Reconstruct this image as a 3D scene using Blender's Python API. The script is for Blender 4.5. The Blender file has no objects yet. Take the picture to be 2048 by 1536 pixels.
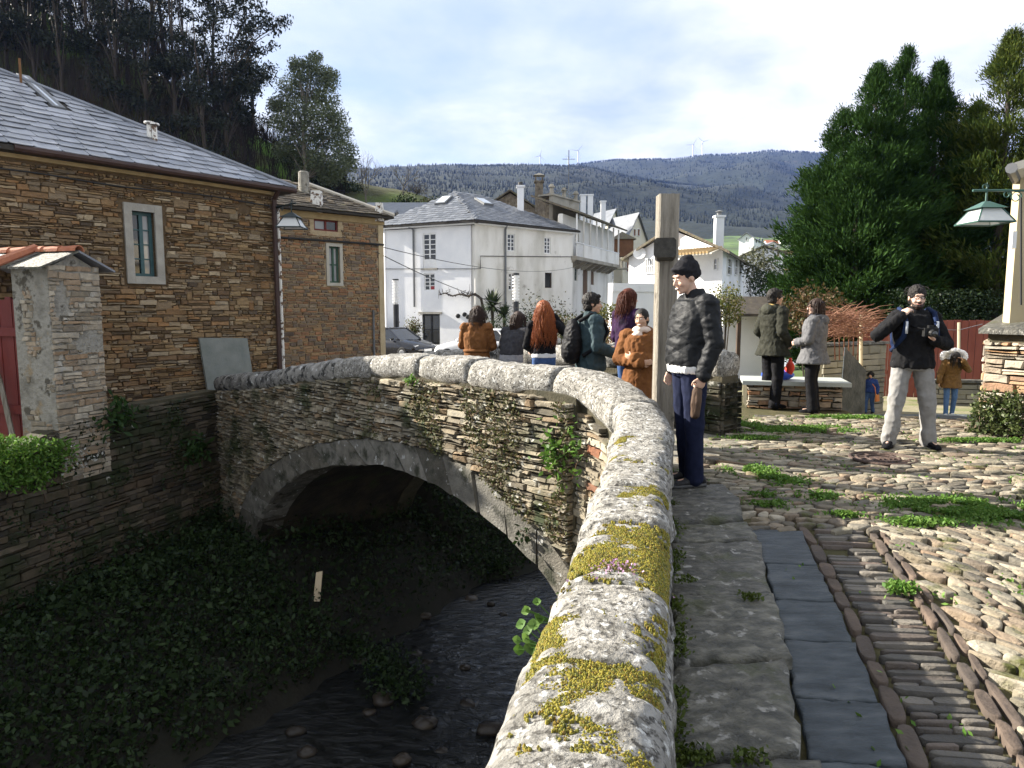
import bpy, bmesh, math, random
import numpy as np
from mathutils import Vector, Matrix, noise as mnoise

# ------------------------------------------------------------------ camera, sky, sun, exposure
scene = bpy.context.scene
F_PX = 1400.0; HORIZON = 616.0; EYE = 1.5
PITCH = math.atan((768 - HORIZON) / F_PX)
cam_data = bpy.data.cameras.new("camera")
cam_data.sensor_width = 36.0
cam_data.lens = 36.0 * F_PX / 2048.0
cam_data.clip_start = 0.05
cam_data.clip_end = 12000
cam = bpy.data.objects.new("camera", cam_data)
scene.collection.objects.link(cam)
cam.location = (0, 0, EYE)
cam.rotation_euler = (math.pi / 2 - PITCH, 0, 0)
scene.camera = cam

SUN_EL = math.radians(28.0)
SUN_AZ = math.radians(-68.0)          # measured from +Y towards +X; the sun stands to the left and a little ahead
to_sun = Vector((math.sin(SUN_AZ) * math.cos(SUN_EL), math.cos(SUN_AZ) * math.cos(SUN_EL), math.sin(SUN_EL)))
sun_data = bpy.data.lights.new("sun", 'SUN')
sun_data.energy = 5.0
sun_data.angle = math.radians(0.5)
sun_data.color = (1.0, 0.93, 0.82)
sun = bpy.data.objects.new("sun", sun_data)
scene.collection.objects.link(sun)
sun.rotation_euler = (-to_sun).to_track_quat('-Z', 'Y').to_euler()

world = bpy.data.worlds.new("World")
scene.world = world
world.use_nodes = True
wn, wl = world.node_tree.nodes, world.node_tree.links
wn.clear()
w_out = wn.new('ShaderNodeOutputWorld')
w_bg = wn.new('ShaderNodeBackground'); w_bg.inputs['Strength'].default_value = 0.05
sky = wn.new('ShaderNodeTexSky'); sky.sky_type = 'NISHITA'; sky.sun_disc = False
sky.sun_elevation = SUN_EL; sky.sun_rotation = SUN_AZ % (2 * math.pi)
sky.air_density = 1.0; sky.dust_density = 0.6; sky.ozone_density = 1.5
w_tc = wn.new('ShaderNodeTexCoord')
w_sep = wn.new('ShaderNodeSeparateXYZ'); wl.new(w_tc.outputs['Generated'], w_sep.inputs[0])
w_add = wn.new('ShaderNodeMath'); w_add.operation = 'ADD'; w_add.inputs[1].default_value = 0.22
w_max = wn.new('ShaderNodeMath'); w_max.operation = 'MAXIMUM'; w_max.inputs[1].default_value = 0.0
wl.new(w_sep.outputs['Z'], w_max.inputs[0]); wl.new(w_max.outputs[0], w_add.inputs[0])
w_div = wn.new('ShaderNodeVectorMath'); w_div.operation = 'DIVIDE'
w_cmb = wn.new('ShaderNodeCombineXYZ')
for i in range(3): wl.new(w_add.outputs[0], w_cmb.inputs[i])
wl.new(w_tc.outputs['Generated'], w_div.inputs[0]); wl.new(w_cmb.outputs[0], w_div.inputs[1])
def w_noise(scale, detail, rough, dist, off):
    mp = wn.new('ShaderNodeMapping'); mp.inputs['Location'].default_value = off
    wl.new(w_div.outputs[0], mp.inputs['Vector'])
    n = wn.new('ShaderNodeTexNoise'); n.inputs['Scale'].default_value = scale
    n.inputs['Detail'].default_value = detail; n.inputs['Roughness'].default_value = rough
    n.inputs['Distortion'].default_value = dist
    wl.new(mp.outputs[0], n.inputs['Vector']); return n
cl1 = w_noise(0.95, 7, 0.52, 0.25, (3.1, 0.4, 0))
cl2 = w_noise(2.1, 6, 0.55, 0.2, (7.3, 2.2, 1))
rmp = wn.new('ShaderNodeValToRGB'); rmp.color_ramp.elements[0].position = 0.27; rmp.color_ramp.elements[1].position = 0.48
wl.new(cl1.outputs['Fac'], rmp.inputs[0])
shade = wn.new('ShaderNodeValToRGB')
shade.color_ramp.elements[0].position = 0.34; shade.color_ramp.elements[0].color = (3.9, 4.5, 5.5, 1)
shade.color_ramp.elements[1].position = 0.60; shade.color_ramp.elements[1].color = (6.9, 6.95, 7.0, 1)
wl.new(cl2.outputs['Fac'], shade.inputs[0])
skyb = wn.new('ShaderNodeMix'); skyb.data_type = 'RGBA'; skyb.inputs['Factor'].default_value = 0.6
skyb.inputs['B'].default_value = (3.8, 4.8, 6.4, 1)      # thin high veil over the blue
wl.new(sky.outputs['Color'], skyb.inputs['A'])
w_mix = wn.new('ShaderNodeMix'); w_mix.data_type = 'RGBA'
wl.new(rmp.outputs['Color'], w_mix.inputs['Factor'])
wl.new(skyb.outputs['Result'], w_mix.inputs['A']); wl.new(shade.outputs['Color'], w_mix.inputs['B'])
wl.new(w_mix.outputs['Result'], w_bg.inputs['Color']); wl.new(w_bg.outputs[0], w_out.inputs[0])

scene.view_settings.view_transform = 'Standard'
scene.view_settings.look = 'None'
scene.view_settings.exposure = 1.85
scene.view_settings.gamma = 1.0
scene.view_settings.use_curve_mapping = False
scene.render.engine = 'CYCLES'
scene.cycles.max_bounces = 6
scene.cycles.diffuse_bounces = 3
scene.cycles.transparent_max_bounces = 12
scene.cycles.volume_bounces = 0
scene.cycles.use_denoising = True

# ------------------------------------------------------------------ measuring helpers (photo pixel -> point in the place)
_c, _s = math.cos(PITCH), math.sin(PITCH)
def ray(u, v):
    a = (u - 1024) / F_PX; b = (768 - v) / F_PX
    return Vector((a, _c + b * _s, -_s + b * _c))
def PZ(u, v, z):
    r = ray(u, v); return Vector((0, 0, EYE)) + r * ((z - EYE) / r.z)
def PY(u, v, y):
    r = ray(u, v); return Vector((0, 0, EYE)) + r * (y / r.y)
def PL(u, v, A, B):
    n = (B[1] - A[1], A[0] - B[0]); r = ray(u, v)
    return Vector((0, 0, EYE)) + r * ((n[0] * A[0] + n[1] * A[1]) / (n[0] * r.x + n[1] * r.y))
def V(*a): return Vector(a)
def lerp(a, b, t): return a + (b - a) * t
def interp(x, xs, ys): return float(np.interp(x, xs, ys))

COL = scene.collection
def tag(o, label=None, cat=None, group=None, kind=None):
    if label: o["label"] = label
    if cat: o["category"] = cat
    if group: o["group"] = group
    if kind: o["kind"] = kind
    return o
def empty(name, loc, label=None, cat=None, group=None):
    o = bpy.data.objects.new(name, None); COL.objects.link(o); o.location = loc
    o.empty_display_size = 0.1
    return tag(o, label, cat, group)
def world_of(q):
    if q.parent is None: return q.matrix_basis.copy()
    return world_of(q.parent) @ q.matrix_parent_inverse @ q.matrix_basis
def link_mesh(name, me, mat, parent=None, smooth=False, kind=None):
    if mat is not None and not me.materials: me.materials.append(mat)
    o = bpy.data.objects.new(name, me); COL.objects.link(o)
    if smooth and len(me.polygons):
        me.polygons.foreach_set("use_smooth", [True] * len(me.polygons))
    if parent is not None:
        o.parent = parent
        M = world_of(parent)
        o.matrix_parent_inverse = M.inverted()
    if kind: o["kind"] = kind
    return o

class MB:
    """collects shapes for one mesh"""
    def __init__(s): s.v = []; s.f = []; s.t = []
    def add(s, v, f, t=0.0):
        o = len(s.v); s.v.extend([tuple(p) for p in v]); s.f.extend([tuple(i + o for i in q) for q in f]); s.t.extend([t] * len(v)); return s
    def box(s, c, d, rz=0.0, t=0.0, jit=0.0, rng=None, tilt=(0, 0)):
        m = Matrix.Rotation(rz, 3, 'Z') @ Matrix.Rotation(tilt[0], 3, 'X') @ Matrix.Rotation(tilt[1], 3, 'Y')
        P = []
        for dz in (-.5, .5):
            for dx, dy in ((-.5, -.5), (.5, -.5), (.5, .5), (-.5, .5)):
                p = Vector((dx * d[0], dy * d[1], dz * d[2]))
                if jit: p += Vector((rng.uniform(-jit, jit), rng.uniform(-jit, jit), rng.uniform(-jit, jit)))
                P.append(m @ p + Vector(c))
        return s.add(P, HEX, t)
    def hexa(s, P, t=0.0): return s.add(P, HEX, t)
    def tube(s, pts, radii, n=8, caps=True, t=0.0):
        pts = [Vector(p) for p in pts]
        if not hasattr(radii, '__len__'): radii = [radii] * len(pts)
        V_ = []; Fc = []; ref = None
        for i, p in enumerate(pts):
            d = (pts[min(i + 1, len(pts) - 1)] - pts[max(i - 1, 0)])
            d = d.normalized() if d.length > 1e-9 else Vector((0, 0, 1))
            if ref is None: ref = d.orthogonal().normalized()
            a = ref - d * ref.dot(d); a = a.normalized() if a.length > 1e-6 else d.orthogonal().normalized()
            ref = a; b = d.cross(a)
            for k in range(n):
                an = 2 * math.pi * k / n
                V_.append(p + (a * math.cos(an) + b * math.sin(an)) * radii[i])
        for i in range(len(pts) - 1):
            for k in range(n):
                Fc.append((i * n + k, i * n + (k + 1) % n, (i + 1) * n + (k + 1) % n, (i + 1) * n + k))
        if caps:
            Fc.append(tuple(range(n - 1, -1, -1))); Fc.append(tuple((len(pts) - 1) * n + k for k in range(n)))
        return s.add(V_, Fc, t)
    def loft(s, rings, caps=True, t=0.0):
        n = len(rings[0]); V_ = [p for r in rings for p in r]; Fc = []
        for i in range(len(rings) - 1):
            for k in range(n):
                Fc.append((i * n + k, i * n + (k + 1) % n, (i + 1) * n + (k + 1) % n, (i + 1) * n + k))
        if caps:
            Fc.append(tuple(range(n - 1, -1, -1))); Fc.append(tuple((len(rings) - 1) * n + k for k in range(n)))
        return s.add(V_, Fc, t)
    def ell(s, c, r, nu=14, nv=9, rot=None, t=0.0):
        rings = []
        c = Vector(c)
        V_ = []; Fc = []
        for j in range(1, nv):
            th = math.pi * j / nv
            for k in range(nu):
                ph = 2 * math.pi * k / nu
                p = Vector((r[0] * math.sin(th) * math.cos(ph), r[1] * math.sin(th) * math.sin(ph), -r[2] * math.cos(th)))
                if rot is not None: p = rot @ p
                V_.append(c + p)
        b = Vector((0, 0, -r[2])); tp = Vector((0, 0, r[2]))
        if rot is not None: b = rot @ b; tp = rot @ tp
        V_.append(c + b); V_.append(c + tp)
        nb = (nv - 1) * nu
        for j in range(nv - 2):
            for k in range(nu):
                Fc.append((j * nu + k, j * nu + (k + 1) % nu, (j + 1) * nu + (k + 1) % nu, (j + 1) * nu + k))
        for k in range(nu):
            Fc.append((nb, (k + 1) % nu, k)); Fc.append((nb + 1, (nv - 2) * nu + k, (nv - 2) * nu + (k + 1) % nu))
        return s.add(V_, Fc, t)
    def cap(s, p, q, r1, r2, n=12, t=0.0):
        """closed tapered capsule"""
        p = Vector(p); q = Vector(q); d = (q - p); L = d.length; d = d / max(L, 1e-6)
        pts = []; rad = []
        for a in (-80, -50, -20): pts.append(p + d * r1 * math.sin(math.radians(a))); rad.append(r1 * math.cos(math.radians(a)))
        for a in (20, 50, 80): pts.append(q + d * r2 * math.sin(math.radians(a))); rad.append(r2 * math.cos(math.radians(a)))
        return s.tube(pts, rad, n, True, t)
    def mesh(s, name):
        me = bpy.data.meshes.new(name); me.from_pydata(s.v, [], s.f)
        a = me.attributes.new('tint', 'FLOAT', 'POINT'); a.data.foreach_set('value', s.t)
        return me
    def obj(s, name, mat, parent=None, smooth=False, kind=None):
        return link_mesh(name, s.mesh(name), mat, parent, smooth, kind)
HEX = [(3, 2, 1, 0), (4, 5, 6, 7), (0, 1, 5, 4), (1, 2, 6, 5), (2, 3, 7, 6), (3, 0, 4, 7)]

def np_mesh(name, verts, faces, mat, parent=None, kind=None, tint=None, smooth=False):
    """faces: (n,3) or (n,4) array"""
    verts = np.asarray(verts, dtype=np.float32); faces = np.asarray(faces, dtype=np.int32)
    me = bpy.data.meshes.new(name)
    me.vertices.add(len(verts)); me.vertices.foreach_set('co', verts.ravel())
    k = faces.shape[1]
    me.loops.add(faces.size); me.loops.foreach_set('vertex_index', faces.ravel())
    me.polygons.add(len(faces)); me.polygons.foreach_set('loop_start', np.arange(len(faces), dtype=np.int32) * k)
    try: me.polygons.foreach_set('loop_total', np.full(len(faces), k, dtype=np.int32))
    except Exception: pass
    me.update(calc_edges=True)
    if tint is not None:
        a = me.attributes.new('tint', 'FLOAT', 'POINT'); a.data.foreach_set('value', np.asarray(tint, dtype=np.float32))
    return link_mesh(name, me, mat, parent, smooth, kind)

# ------------------------------------------------------------------ materials
def ramp_node(nt, cols, pos=None):
    r = nt.nodes.new('ShaderNodeValToRGB'); e = r.color_ramp.elements
    n = len(cols); pos = pos or [i / max(1, n - 1) for i in range(n)]
    while len(e) < n: e.new(0.5)
    for i in range(n):
        e[i].position = pos[i]; e[i].color = (*cols[i][:3], 1)
    return r
def mixc(nt, mode, fac, a, b):
    m = nt.nodes.new('ShaderNodeMix'); m.data_type = 'RGBA'; m.blend_type = mode
    for key, val in (('Factor', fac), ('A', a), ('B', b)):
        if hasattr(val, 'is_linked') or hasattr(val, 'links'): nt.links.new(val, m.inputs[key])
        elif key == 'Factor': m.inputs[key].default_value = val
        else: m.inputs[key].default_value = (*val[:3], 1)
    return m.outputs['Result']
def tex_noise(nt, vec, scale, detail=5, rough=0.55, dist=0.0):
    n = nt.nodes.new('ShaderNodeTexNoise'); n.inputs['Scale'].default_value = scale
    n.inputs['Detail'].default_value = detail; n.inputs['Roughness'].default_value = rough; n.inputs['Distortion'].default_value = dist
    if vec is not None: nt.links.new(vec, n.inputs['Vector'])
    return n.outputs['Fac']
def mat(name, cols, scale=3.0, rough=0.85, bump=0.0, bscale=None, stretch=(1, 1, 1), tint=None, tmix=1.0,
        spots=None, spec=0.3, metal=0.0, rpos=None, obj_random=False, transl=0.0, detail=6, spots2=None, alpha=1.0, coord='Object', sheen=0.0, bdist=0.02):
    """procedural surface: noise ramp of cols; tint = ramp of colours picked per piece by the 'tint' attribute;
    spots = (colour, scale, threshold, softness) patches with a shape of their own (lichen, moss, dirt)"""
    m = bpy.data.materials.new(name); m.use_nodes = True; nt = m.node_tree
    b = nt.nodes['Principled BSDF']
    tc = nt.nodes.new('ShaderNodeTexCoord'); mp = nt.nodes.new('ShaderNodeMapping')
    mp.inputs['Scale'].default_value = stretch
    nt.links.new(tc.outputs[coord], mp.inputs['Vector']); vec = mp.outputs[0]
    fac = tex_noise(nt, vec, scale, detail)
    st = nt.nodes.new('ShaderNodeMapRange'); st.inputs['From Min'].default_value = 0.28; st.inputs['From Max'].default_value = 0.72
    nt.links.new(fac, st.inputs['Value']); 
    col = ramp_node(nt, cols, rpos); nt.links.new(st.outputs[0], col.inputs[0]); out = col.outputs['Color']
    if tint:
        at = nt.nodes.new('ShaderNodeAttribute'); at.attribute_name = 'tint'
        tr = ramp_node(nt, tint); tr.color_ramp.interpolation = 'LINEAR'
        nt.links.new(at.outputs['Fac'], tr.inputs[0])
        out = mixc(nt, 'MULTIPLY', tmix, out, tr.outputs['Color'])
    if obj_random:
        oi = nt.nodes.new('ShaderNodeObjectInfo')
        orr = ramp_node(nt, [(0.72, 0.72, 0.72), (1.25, 1.2, 1.15)]); nt.links.new(oi.outputs['Random'], orr.inputs[0])
        out = mixc(nt, 'MULTIPLY', 1.0, out, orr.outputs['Color'])
    for sp in (spots, spots2):
        if not sp: continue
        c_, sc_, th_, so_ = sp[:4]
        nz = tex_noise(nt, tc.outputs[coord], sc_, 8, 0.6)
        mr = nt.nodes.new('ShaderNodeMapRange'); mr.inputs['From Min'].default_value = th_; mr.inputs['From Max'].default_value = th_ + so_
        nt.links.new(nz, mr.inputs['Value'])
        out = mixc(nt, 'MIX', mr.outputs[0], out, c_)
    nt.links.new(out, b.inputs['Base Color'])
    b.inputs['Roughness'].default_value = rough; b.inputs['Specular IOR Level'].default_value = spec; b.inputs['Metallic'].default_value = metal
    if sheen: b.inputs['Sheen Weight'].default_value = sheen
    if alpha < 1: b.inputs['Alpha'].default_value = alpha
    if bump:
        bn = nt.nodes.new('ShaderNodeBump'); bn.inputs['Strength'].default_value = bump; bn.inputs['Distance'].default_value = bdist
        f2 = tex_noise(nt, vec, bscale or scale * 4, 8, 0.6); nt.links.new(f2, bn.inputs['Height'])
        nt.links.new(bn.outputs[0], b.inputs['Normal'])
    if transl:
        tr = nt.nodes.new('ShaderNodeBsdfTranslucent'); nt.links.new(out, tr.inputs['Color'])
        ms = nt.nodes.new('ShaderNodeMixShader'); ms.inputs[0].default_value = transl
        nt.links.new(b.outputs[0], ms.inputs[1]); nt.links.new(tr.outputs[0], ms.inputs[2])
        nt.links.new(ms.outputs[0], nt.nodes['Material Output'].inputs['Surface'])
    return m
def leafmat(name, cols, transl=0.25, rough=0.6, spec=0.25):
    """foliage: colour varies leaf by leaf"""
    m = mat(name, [(1, 1, 1), (0.75, 0.75, 0.75)], 2.0, rough, tint=cols, transl=transl, spec=spec)
    return m
def glass_mat(name, col, rough=0.05, spec=0.8):
    return mat(name, [col, tuple(c * 0.7 for c in col)], 1.2, rough, spec=spec)

class Frame:
    """a vertical wall face: s runs from A to B in plan, n points out of the face"""
    def __init__(s, A, B, flip=False):
        s.A = Vector((A[0], A[1], 0)); s.B = Vector((B[0], B[1], 0)); s.L = (s.B - s.A).length
        s.e = (s.B - s.A) / s.L; s.n = Vector((s.e.y, -s.e.x, 0))
        if flip: s.n = -s.n
    def p(s, a, z, off=0.0):
        q = s.A + s.e * a + s.n * off; return Vector((q.x, q.y, z))
    def px(s, u, v):
        q = PL(u, v, s.A, s.B); return ((q - s.A).dot(s.e), q.z)
def fbox(mb, fr, s0, s1, z0, z1, o0, o1, t=0.0):
    P = [fr.p(s0, z0, o1), fr.p(s1, z0, o1), fr.p(s1, z0, o0), fr.p(s0, z0, o0),
         fr.p(s0, z1, o1), fr.p(s1, z1, o1), fr.p(s1, z1, o0), fr.p(s0, z1, o0)]
    if fr.e.cross(Vector((0, 0, 1))).dot(fr.n) < 0: P = [P[1], P[0], P[3], P[2], P[5], P[4], P[7], P[6]]
    mb.add(P, HEX, t)
def wall_cells(mb, fr, s0, s1, z0, z1, holes, thick, o=0.0, t=0.0):
    """one continuous wall with rectangular openings"""
    ss = sorted({s0, s1, *[h[0] for h in holes], *[h[1] for h in holes]}); zs = sorted({z0, z1, *[h[2] for h in holes], *[h[3] for h in holes]})
    ss = [a for a in ss if s0 <= a <= s1]; zs = [a for a in zs if z0 <= a <= z1]
    def solid(i, j):
        if i < 0 or j < 0 or i >= len(ss) - 1 or j >= len(zs) - 1: return False
        a = (ss[i] + ss[i + 1]) / 2; b = (zs[j] + zs[j + 1]) / 2
        return not any(h[0] < a < h[1] and h[2] < b < h[3] for h in holes)
    idx = {}; Vv = []; Ff = []
    def vid(i, j, k):
        if (i, j, k) not in idx: idx[(i, j, k)] = len(Vv); Vv.append(fr.p(ss[i], zs[j], o if k else o - thick))
        return idx[(i, j, k)]
    for i in range(len(ss) - 1):
        for j in range(len(zs) - 1):
            if not solid(i, j): continue
            Ff.append((vid(i, j, 1), vid(i + 1, j, 1), vid(i + 1, j + 1, 1), vid(i, j + 1, 1)))
            Ff.append((vid(i, j, 0), vid(i, j + 1, 0), vid(i + 1, j + 1, 0), vid(i + 1, j, 0)))
            if not solid(i - 1, j): Ff.append((vid(i, j, 0), vid(i, j, 1), vid(i, j + 1, 1), vid(i, j + 1, 0)))
            if not solid(i + 1, j): Ff.append((vid(i + 1, j, 1), vid(i + 1, j, 0), vid(i + 1, j + 1, 0), vid(i + 1, j + 1, 1)))
            if not solid(i, j - 1): Ff.append((vid(i, j, 0), vid(i + 1, j, 0), vid(i + 1, j, 1), vid(i, j, 1)))
            if not solid(i, j + 1): Ff.append((vid(i, j + 1, 1), vid(i + 1, j + 1, 1), vid(i + 1, j + 1, 0), vid(i, j + 1, 0)))
    mb.add(Vv, Ff, t)

# ------------------------------------------------------------------ stones
def stone_on(fr, s0, s1, z0, z1, depth, rng, jit=0.012, inset=0.35, corners=None):
    """one wall stone: base ring, shoulder ring, worn front"""
    j = lambda: rng.uniform(-jit, jit)
    c = corners or [(s0, z0), (s1, z0), (s1, z1), (s0, z1)]
    c = [(a + j(), b + j() * .6) for a, b in c]
    # extra mid points make the outline uneven
    ring = []
    for k in range(4):
        a, b = c[k], c[(k + 1) % 4]
        ring.append(a)
        if k in (0, 2):
            m = rng.uniform(.3, .7); ring.append((lerp(a[0], b[0], m) , lerp(a[1], b[1], m) + j()))
    cx = sum(p[0] for p in ring) / len(ring); cz = sum(p[1] for p in ring) / len(ring)
    dep = depth * rng.uniform(.4, 1.15)
    h = min(abs(z1 - z0), abs(s1 - s0)); ins = h * inset * .5
    P = [fr.p(a, b, -.03) for a, b in ring]
    P += [fr.p(a, b, dep * .55) for a, b in ring]
    tl = rng.uniform(-.3, .3) * depth
    for a, b in ring:
        d = math.hypot(a - cx, b - cz) or 1
        k = max(0.2, 1 - ins / d)
        P.append(fr.p(cx + (a - cx) * k, cz + (b - cz) * k, dep + tl * (b - cz) / max(h, .01) + rng.uniform(-.15, .15) * depth))
    n = len(ring); Fc = []
    for r in range(2):
        for k in range(n): Fc.append((r * n + k, r * n + (k + 1) % n, (r + 1) * n + (k + 1) % n, (r + 1) * n + k))
    Fc.append(tuple(2 * n + k for k in range(n)))
    if fr.e.cross(Vector((0, 0, 1))).dot(fr.n) < 0: Fc = [tuple(reversed(f)) for f in Fc]
    return P, Fc
def rubble(fr, s0, s1, z0, z1, inside, rng, hr=(.04, .11), wr=(.12, .42), depth=.035, gap=.008, tilt=0.0, tintf=None, bigs=0.0):
    """coursed rubble: list of (verts, faces, tint, size-in-picture)"""
    out = []; z = z0
    while z < z1:
        h = rng.uniform(*hr); s = s0
        while s < s1 - .02:
            w = rng.uniform(*wr) * (0.7 + 0.6 * rng.random())
            if s + w > s1 - .06: w = s1 - s
            hh = h
            r = rng.random()
            parts = [(z, z + h)]
            if h > hr[0] * 1.7 and r < .35:
                m = z + h * rng.uniform(.35, .65); parts = [(z, m), (m, z + h)]
            elif r > 1 - bigs: parts = [(z, z + h * 1.7)]
            for a, b in parts:
                todo = [(s, w, a, b)]
                while todo:
                    s_, w_, a_, b_ = todo.pop(); cs, cz = s_ + w_ / 2, (a_ + b_) / 2
                    if all(inside(*q) for q in ((cs, cz), (s_ + .01, cz), (s_ + w_ - .01, cz), (cs, a_ + .005), (cs, b_ - .005), (s_ + .01, b_ - .005), (s_ + w_ - .01, a_ + .005))):
                        P, Fc = stone_on(fr, s_ + gap / 2, s_ + w_ - gap / 2, a_ + gap / 2, b_ - gap / 2, depth, rng)
                        c = P[0]; out.append((P, Fc, rng.random(), w_ * (b_ - a_) / (c.x ** 2 + c.y ** 2)))
                    elif w_ > .10: todo += [(s_, w_ / 2, a_, b_), (s_ + w_ / 2, w_ / 2, a_, b_)]
                    elif b_ - a_ > .06: m_ = (a_ + b_) / 2; todo += [(s_, w_, a_, m_), (s_, w_, m_, b_)]
            s += w
        z += h
    return out
def emit(pieces, parent, material, name='stone', n_ind=300, stuff='small_stones', smooth=False):
    """the largest as parts of their own, the rest joined"""
    pieces = sorted(pieces, key=lambda q: -q[3])
    for P, Fc, t, _ in pieces[:n_ind]:
        MB().add(P, Fc, t).obj(name, material, parent, smooth)
    if len(pieces) > n_ind:
        mb = MB()
        for P, Fc, t, _ in pieces[n_ind:]: mb.add(P, Fc, t)
        mb.obj(stuff, material, parent, smooth, kind='stuff')
def leaves(rng, centers, size, aspect=0.45, up=0.3, n=None):
    """leaf-sized folded quads at centers (N,3): numpy verts, faces, tints"""
    C = np.asarray(centers, dtype=np.float32); N = len(C)
    d = rng.normal(size=(N, 3)); d[:, 2] += up; d /= np.linalg.norm(d, axis=1)[:, None] + 1e-9
    e = rng.normal(size=(N, 3)); e -= d * (e * d).sum(1)[:, None]; e /= np.linalg.norm(e, axis=1)[:, None] + 1e-9
    sz = (np.asarray(size) * rng.uniform(.6, 1.35, N))[:, None]
    a = C - d * sz * .5; b = C + e * sz * aspect * .5 ; c = C + d * sz * .5; f = C - e * sz * aspect * .5
    Vt = np.stack([a, b, c, f], 1).reshape(-1, 3); Fc = np.arange(4 * N).reshape(N, 4)
    return Vt, Fc, np.repeat(rng.random(N), 4)
def nprng(k): return np.random.default_rng(k)
# ------------------------------------------------------------------ shared surface materials
BR = [(0.15, 0.10, 0.055), (0.25, 0.18, 0.10), (0.10, 0.07, 0.045), (0.31, 0.23, 0.13), (0.07, 0.055, 0.042), (0.24, 0.14, 0.065), (0.19, 0.16, 0.115), (0.13, 0.085, 0.045), (0.36, 0.30, 0.21), (0.10, 0.08, 0.06), (0.21, 0.13, 0.065), (0.28, 0.22, 0.14)]
GY = [(0.18, 0.155, 0.115), (0.27, 0.235, 0.175), (0.12, 0.105, 0.08), (0.33, 0.29, 0.215), (0.15, 0.12, 0.08), (0.23, 0.165, 0.10), (0.38, 0.345, 0.27), (0.09, 0.08, 0.06)]
GREYS = [(.75, .75, .75), (1.15, 1.15, 1.15)]
M_brown = mat('brown_schist', [(.8, .78, .75), (1.4, 1.32, 1.2)], 14, .9, .6, 45, tint=BR, stretch=(1, 1, 2.2))
M_brown2 = mat('red_brown_rubble', [(.75, .75, .75), (1.15, 1.1, 1.05)], 14, .9, .6, 45, tint=[(0.20, 0.13, 0.08), (0.36, 0.19, 0.10), (0.15, 0.12, 0.09), (0.28, 0.22, 0.15), (0.13, 0.10, 0.08), (0.38, 0.25, 0.13), (0.24, 0.13, 0.07)])
M_mortar = mat('earth_mortar', [(.085, .056, .03), (.15, .105, .06)], 9, .95, .5, 50)
M_mortar2 = mat('lime_mortar', [(.36, .27, .16), (.50, .40, .26)], 9, .95, .5, 50)
M_bstone = mat('weathered_bridge_schist', [(.7, .7, .7), (1.15, 1.12, 1.05)], 12, .9, .6, 40, tint=GY, stretch=(1, 1, 2),
               spots=((.035, .045, .018), 1.6, .50, .16), spots2=((.42, .41, .36), 7.0, .60, .06))
M_bback = mat('mossy_joint_earth', [(.035, .034, .02), (.085, .072, .045)], 5, .95, .7, 40)
M_gran = mat('lichened_granite', [(.12, .115, .10), (.27, .26, .235), (.43, .42, .39)], 13, .9, .9, 60, tint=[(.85, .85, .85), (1.1, 1.08, 1.05)],
             spots=((.06, .056, .048), 42, .50, .12), spots2=((.60, .60, .57), 30, .57, .08), bdist=.025)
M_grandark = mat('dark_granite', [(.09, .09, .085), (.24, .235, .22), (.36, .35, .33)], 7, .9, .8, 50, tint=[(.7, .7, .7), (1.1, 1.08, 1.05)],
             spots=((.03, .03, .028), 8, .50, .10), spots2=((.48, .48, .46), 13, .60, .06), bdist=.03)
M_vous = mat('arch_granite', [(.075, .07, .058), (.17, .158, .132)], 6, .9, .9, 45, tint=[(.5, .5, .48), (.9, .87, .82), (1.25, 1.28, 1.33), (.65, .64, .6)],
             spots=((.03, .032, .02), 5, .52, .14), spots2=((.34, .34, .32), 9, .62, .05))
M_soil = mat('mossy_soil', [(.035, .032, .018), (.06, .055, .02), (.09, .075, .04)], 6, .95, .6, 60)
M_slab = mat('worn_schist_slab', [(.025, .026, .022), (.085, .082, .068), (.19, .18, .15)], 11, .55, 1.0, 30, stretch=(1, 1.8, 1), tint=[(.8, .8, .8), (1.1, 1.1, 1.05)],
             spots=((.30, .29, .26), 12, .60, .06), spots2=((.05, .055, .02), 4, .56, .12), spec=.45)
M_slate = mat('smooth_blue_slate', [(.020, .027, .031), (.050, .062, .069), (.095, .106, .110)], 5, .5, .7, 18, stretch=(1, 3, 1), tint=[(.85, .85, .88), (1.15, 1.15, 1.15)], spec=.28)
M_cob = mat('river_cobble', [(.6, .6, .6), (1.3, 1.27, 1.2)], 13, .75, .9, 34, tint=[(.09, .085, .066), (.20, .18, .135), (.27, .245, .19), (.18, .13, .09), (.13, .12, .10), (.34, .305, .24), (.20, .165, .115), (.075, .07, .06), (.24, .20, .145)],
            spots=((.06, .065, .012), 3.5, .57, .1), spec=.3)
M_drain = mat('dark_drain_schist', [(.7, .7, .7), (1.15, 1.1, 1.05)], 10, .6, .5, 40, tint=[(.055, .052, .045), (.11, .10, .085), (.17, .155, .13), (.04, .04, .036), (.13, .10, .08)], spec=.4)
M_edge = mat('reddish_edging_stone', [(.06, .046, .037), (.13, .098, .075)], 7, .8, .5, 40, tint=[(.6, .65, .7), (1.1, 1.05, 1)])
M_leaf_dark = leafmat('dark_undergrowth', [(.006, .015, .004), (.015, .032, .008), (.026, .05, .012), (.010, .02, .006)], .2)  # leaf greens lowered so the gully's shade is in the colour
M_leaf_green = leafmat('bright_leaf', [(.06, .14, .02), (.10, .20, .03), (.14, .24, .05), (.05, .10, .02)], .3)
M_grass = leafmat('clover_and_grass', [(.06, .15, .02), (.10, .21, .03), (.15, .25, .05), (.09, .17, .02)], .3)
M_moss = mat('yellow_moss', [(.07, .068, .006), (.20, .18, .014), (.13, .135, .014)], 30, .95, .4, 120, tint=[(.35, .42, .5), (.9, .9, .8), (1.3, 1.2, 1), (.75, .5, .4)], sheen=.2)
M_dry = leafmat('dry_stem', [(.16, .08, .04), (.22, .13, .06), (.12, .05, .03)], .1)
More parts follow.
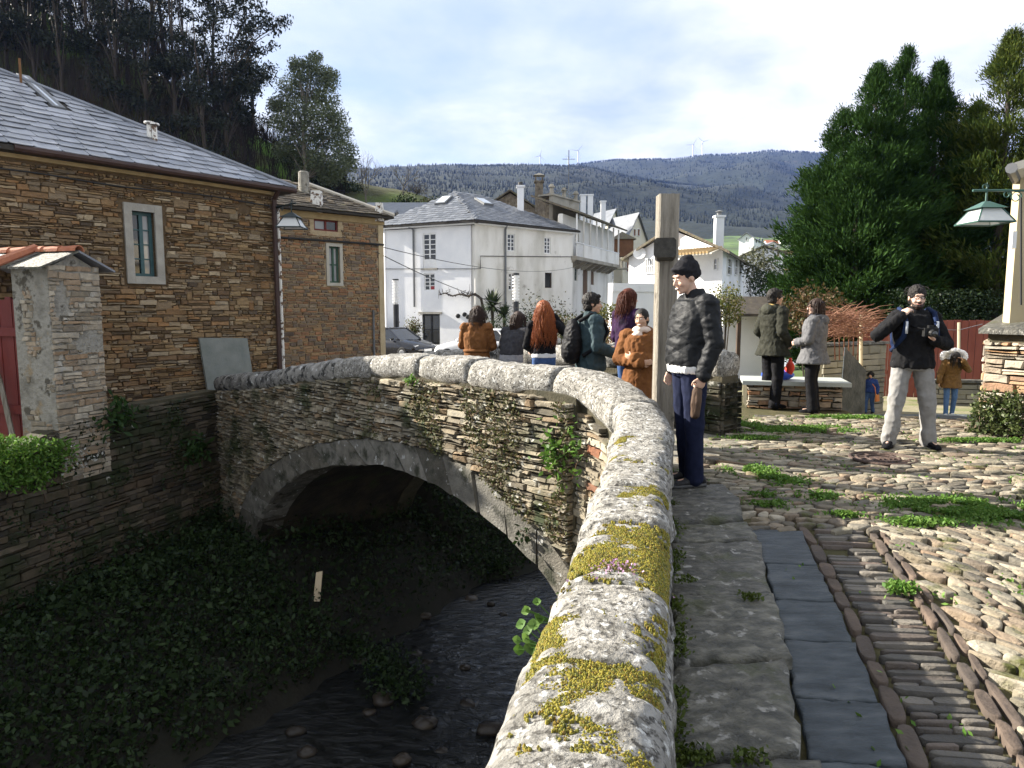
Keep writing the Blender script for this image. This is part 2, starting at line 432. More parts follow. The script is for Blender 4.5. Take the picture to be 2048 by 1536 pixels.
M_ivy = leafmat('wall_creeper', [(.05, .075, .02), (.11, .12, .04), (.09, .05, .03), (.16, .15, .07), (.04, .06, .02)], .2)
M_wood = mat('grey_weathered_oak', [(.13, .115, .09), (.24, .215, .175), (.33, .30, .25)], 5, .85, .8, 30, stretch=(6, 6, .5), spots=((.05, .045, .035), 2.2, .63, .05))
M_woodend = mat('dark_beam_end', [(.03, .028, .024), (.07, .065, .055)], 6, .8, .6, 30, stretch=(4, 1, 4))

# ------------------------------------------------------------------ the bridge
A = (.47, 6.2); B = (-5.3, 12.5)
FB = Frame(A, B, flip=True)
bridge = empty('stone_bridge', (-1.6, 9.8, -3.4), 'old humpback stone bridge with one arch and rounded granite coping', 'bridge')
NODES = [(-.33, -.6, .6), (-.12, .25, .6), (.125, 1.32, .6), (.234, 1.82, .6), (.42, 2.6, .6), (.683, 3.82, .603), (.86, 4.62, .635), (1.0, 5.45, .75), (.74, 6.30, .93),
         (.04, 6.97, .965), (-.53, 7.6, .975), (-1.11, 8.23, .955), (-1.92, 9.11, .88), (-2.84, 10.12, .71), (-4.0, 11.38, .475), (-5.25, 12.72, .28)]
def catmull(P, n=10):
    out = []
    P = [Vector(p) for p in P]; Q = [P[0] * 2 - P[1]] + P + [P[-1] * 2 - P[-2]]
    for i in range(1, len(Q) - 2):
        for k in range(n):
            t = k / n
            a, b, c, d = Q[i - 1], Q[i], Q[i + 1], Q[i + 2]
            out.append(.5 * ((2 * b) + (c - a) * t + (2 * a - 5 * b + 4 * c - d) * t * t + (3 * b - a - 3 * c + d) * t ** 3))
    out.append(P[-1]); return out
class Path:
    def __init__(s, P, n=10):
        s.P = catmull(P, n); s.d = [0.0]
        for a, b in zip(s.P, s.P[1:]): s.d.append(s.d[-1] + (Vector((b.x, b.y, 0)) - Vector((a.x, a.y, 0))).length)
        s.L = s.d[-1]
    def at(s, d):
        d = max(0, min(s.L, d)); i = min(max(np.searchsorted(s.d, d) - 1, 0), len(s.P) - 2)
        t = (d - s.d[i]) / max(1e-9, s.d[i + 1] - s.d[i]); p = s.P[i].lerp(s.P[i + 1], t)
        i2 = min(i + 2, len(s.P) - 1); i0 = max(i - 1, 0)
        tg = s.P[i2] - s.P[i0]; tg.z = 0; tg.normalize()
        return p, tg, Vector((-tg.y, tg.x, 0))
def coping_stone(path, d0, d1, w, h, rng, seed, nr=None, np_=18, amp=.013, flat=0.62):
    """rounded coping block following the wall; left = +side"""
    mb = MB(); L = d1 - d0; nr = nr or max(8, int(L / .07)); rings = []
    off = Vector((seed * 7.1, seed * 3.3, 0)); wj = rng.uniform(.96, 1.04); hj = rng.uniform(-.012, .012)
    for i in range(nr + 1):
        t = i / nr; p, tg, lf = path.at(d0 + L * t)
        endk = min(t, 1 - t) * L; e = 1 - max(0, 1 - endk / .04) ** 2 * .07
        ring = []
        for k in range(np_):
            if k < np_ - 4:
                an = math.pi * k / (np_ - 5); cx = math.cos(an); sz = math.sin(an)
                x = math.copysign(abs(cx) ** .6, cx) * w * wj / 2; z = (abs(sz) ** flat) * h * .62 - h * .62
            else:
                kk = (k - (np_ - 5)) / 5; x = -w * wj / 2 * (1 - 2 * kk) * .94; z = -h
            q = Vector((0, 0, 0)) + lf * (-x * e) + Vector((0, 0, (z + h * .5) * e - h * .5 + hj))
            q = q + p
            nz = mnoise.noise(q * 5 + off) * amp * 2.2 + mnoise.noise(q * 19 + off) * amp
            ring.append(q + (lf * -x + Vector((0, 0, z + h * .6))).normalized() * nz)
        rings.append(ring)
    mb.loft([list(reversed(r)) for r in rings], True, rng.random())
    return mb
PATH = Path(NODES)
rng = random.Random(4)
cuts = [0, .9, 1.75]
d = 1.75
while d < PATH.L - .3:
    p, _, _ = PATH.at(d)
    step = rng.uniform(.5, .95) if p.y < 5.4 else rng.uniform(.8, 1.25)
    d = min(PATH.L, d + step); cuts.append(d)
for i in range(len(cuts) - 1):
    p, _, _ = PATH.at((cuts[i] + cuts[i + 1]) / 2)
    h = .30 if p.y < 5.3 else .34
    near = p.y < 5
    mb = coping_stone(PATH, cuts[i] + .006, cuts[i + 1] - .006, interp(p.y, [4.2, 5.6], [.39, .46]), h, rng, i, nr=26 if near else None, np_=30 if near else 18)
    mb.obj('coping_stone', M_grandark if p.x < -2.5 else M_gran, bridge, True)  # dark granite on the left stones also stands in for their shade
# wall body under the coping (both faces set in from the coping)
def wall_run(path, d0, d1, w, drop, zb, material, name, parent, off=0.0, n=None):
    mb = MB(); n = n or int((d1 - d0) / .3) + 2; rings = []
    for i in range(n):
        p, tg, lf = path.at(lerp(d0, d1, i / (n - 1)))
        zt = p.z - drop; b = zb(p) if callable(zb) else zb
        a = p + lf * (w / 2 + off); c = p - lf * (w / 2 - off)
        rings.append([V(a.x, a.y, b), V(a.x, a.y, zt), V(c.x, c.y, zt), V(c.x, c.y, b)])
    mb.loft(rings); return mb.obj(name, material, parent)
d_A = next(PATH.d[i] for i, p in enumerate(PATH.P) if p.y > 6.3)
wall_run(PATH, 0, d_A, .33, .26, -3.9, M_bback, 'abutment_wall', bridge)
wall_run(PATH, d_A, PATH.L, .36, .28, lambda p: p.z - 1.1, M_bback, 'parapet_core', bridge, off=-.02)
# arch ring traced on the spandrel plane
INTR = [(508, 1165), (509, 1100), (519, 1052), (544, 1005), (565, 980), (598, 953), (649, 935), (716, 930), (758, 931), (800, 940), (842, 957), (884, 977), (939, 1011), (1010, 1068), (1060, 1115), (1094, 1157), (1130, 1215)]
EXTR = [(474, 1165), (475, 1100), (478, 1045), (494, 990), (520, 950), (565, 915), (630, 889), (705, 879), (755, 879), (806, 886), (858, 899), (906, 919), (964, 953), (1030, 1015), (1078, 1058), (1112, 1092), (1145, 1140)]
IN = [FB.px(*q) for q in INTR]; EX = [FB.px(*q) for q in EXTR]
def curve(P, n):
    P = [Vector((a, b, 0)) for a, b in P]; c = catmull(P, 8); dd = [0]
    for a, b in zip(c, c[1:]): dd.append(dd[-1] + (b - a).length)
    return [(interp(k / n * dd[-1], dd, [p.x for p in c]), interp(k / n * dd[-1], dd, [p.y for p in c])) for k in range(n + 1)]
NV = 19
ci, ce = curve(IN, NV * 3), curve(EX, NV * 3)
for k in range(NV):
    mb = MB(); i0, i1 = k * 3, k * 3 + 3; g = .012; pr = rng.uniform(0.0, .03)
    rings = []
    pts_i = [ci[i] for i in range(i0, i1 + 1)]; pts_e = [ce[i] for i in range(i0, i1 + 1)]
    outline = pts_i + pts_e[::-1]
    cx = sum(p[0] for p in outline) / 8; cz = sum(p[1] for p in outline) / 8
    for off, kk in ((-.42, .985), (pr - .015, .975), (pr + .012, .93)):
        rings.append([FB.p(cx + (a - cx) * kk, cz + (b - cz) * kk, off + (rng.uniform(-.004, .004))) for a, b in [(q[0] + rng.uniform(-.018, .018), q[1] + rng.uniform(-.018, .018)) for q in outline]])
    mb.loft(rings, True, rng.random()); mb.obj('voussoir', M_vous, bridge)
# outer face of the wall between the arch and the near parapet
ab = []
d_s = [PATH.d[i] for i, p in enumerate(PATH.P) if p.y > 4.2][0]; K_ = 7
for k in range(K_):
    a, _, la = PATH.at(lerp(d_s, d_A + .05, k / K_)); b, _, lb = PATH.at(lerp(d_s, d_A + .05, (k + 1) / K_)); a2 = a + la * .20; b2 = b + lb * .20; fr_ = Frame((a2.x, a2.y), (b2.x, b2.y), flip=True); zt_ = min(a.z, b.z) - .30
    ab += rubble(fr_, 0, fr_.L, -3.3, zt_, lambda s, z: -.01 <= s <= fr_.L + .01 and z < zt_, random.Random(70 + k), (.03, .085), (.10, .34), .04, .01)
M_redst = mat('iron_red_schist', [(.7, .7, .7), (1.15, 1.1, 1.05)], 12, .9, .7, 40, tint=[(.20, .085, .045), (.27, .13, .07), (.16, .08, .05)], spots=((.10, .09, .06), 7, .6, .08))
ab.sort(key=lambda q: -q[3]); red_ = [q for i, q in enumerate(ab) if i < 60 and i % 4 == 0]; emit(red_, bridge, M_redst); emit([q for i, q in enumerate(ab) if not (i < 60 and i % 4 == 0)], bridge, M_bstone, n_ind=60)
# vault soffit and spandrel backing
W_BR = 2.95
cf = curve(IN, 40)
mb = MB(); rings = []
for j in range(9):
    o = -.05 - j / 8 * W_BR
    rings.append([FB.p(a, b + .02 + .03 * mnoise.noise(V(a * 2, b * 2, o * 2)), o) for a, b in cf] )
n = len(cf); Vv = [p for r in rings for p in r]; Ff = [(j * n + k, j * n + k + 1, (j + 1) * n + k + 1, (j + 1) * n + k) for j in range(8) for k in range(n - 1)]
M_soffit = mat('damp_vault_stone', [(.009, .009, .007), (.026, .022, .015), (.05, .038, .022)], 3, .85, .9, 16, spots=((.03, .04, .012), 2, .55, .1))  # damp stone, its colour lowered further for the shade under the arch
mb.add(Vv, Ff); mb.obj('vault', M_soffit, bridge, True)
ext_s = [q[0] for q in EX]; ext_z = [q[1] for q in EX]
o_ = np.argsort(ext_s); ES = np.array(ext_s)[o_]; EZ_ = np.array(ext_z)[o_]
tops = []
for i in range(60):
    p, tg, lf = PATH.at(lerp(d_A - .1, PATH.L, i / 59)); tops.append((FB.e.dot(V(p.x - A[0], p.y - A[1], 0)), p.z))
TS = [a for a, b in tops]; TZ = [b for a, b in tops]
def top_z(s): return interp(s, TS, TZ) - .27
s_left = max(ES)
def sp_inside(s, z):
    if s < -.15 or s > FB.L + .02 or z > top_z(s) or z < -3.4: return False
    if s < s_left - .01 and z < interp(s, ES, EZ_) + .01: return False
    return True
def backing(fr, s0, s1, top, bot, off, n, name, parent, material, thick=.3):
    mb = MB(); rings = []
    for i in range(n + 1):
        s = lerp(s0, s1, i / n)
        rings.append([fr.p(s, bot(s), off), fr.p(s, top(s), off), fr.p(s, top(s), off - thick), fr.p(s, bot(s), off - thick)])
    mb.loft(rings); return mb.obj(name, material, parent)
def ring_mid(s):
    if s >= s_left - .02: return -3.7
    return interp(s, ES, EZ_) - .10
backing(FB, -.12, FB.L + .1, lambda s: top_z(s) + .05, ring_mid, -.02, 70, 'spandrel_core', bridge, M_bback)
st = rubble(FB, -.1, FB.L, -3.5, 1.0, sp_inside, random.Random(11), (.026, .075), (.07, .32), .065, .014)
emit(st, bridge, M_bstone)
# far face of the bridge, far parapet and deck
off_far = FB.n * -W_BR
def far_node(t, dz=0.0):
    p = V(A[0], A[1], 0) + (V(B[0], B[1], 0) - V(A[0], A[1], 0)) * t + off_far * 1.0
    z = interp(t, [-.25, 0, .2, .44, .6, .8, 1.0], [.90, 1.0, 1.0, .93, .80, .62, .48]); return (p.x, p.y, z + dz)
FPATH = Path([far_node(t) for t in (.01, .05, .1, .2, .3, .44, .6, .75, .86)])
rngf = random.Random(8); d = 0; i = 50
while d < FPATH.L - .2:
    L_ = min(rngf.uniform(.8, 1.3), FPATH.L - d); 
    coping_stone(FPATH, d + .008, d + L_ - .008, .44, .36, rngf, i, amp=.03, flat=.6).obj('coping_stone', M_gran if i % 3 else M_grandark, bridge, True); d += L_; i += 1
IS = [q[0] for q in IN]; IZ = [q[1] for q in IN]; io_ = np.argsort(IS); IS = np.array(IS)[io_]; IZ = np.array(IZ)[io_]
def far_bot(p):
    s = FB.e.dot(V(p.x - A[0], p.y - A[1], 0)); return interp(s, IS, IZ) if s < IS[-1] - .05 else -3.6
wall_run(FPATH, 0, FPATH.L, .36, .3, far_bot, M_bback, 'far_wall_core', bridge, n=60)
FF = Frame(far_node(.01)[:2], far_node(.86)[:2], flip=True)
def ff_in(s, z):
    p, _, _ = FPATH.at(s); return 0 < s < FPATH.L and -.7 < z < p.z - .32
Fi = Frame((FF.p(0, 0, .2).x, FF.p(0, 0, .2).y), (FF.p(FF.L, 0, .2).x, FF.p(FF.L, 0, .2).y), flip=True)
FEn = Frame((Fi.p(-.02, 0, 0).x, Fi.p(-.02, 0, 0).y), (Fi.p(-.02, 0, -.42).x, Fi.p(-.02, 0, -.42).y), flip=True)
M_farin = mat('shaded_parapet_schist', [(.7, .7, .7), (1.15, 1.12, 1.05)], 12, .9, .6, 40, tint=[(.06, .055, .042), (.10, .09, .066), (.04, .038, .03), (.14, .125, .10), (.08, .062, .043)], spots=((.02, .028, .01), 1.6, .48, .16), spots2=((.36, .35, .31), 7.0, .62, .06))  # mossy schist, darkened so the parapet's shadow side sits in its colour
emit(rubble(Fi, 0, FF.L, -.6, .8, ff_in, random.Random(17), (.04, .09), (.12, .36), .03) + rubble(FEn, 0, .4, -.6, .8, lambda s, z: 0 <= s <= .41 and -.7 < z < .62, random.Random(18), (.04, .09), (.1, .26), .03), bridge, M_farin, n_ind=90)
mb = MB(); rings = []
for i in range(41):
    t = lerp(-.06, 1.12, i / 40); zt = interp(t, [-.06, 0, .2, .44, .6, .8, 1.0, 1.12], [.0, .01, .05, -.05, -.22, -.42, -.6, -.72])
    p = V(A[0], A[1], 0) + (V(B[0], B[1], 0) - V(A[0], A[1], 0)) * t
    rings.append([p + FB.n * (-.25 - k / 6 * (W_BR - .3)) + V(0, 0, zt + .03 * mnoise.noise(V(i * .7, k, 0))) for k in range(7)])
Vv = [p for r in rings for p in r]; Ff = [(j * 7 + k, (j + 1) * 7 + k, (j + 1) * 7 + k + 1, j * 7 + k + 1) for j in range(40) for k in range(6)]
M_deck = mat('worn_bridge_paving', [(.10, .095, .08), (.2, .185, .15), (.27, .25, .2)], 4, .85, .8, 14)
mb.add(Vv, Ff); tag(mb.obj('bridge_deck', M_deck, bridge), kind=None)

# moss cushions on the near coping
rs = nprng(5); rr = random.Random(5); mb = MB(); cnt = 0
def moss_density(u_along, side):
    return 0
for k in range(80000):
    d = rr.uniform(1.5, 5.4); side = rr.uniform(-.175, .18)
    p, tg, lf = PATH.at(d)
    q = p - lf * side
    nz = mnoise.fractal(V(q.x * 3.4, q.y * 2.6, 3.3), 1.0, 2.0, 4)
    fine = mnoise.noise(V(q.x * 30, q.y * 22, 1.0)) * .42 + mnoise.noise(V(q.x * 80, q.y * 60, 4.0)) * .22
    pref = interp(q.y, [1.0, 1.5, 2.25, 2.6, 3.5, 4.5], [.52, .58, .46, .18, -.02, -.18]) - abs(side + .02) * 1.1 + (.16 if side > .08 else 0)
    dens_ = nz + fine + pref - .22
    if dens_ < 0 or (dens_ < .25 and rr.random() > .35 + dens_ * 2.4): continue
    x = side / .195; zz = ((max(0, 1 - abs(x) ** 3.33)) ** .5) ** .62
    h = .30; z = p.z - h * .62 + zz * h * .62
    r_ = rr.uniform(.002, .0055) * (1 + .5 * min(1, max(0, nz)))
    c = V(q.x, q.y, z + .001)
    n = 5; a0 = rr.random() * 6
    pts = [c + V(math.cos(a0 + j * 2 * math.pi / n) * r_, math.sin(a0 + j * 2 * math.pi / n) * r_, -.005) for j in range(n)]
    mid = [c + V(math.cos(a0 + j * 2 * math.pi / n) * r_ * .8, math.sin(a0 + j * 2 * math.pi / n) * r_ * .8, r_ * .7) for j in range(n)]
    tp = c + V(rr.uniform(-.3, .3) * r_, rr.uniform(-.3, .3) * r_, r_ * rr.uniform(.9, 1.9))
    mb.add(pts + mid + [tp], [(j, (j + 1) % n, n + (j + 1) % n, n + j) for j in range(n)] + [(n + j, n + (j + 1) % n, 2 * n) for j in range(n)], rr.random()); cnt += 1
tag(mb.obj('moss', M_moss, None, False), 'yellow green moss cushions on the near granite coping', 'moss', kind='stuff')
# little pink flowered herb growing on the coping
p, tg, lf = PATH.at(next(PATH.d[i] for i, q in enumerate(PATH.P) if q.y > 2.27))
herb = empty('flowering_herb', (p.x, p.y, p.z), 'tiny herb with pink flowers growing from a coping joint', 'plant')
C = np.array([(p.x, p.y, p.z + .012)]) + rs.normal(size=(420, 3)) * np.array([.085, .035, .006])
C[:, 2] = p.z + .004 + np.abs(rs.normal(size=420)) * .010 - ((C[:, 0] - p.x) / .195) ** 2 * .10
v_, f_, t_ = leaves(rs, C[:300], .013, .7); np_mesh('foliage', v_, f_, leafmat('herb_leaf', [(.10, .05, .03), (.08, .13, .03), (.14, .07, .05)]), herb, tint=t_)
v_, f_, t_ = leaves(rs, C[300:] + np.array([0, 0, .008]), .011, .9); np_mesh('flower', v_, f_, leafmat('pink_petal', [(.55, .30, .50), (.7, .45, .65)]), herb, tint=t_)
# creeper and weeds rooted in the spandrel
def plant_on(fr, s, z, n, spread, size, material, name, label, aspect=.5, off=.06, hang=0, stems=0):
    e = empty(name, fr.p(s, z, .02), label, 'plant')
    C = []
    for _ in range(n):
        a, b = rs.normal() * spread[0], rs.normal() * spread[1] - abs(rs.normal()) * hang
        C.append(fr.p(s + a, z + b, off + abs(rs.normal()) * .05))
    v_, f_, t_ = leaves(rs, np.array(C), size, aspect, .2); np_mesh('foliage', v_, f_, material, e, tint=t_)
    mb = MB()
    for _ in range(max(3, stems)):
        a, b = rs.normal() * spread[0], rs.normal() * spread[1]
        mb.tube([fr.p(s, z - .05, -.02), fr.p(s + a * .5, z + b * .5 + .02, off), fr.p(s + a, z + b, off + .04)], [.004, .003, .0015], 4)
    mb.obj('stem', M_dry, e); return e
C = []
rcr = random.Random(3)
for k in range(14000):
    u = rcr.uniform(690, 1190); v = rcr.uniform(760, 1080)
    s, z = FB.px(u, v)
    if s < -.1 or not sp_inside(max(s, 0), z): continue
    nz = mnoise.fractal(V(s * 1.7, z * 1.7, 9), 1, 2, 4) + interp(s, [0, 2.0, 3.4], [.26, .10, -.2])
    if nz > .10: C.append(FB.p(s, z, rcr.uniform(.03, .10)))
v_, f_, t_ = leaves(rs, np.array(C), .035, .6, .1)
tag(np_mesh('wall_creeper', v_, f_, M_ivy, None, 'stuff', t_), 'straggling creeper and dry weeds clinging to the spandrel wall', 'creeper')
for (u, v, n_, sp, sz, m_, lab) in (
        (1120, 900, 130, (.09, .11), .075, M_leaf_green, 'bright leafy weed on the spandrel next to the near coping'),
        (1165, 905, 60, (.05, .14), .06, M_leaf_green, 'tall thin weed rising in front of the red stones'),
        (838, 757, 40, (.05, .03), .06, M_leaf_green, 'small green rosette just under the bridge coping'),
        (1060, 690 + 375, 30, (.04, .05), .07, M_leaf_dark, 'dark weed beside the lower arch stones')):
    s, z = FB.px(u, v); plant_on(FB, s, z, n_, sp, sz, m_, 'wall_weed', lab)
for (u, v, d_) in ((1062, 1222, 2.15), (1050, 1275, 2.0)):
    c = PY(u + 10, v, d_ + .1); e = empty('pennywort', c, 'round leaved green weed sprouting from the outer side of the coping' if v < 1250 else 'broad leaved weed with one yellow leaf under the coping', 'plant')
    mb = MB()
    for k in range(7):
        q = c + V(rs.uniform(-.06, .03), rs.uniform(-.03, .03), rs.uniform(-.05, .05)); r_ = rs.uniform(.012, .022)
        nrm = V(rs.normal() * .4, -.6, .8).normalized(); a_ = nrm.orthogonal().normalized(); b_ = nrm.cross(a_)
        mb.add([q - nrm * .006] + [q + (a_ * math.cos(j * math.pi / 4) + b_ * math.sin(j * math.pi / 4)) * r_ * (1 + .15 * (j % 2)) for j in range(8)], [(0, j + 1, (j + 1) % 8 + 1) for j in range(8)], rs.random())
        mb.tube([c + V(.07, 0, -.04), q], .002, 4)
    mb.obj('foliage', M_leaf_green, e)
# ------------------------------------------------------------------ plaza ground, paving
INNER = lambda y: interp(y, [-1, .3, 1.49, 2.04, 2.93, 4.3, 5.07, 5.7], [-.15, .1, .365, .49, .705, 1.0, 1.15, 1.12])
SLABR = lambda y: interp(y, [.5, 2.15, 2.83, 3.66, 4.3, 4.54, 5.37, 5.75], [.55, .985, 1.17, 1.41, 1.55, 1.58, 1.77, 1.75])
SLTR = lambda y: interp(y, [.5, 2.15, 3.04, 4.62], [.82, 1.30, 1.55, 1.96])
DRNR = lambda y: interp(y, [.5, 2.24, 3.19, 4.73], [1.25, 1.75, 2.04, 2.49])
poly = [(-.15, -1), (1.1, 5.0), (1.0, 5.7), (.62, 6.5), (.4, 6.9), (2.55, 8.3), (3.0, 9.2), (3.1, 12.2), (4.95, 12.2), (5.0, 9.75), (6.2, 9.3), (10, 8.9), (10, -1)]
mb = MB(); mb.add([V(x, y, -.03) for x, y in poly] + [V(x, y, -.6) for x, y in poly], [tuple(range(len(poly) - 1, -1, -1))] + [(i, (i + 1) % len(poly), len(poly) + (i + 1) % len(poly), len(poly) + i) for i in range(len(poly))])
me_ = mb
plaza = mb.obj('plaza_ground', M_soil); plaza["kind"] = 'structure'
bm = bmesh.new(); bm.from_mesh(plaza.data); bmesh.ops.recalc_face_normals(bm, faces=bm.faces); bm.to_mesh(plaza.data); bm.free()
rg = random.Random(21)
def flagstone(pts, z0, z1, rng, n_edge=5, jit=.01, bev=.02, relief=.006):
    """irregular slab from a quad outline"""
    ring = []
    for a, b in zip(pts, pts[1:] + pts[:1]):
        for k in range(n_edge):
            t = k / n_edge; ring.append((lerp(a[0], b[0], t) + rng.uniform(-jit, jit), lerp(a[1], b[1], t) + rng.uniform(-jit, jit)))
    cx = sum(p[0] for p in ring) / len(ring); cy = sum(p[1] for p in ring) / len(ring)
    mb = MB(); rings = []
    def shr(p, k):
        d = math.hypot(p[0] - cx, p[1] - cy) or 1; f = max(.1, 1 - k / d); return (cx + (p[0] - cx) * f, cy + (p[1] - cy) * f)
    for k, z in ((0, z0), (0, z1 - bev * .6), (bev * .5, z1 - bev * .15), (bev * 1.6, z1)):
        rings.append([V(*shr(p, k), z + (rng.uniform(-relief, relief) if z > z0 else 0)) for p in ring])
    n = len(ring)
    for f_ in (.6, .3):
        rings.append([V(cx + (p[0] - cx) * f_, cy + (p[1] - cy) * f_, z1 + rng.uniform(-relief, relief)) for p in ring])
    Vv = [p for r in rings for p in r] + [V(cx, cy, z1)]
    Ff = [(j * n + k, j * n + (k + 1) % n, (j + 1) * n + (k + 1) % n, (j + 1) * n + k) for j in range(len(rings) - 1) for k in range(n)]
    j = len(rings) - 1
    Ff += [(j * n + k, j * n + (k + 1) % n, len(Vv) - 1) for k in range(n)]
    mb.add(Vv, Ff, rng.random()); return mb
ys = [.6, 1.45, 2.10, 2.72, 3.40, 4.25, 4.62, 5.15, 5.62]
for a, b in zip(ys, ys[1:]):
    ja, jb = rg.uniform(-.02, .08), rg.uniform(-.02, .08); g = .014
    q = [(INNER(a) + .0, a + g), (SLABR(a) + rg.uniform(-.02, .02), a + ja * .6 + g), (SLABR(b) + rg.uniform(-.02, .02), b + ja * .6 - g), (INNER(b), b - g)]
    flagstone(q, -.03, .062 + rg.uniform(-.012, .012), rg, 8, .014, .03, .008).obj('bench_slab', M_slab, plaza, True)
ys = [.5, 1.15, 1.66, 2.14, 2.52, 3.0, 3.44, 3.95, 4.60]
for a, b in zip(ys, ys[1:]):
    g = .006; sk = .05
    q = [(SLABR(a) + .012, a + g + .04), (SLTR(a), a + g), (SLTR(b), b - g), (SLABR(b) + .012, b - g + .04)]
    flagstone(q, -.03, .008 + rg.uniform(-.004, .004), rg, 7, .008, .012, .0025).obj('slate_slab', M_slate, plaza, True)
def pebble(c, L, W, H, ang, rng, z0=-.035, n=9, sq=.75):
    P = []; ca, sa = math.cos(ang), math.sin(ang)
    f1, f2 = rng.uniform(0, 6), rng.uniform(0, 6); prof = [1 + .05 * math.sin(2 * math.pi * j / n * 2 + f1) + .035 * math.sin(2 * math.pi * j / n * 3 + f2) - .04 for j in range(n)]
    rings = []
    for k_, z in ((1.0, z0), (1.0, H * .55), (.86, H * .92), (.5, H)):
        r = []
        for j in range(n):
            an = 2 * math.pi * j / n; x = math.copysign(abs(math.cos(an)) ** sq, math.cos(an)) * L / 2 * prof[j] * k_; y = math.copysign(abs(math.sin(an)) ** sq, math.sin(an)) * W / 2 * prof[j] * k_
            r.append(V(c[0] + x * ca - y * sa, c[1] + x * sa + y * ca, z + (rng.uniform(-.0012, .0012) if z > 0 else 0)))
        rings.append(r)
    Vv = [p for r in rings for p in r] + [V(c[0], c[1], H * 1.02)]
    Ff = [(j * n + k, j * n + (k + 1) % n, (j + 1) * n + (k + 1) % n, (j + 1) * n + k) for j in range(3) for k in range(n)] + [(3 * n + k, 3 * n + (k + 1) % n, len(Vv) - 1) for k in range(n)]
    return Vv, Ff
# crosswise stones of the drain and its edgings
y = .7; drain_st = []; edge_st = []
while y < 4.62:
    th = rg.uniform(.022, .062); x0, x1 = SLTR(y) + .09, DRNR(y) - .06
    split = rg.random() < .55; m = lerp(x0, x1, rg.uniform(.35, .65))
    for a, b in ([(x0, m), (m, x1)] if split else [(x0, x1)]):
        if rg.random() < .08: continue
        Vv, Ff = pebble(((a + b) / 2, y + th / 2 + rg.uniform(-.006, .006)), (b - a) * .97, th * .92, rg.uniform(-.012, .014), rg.uniform(-.06, .06) - .08, rg, n=8, sq=.55)
        drain_st.append((Vv, Ff, rg.random(), (b - a) * th / y ** 2))
    y += th + .012
emit(drain_st, plaza, M_drain, 'drain_stone', 300, 'drain_stones', True)
for fn, o_, wdt in ((SLTR, .045, .07), (DRNR, -.02, .05), (DRNR, .045, .04)):
    y = .7
    while y < 4.6:
        L = rg.uniform(.16, .36); an = math.atan2(L, fn(y + L) - fn(y)); c = ((fn(y) + fn(y + L)) / 2 + o_, y + L / 2)
        Vv, Ff = pebble(c, L * .97, wdt * rg.uniform(.75, 1.1), rg.uniform(.0, .009), an + rg.uniform(-.04, .04), rg, n=16, sq=.6)
        edge_st.append((Vv, Ff, rg.random(), 1)); y += L
emit(edge_st, plaza, M_edge, 'edging_stone', 300, 'edging_stones', True)
# packed cobbles: cells of a jittered lattice, laid in warped rows
def cells(pts, k=16):
    P = np.array(pts); out = []
    for i in range(len(P)):
        d = ((P - P[i]) ** 2).sum(1); nb = np.argsort(d)[1:k + 1]
        pg = [P[i] + np.array(q) for q in ((-3, -3), (3, -3), (3, 3), (-3, 3))]
        for j in nb:
            m = (P[i] + P[j]) / 2; nrm = P[j] - P[i]; new = []
            for a, b in zip(pg, pg[1:] + pg[:1]):
                da = (a - m) @ nrm; db = (b - m) @ nrm
                if da <= 0: new.append(a)
                if da * db < 0: new.append(a + (b - a) * (da / (da - db)))
            pg = new
            if len(pg) < 3: break
        out.append(pg)
    return out
def in_poly(x, y, pg):
    c = False
    for (x0, y0), (x1, y1) in zip(pg, pg[1:] + pg[:1]):
        if (y0 > y) != (y1 > y) and x < (x1 - x0) * (y - y0) / (y1 - y0) + x0: c = not c
    return c
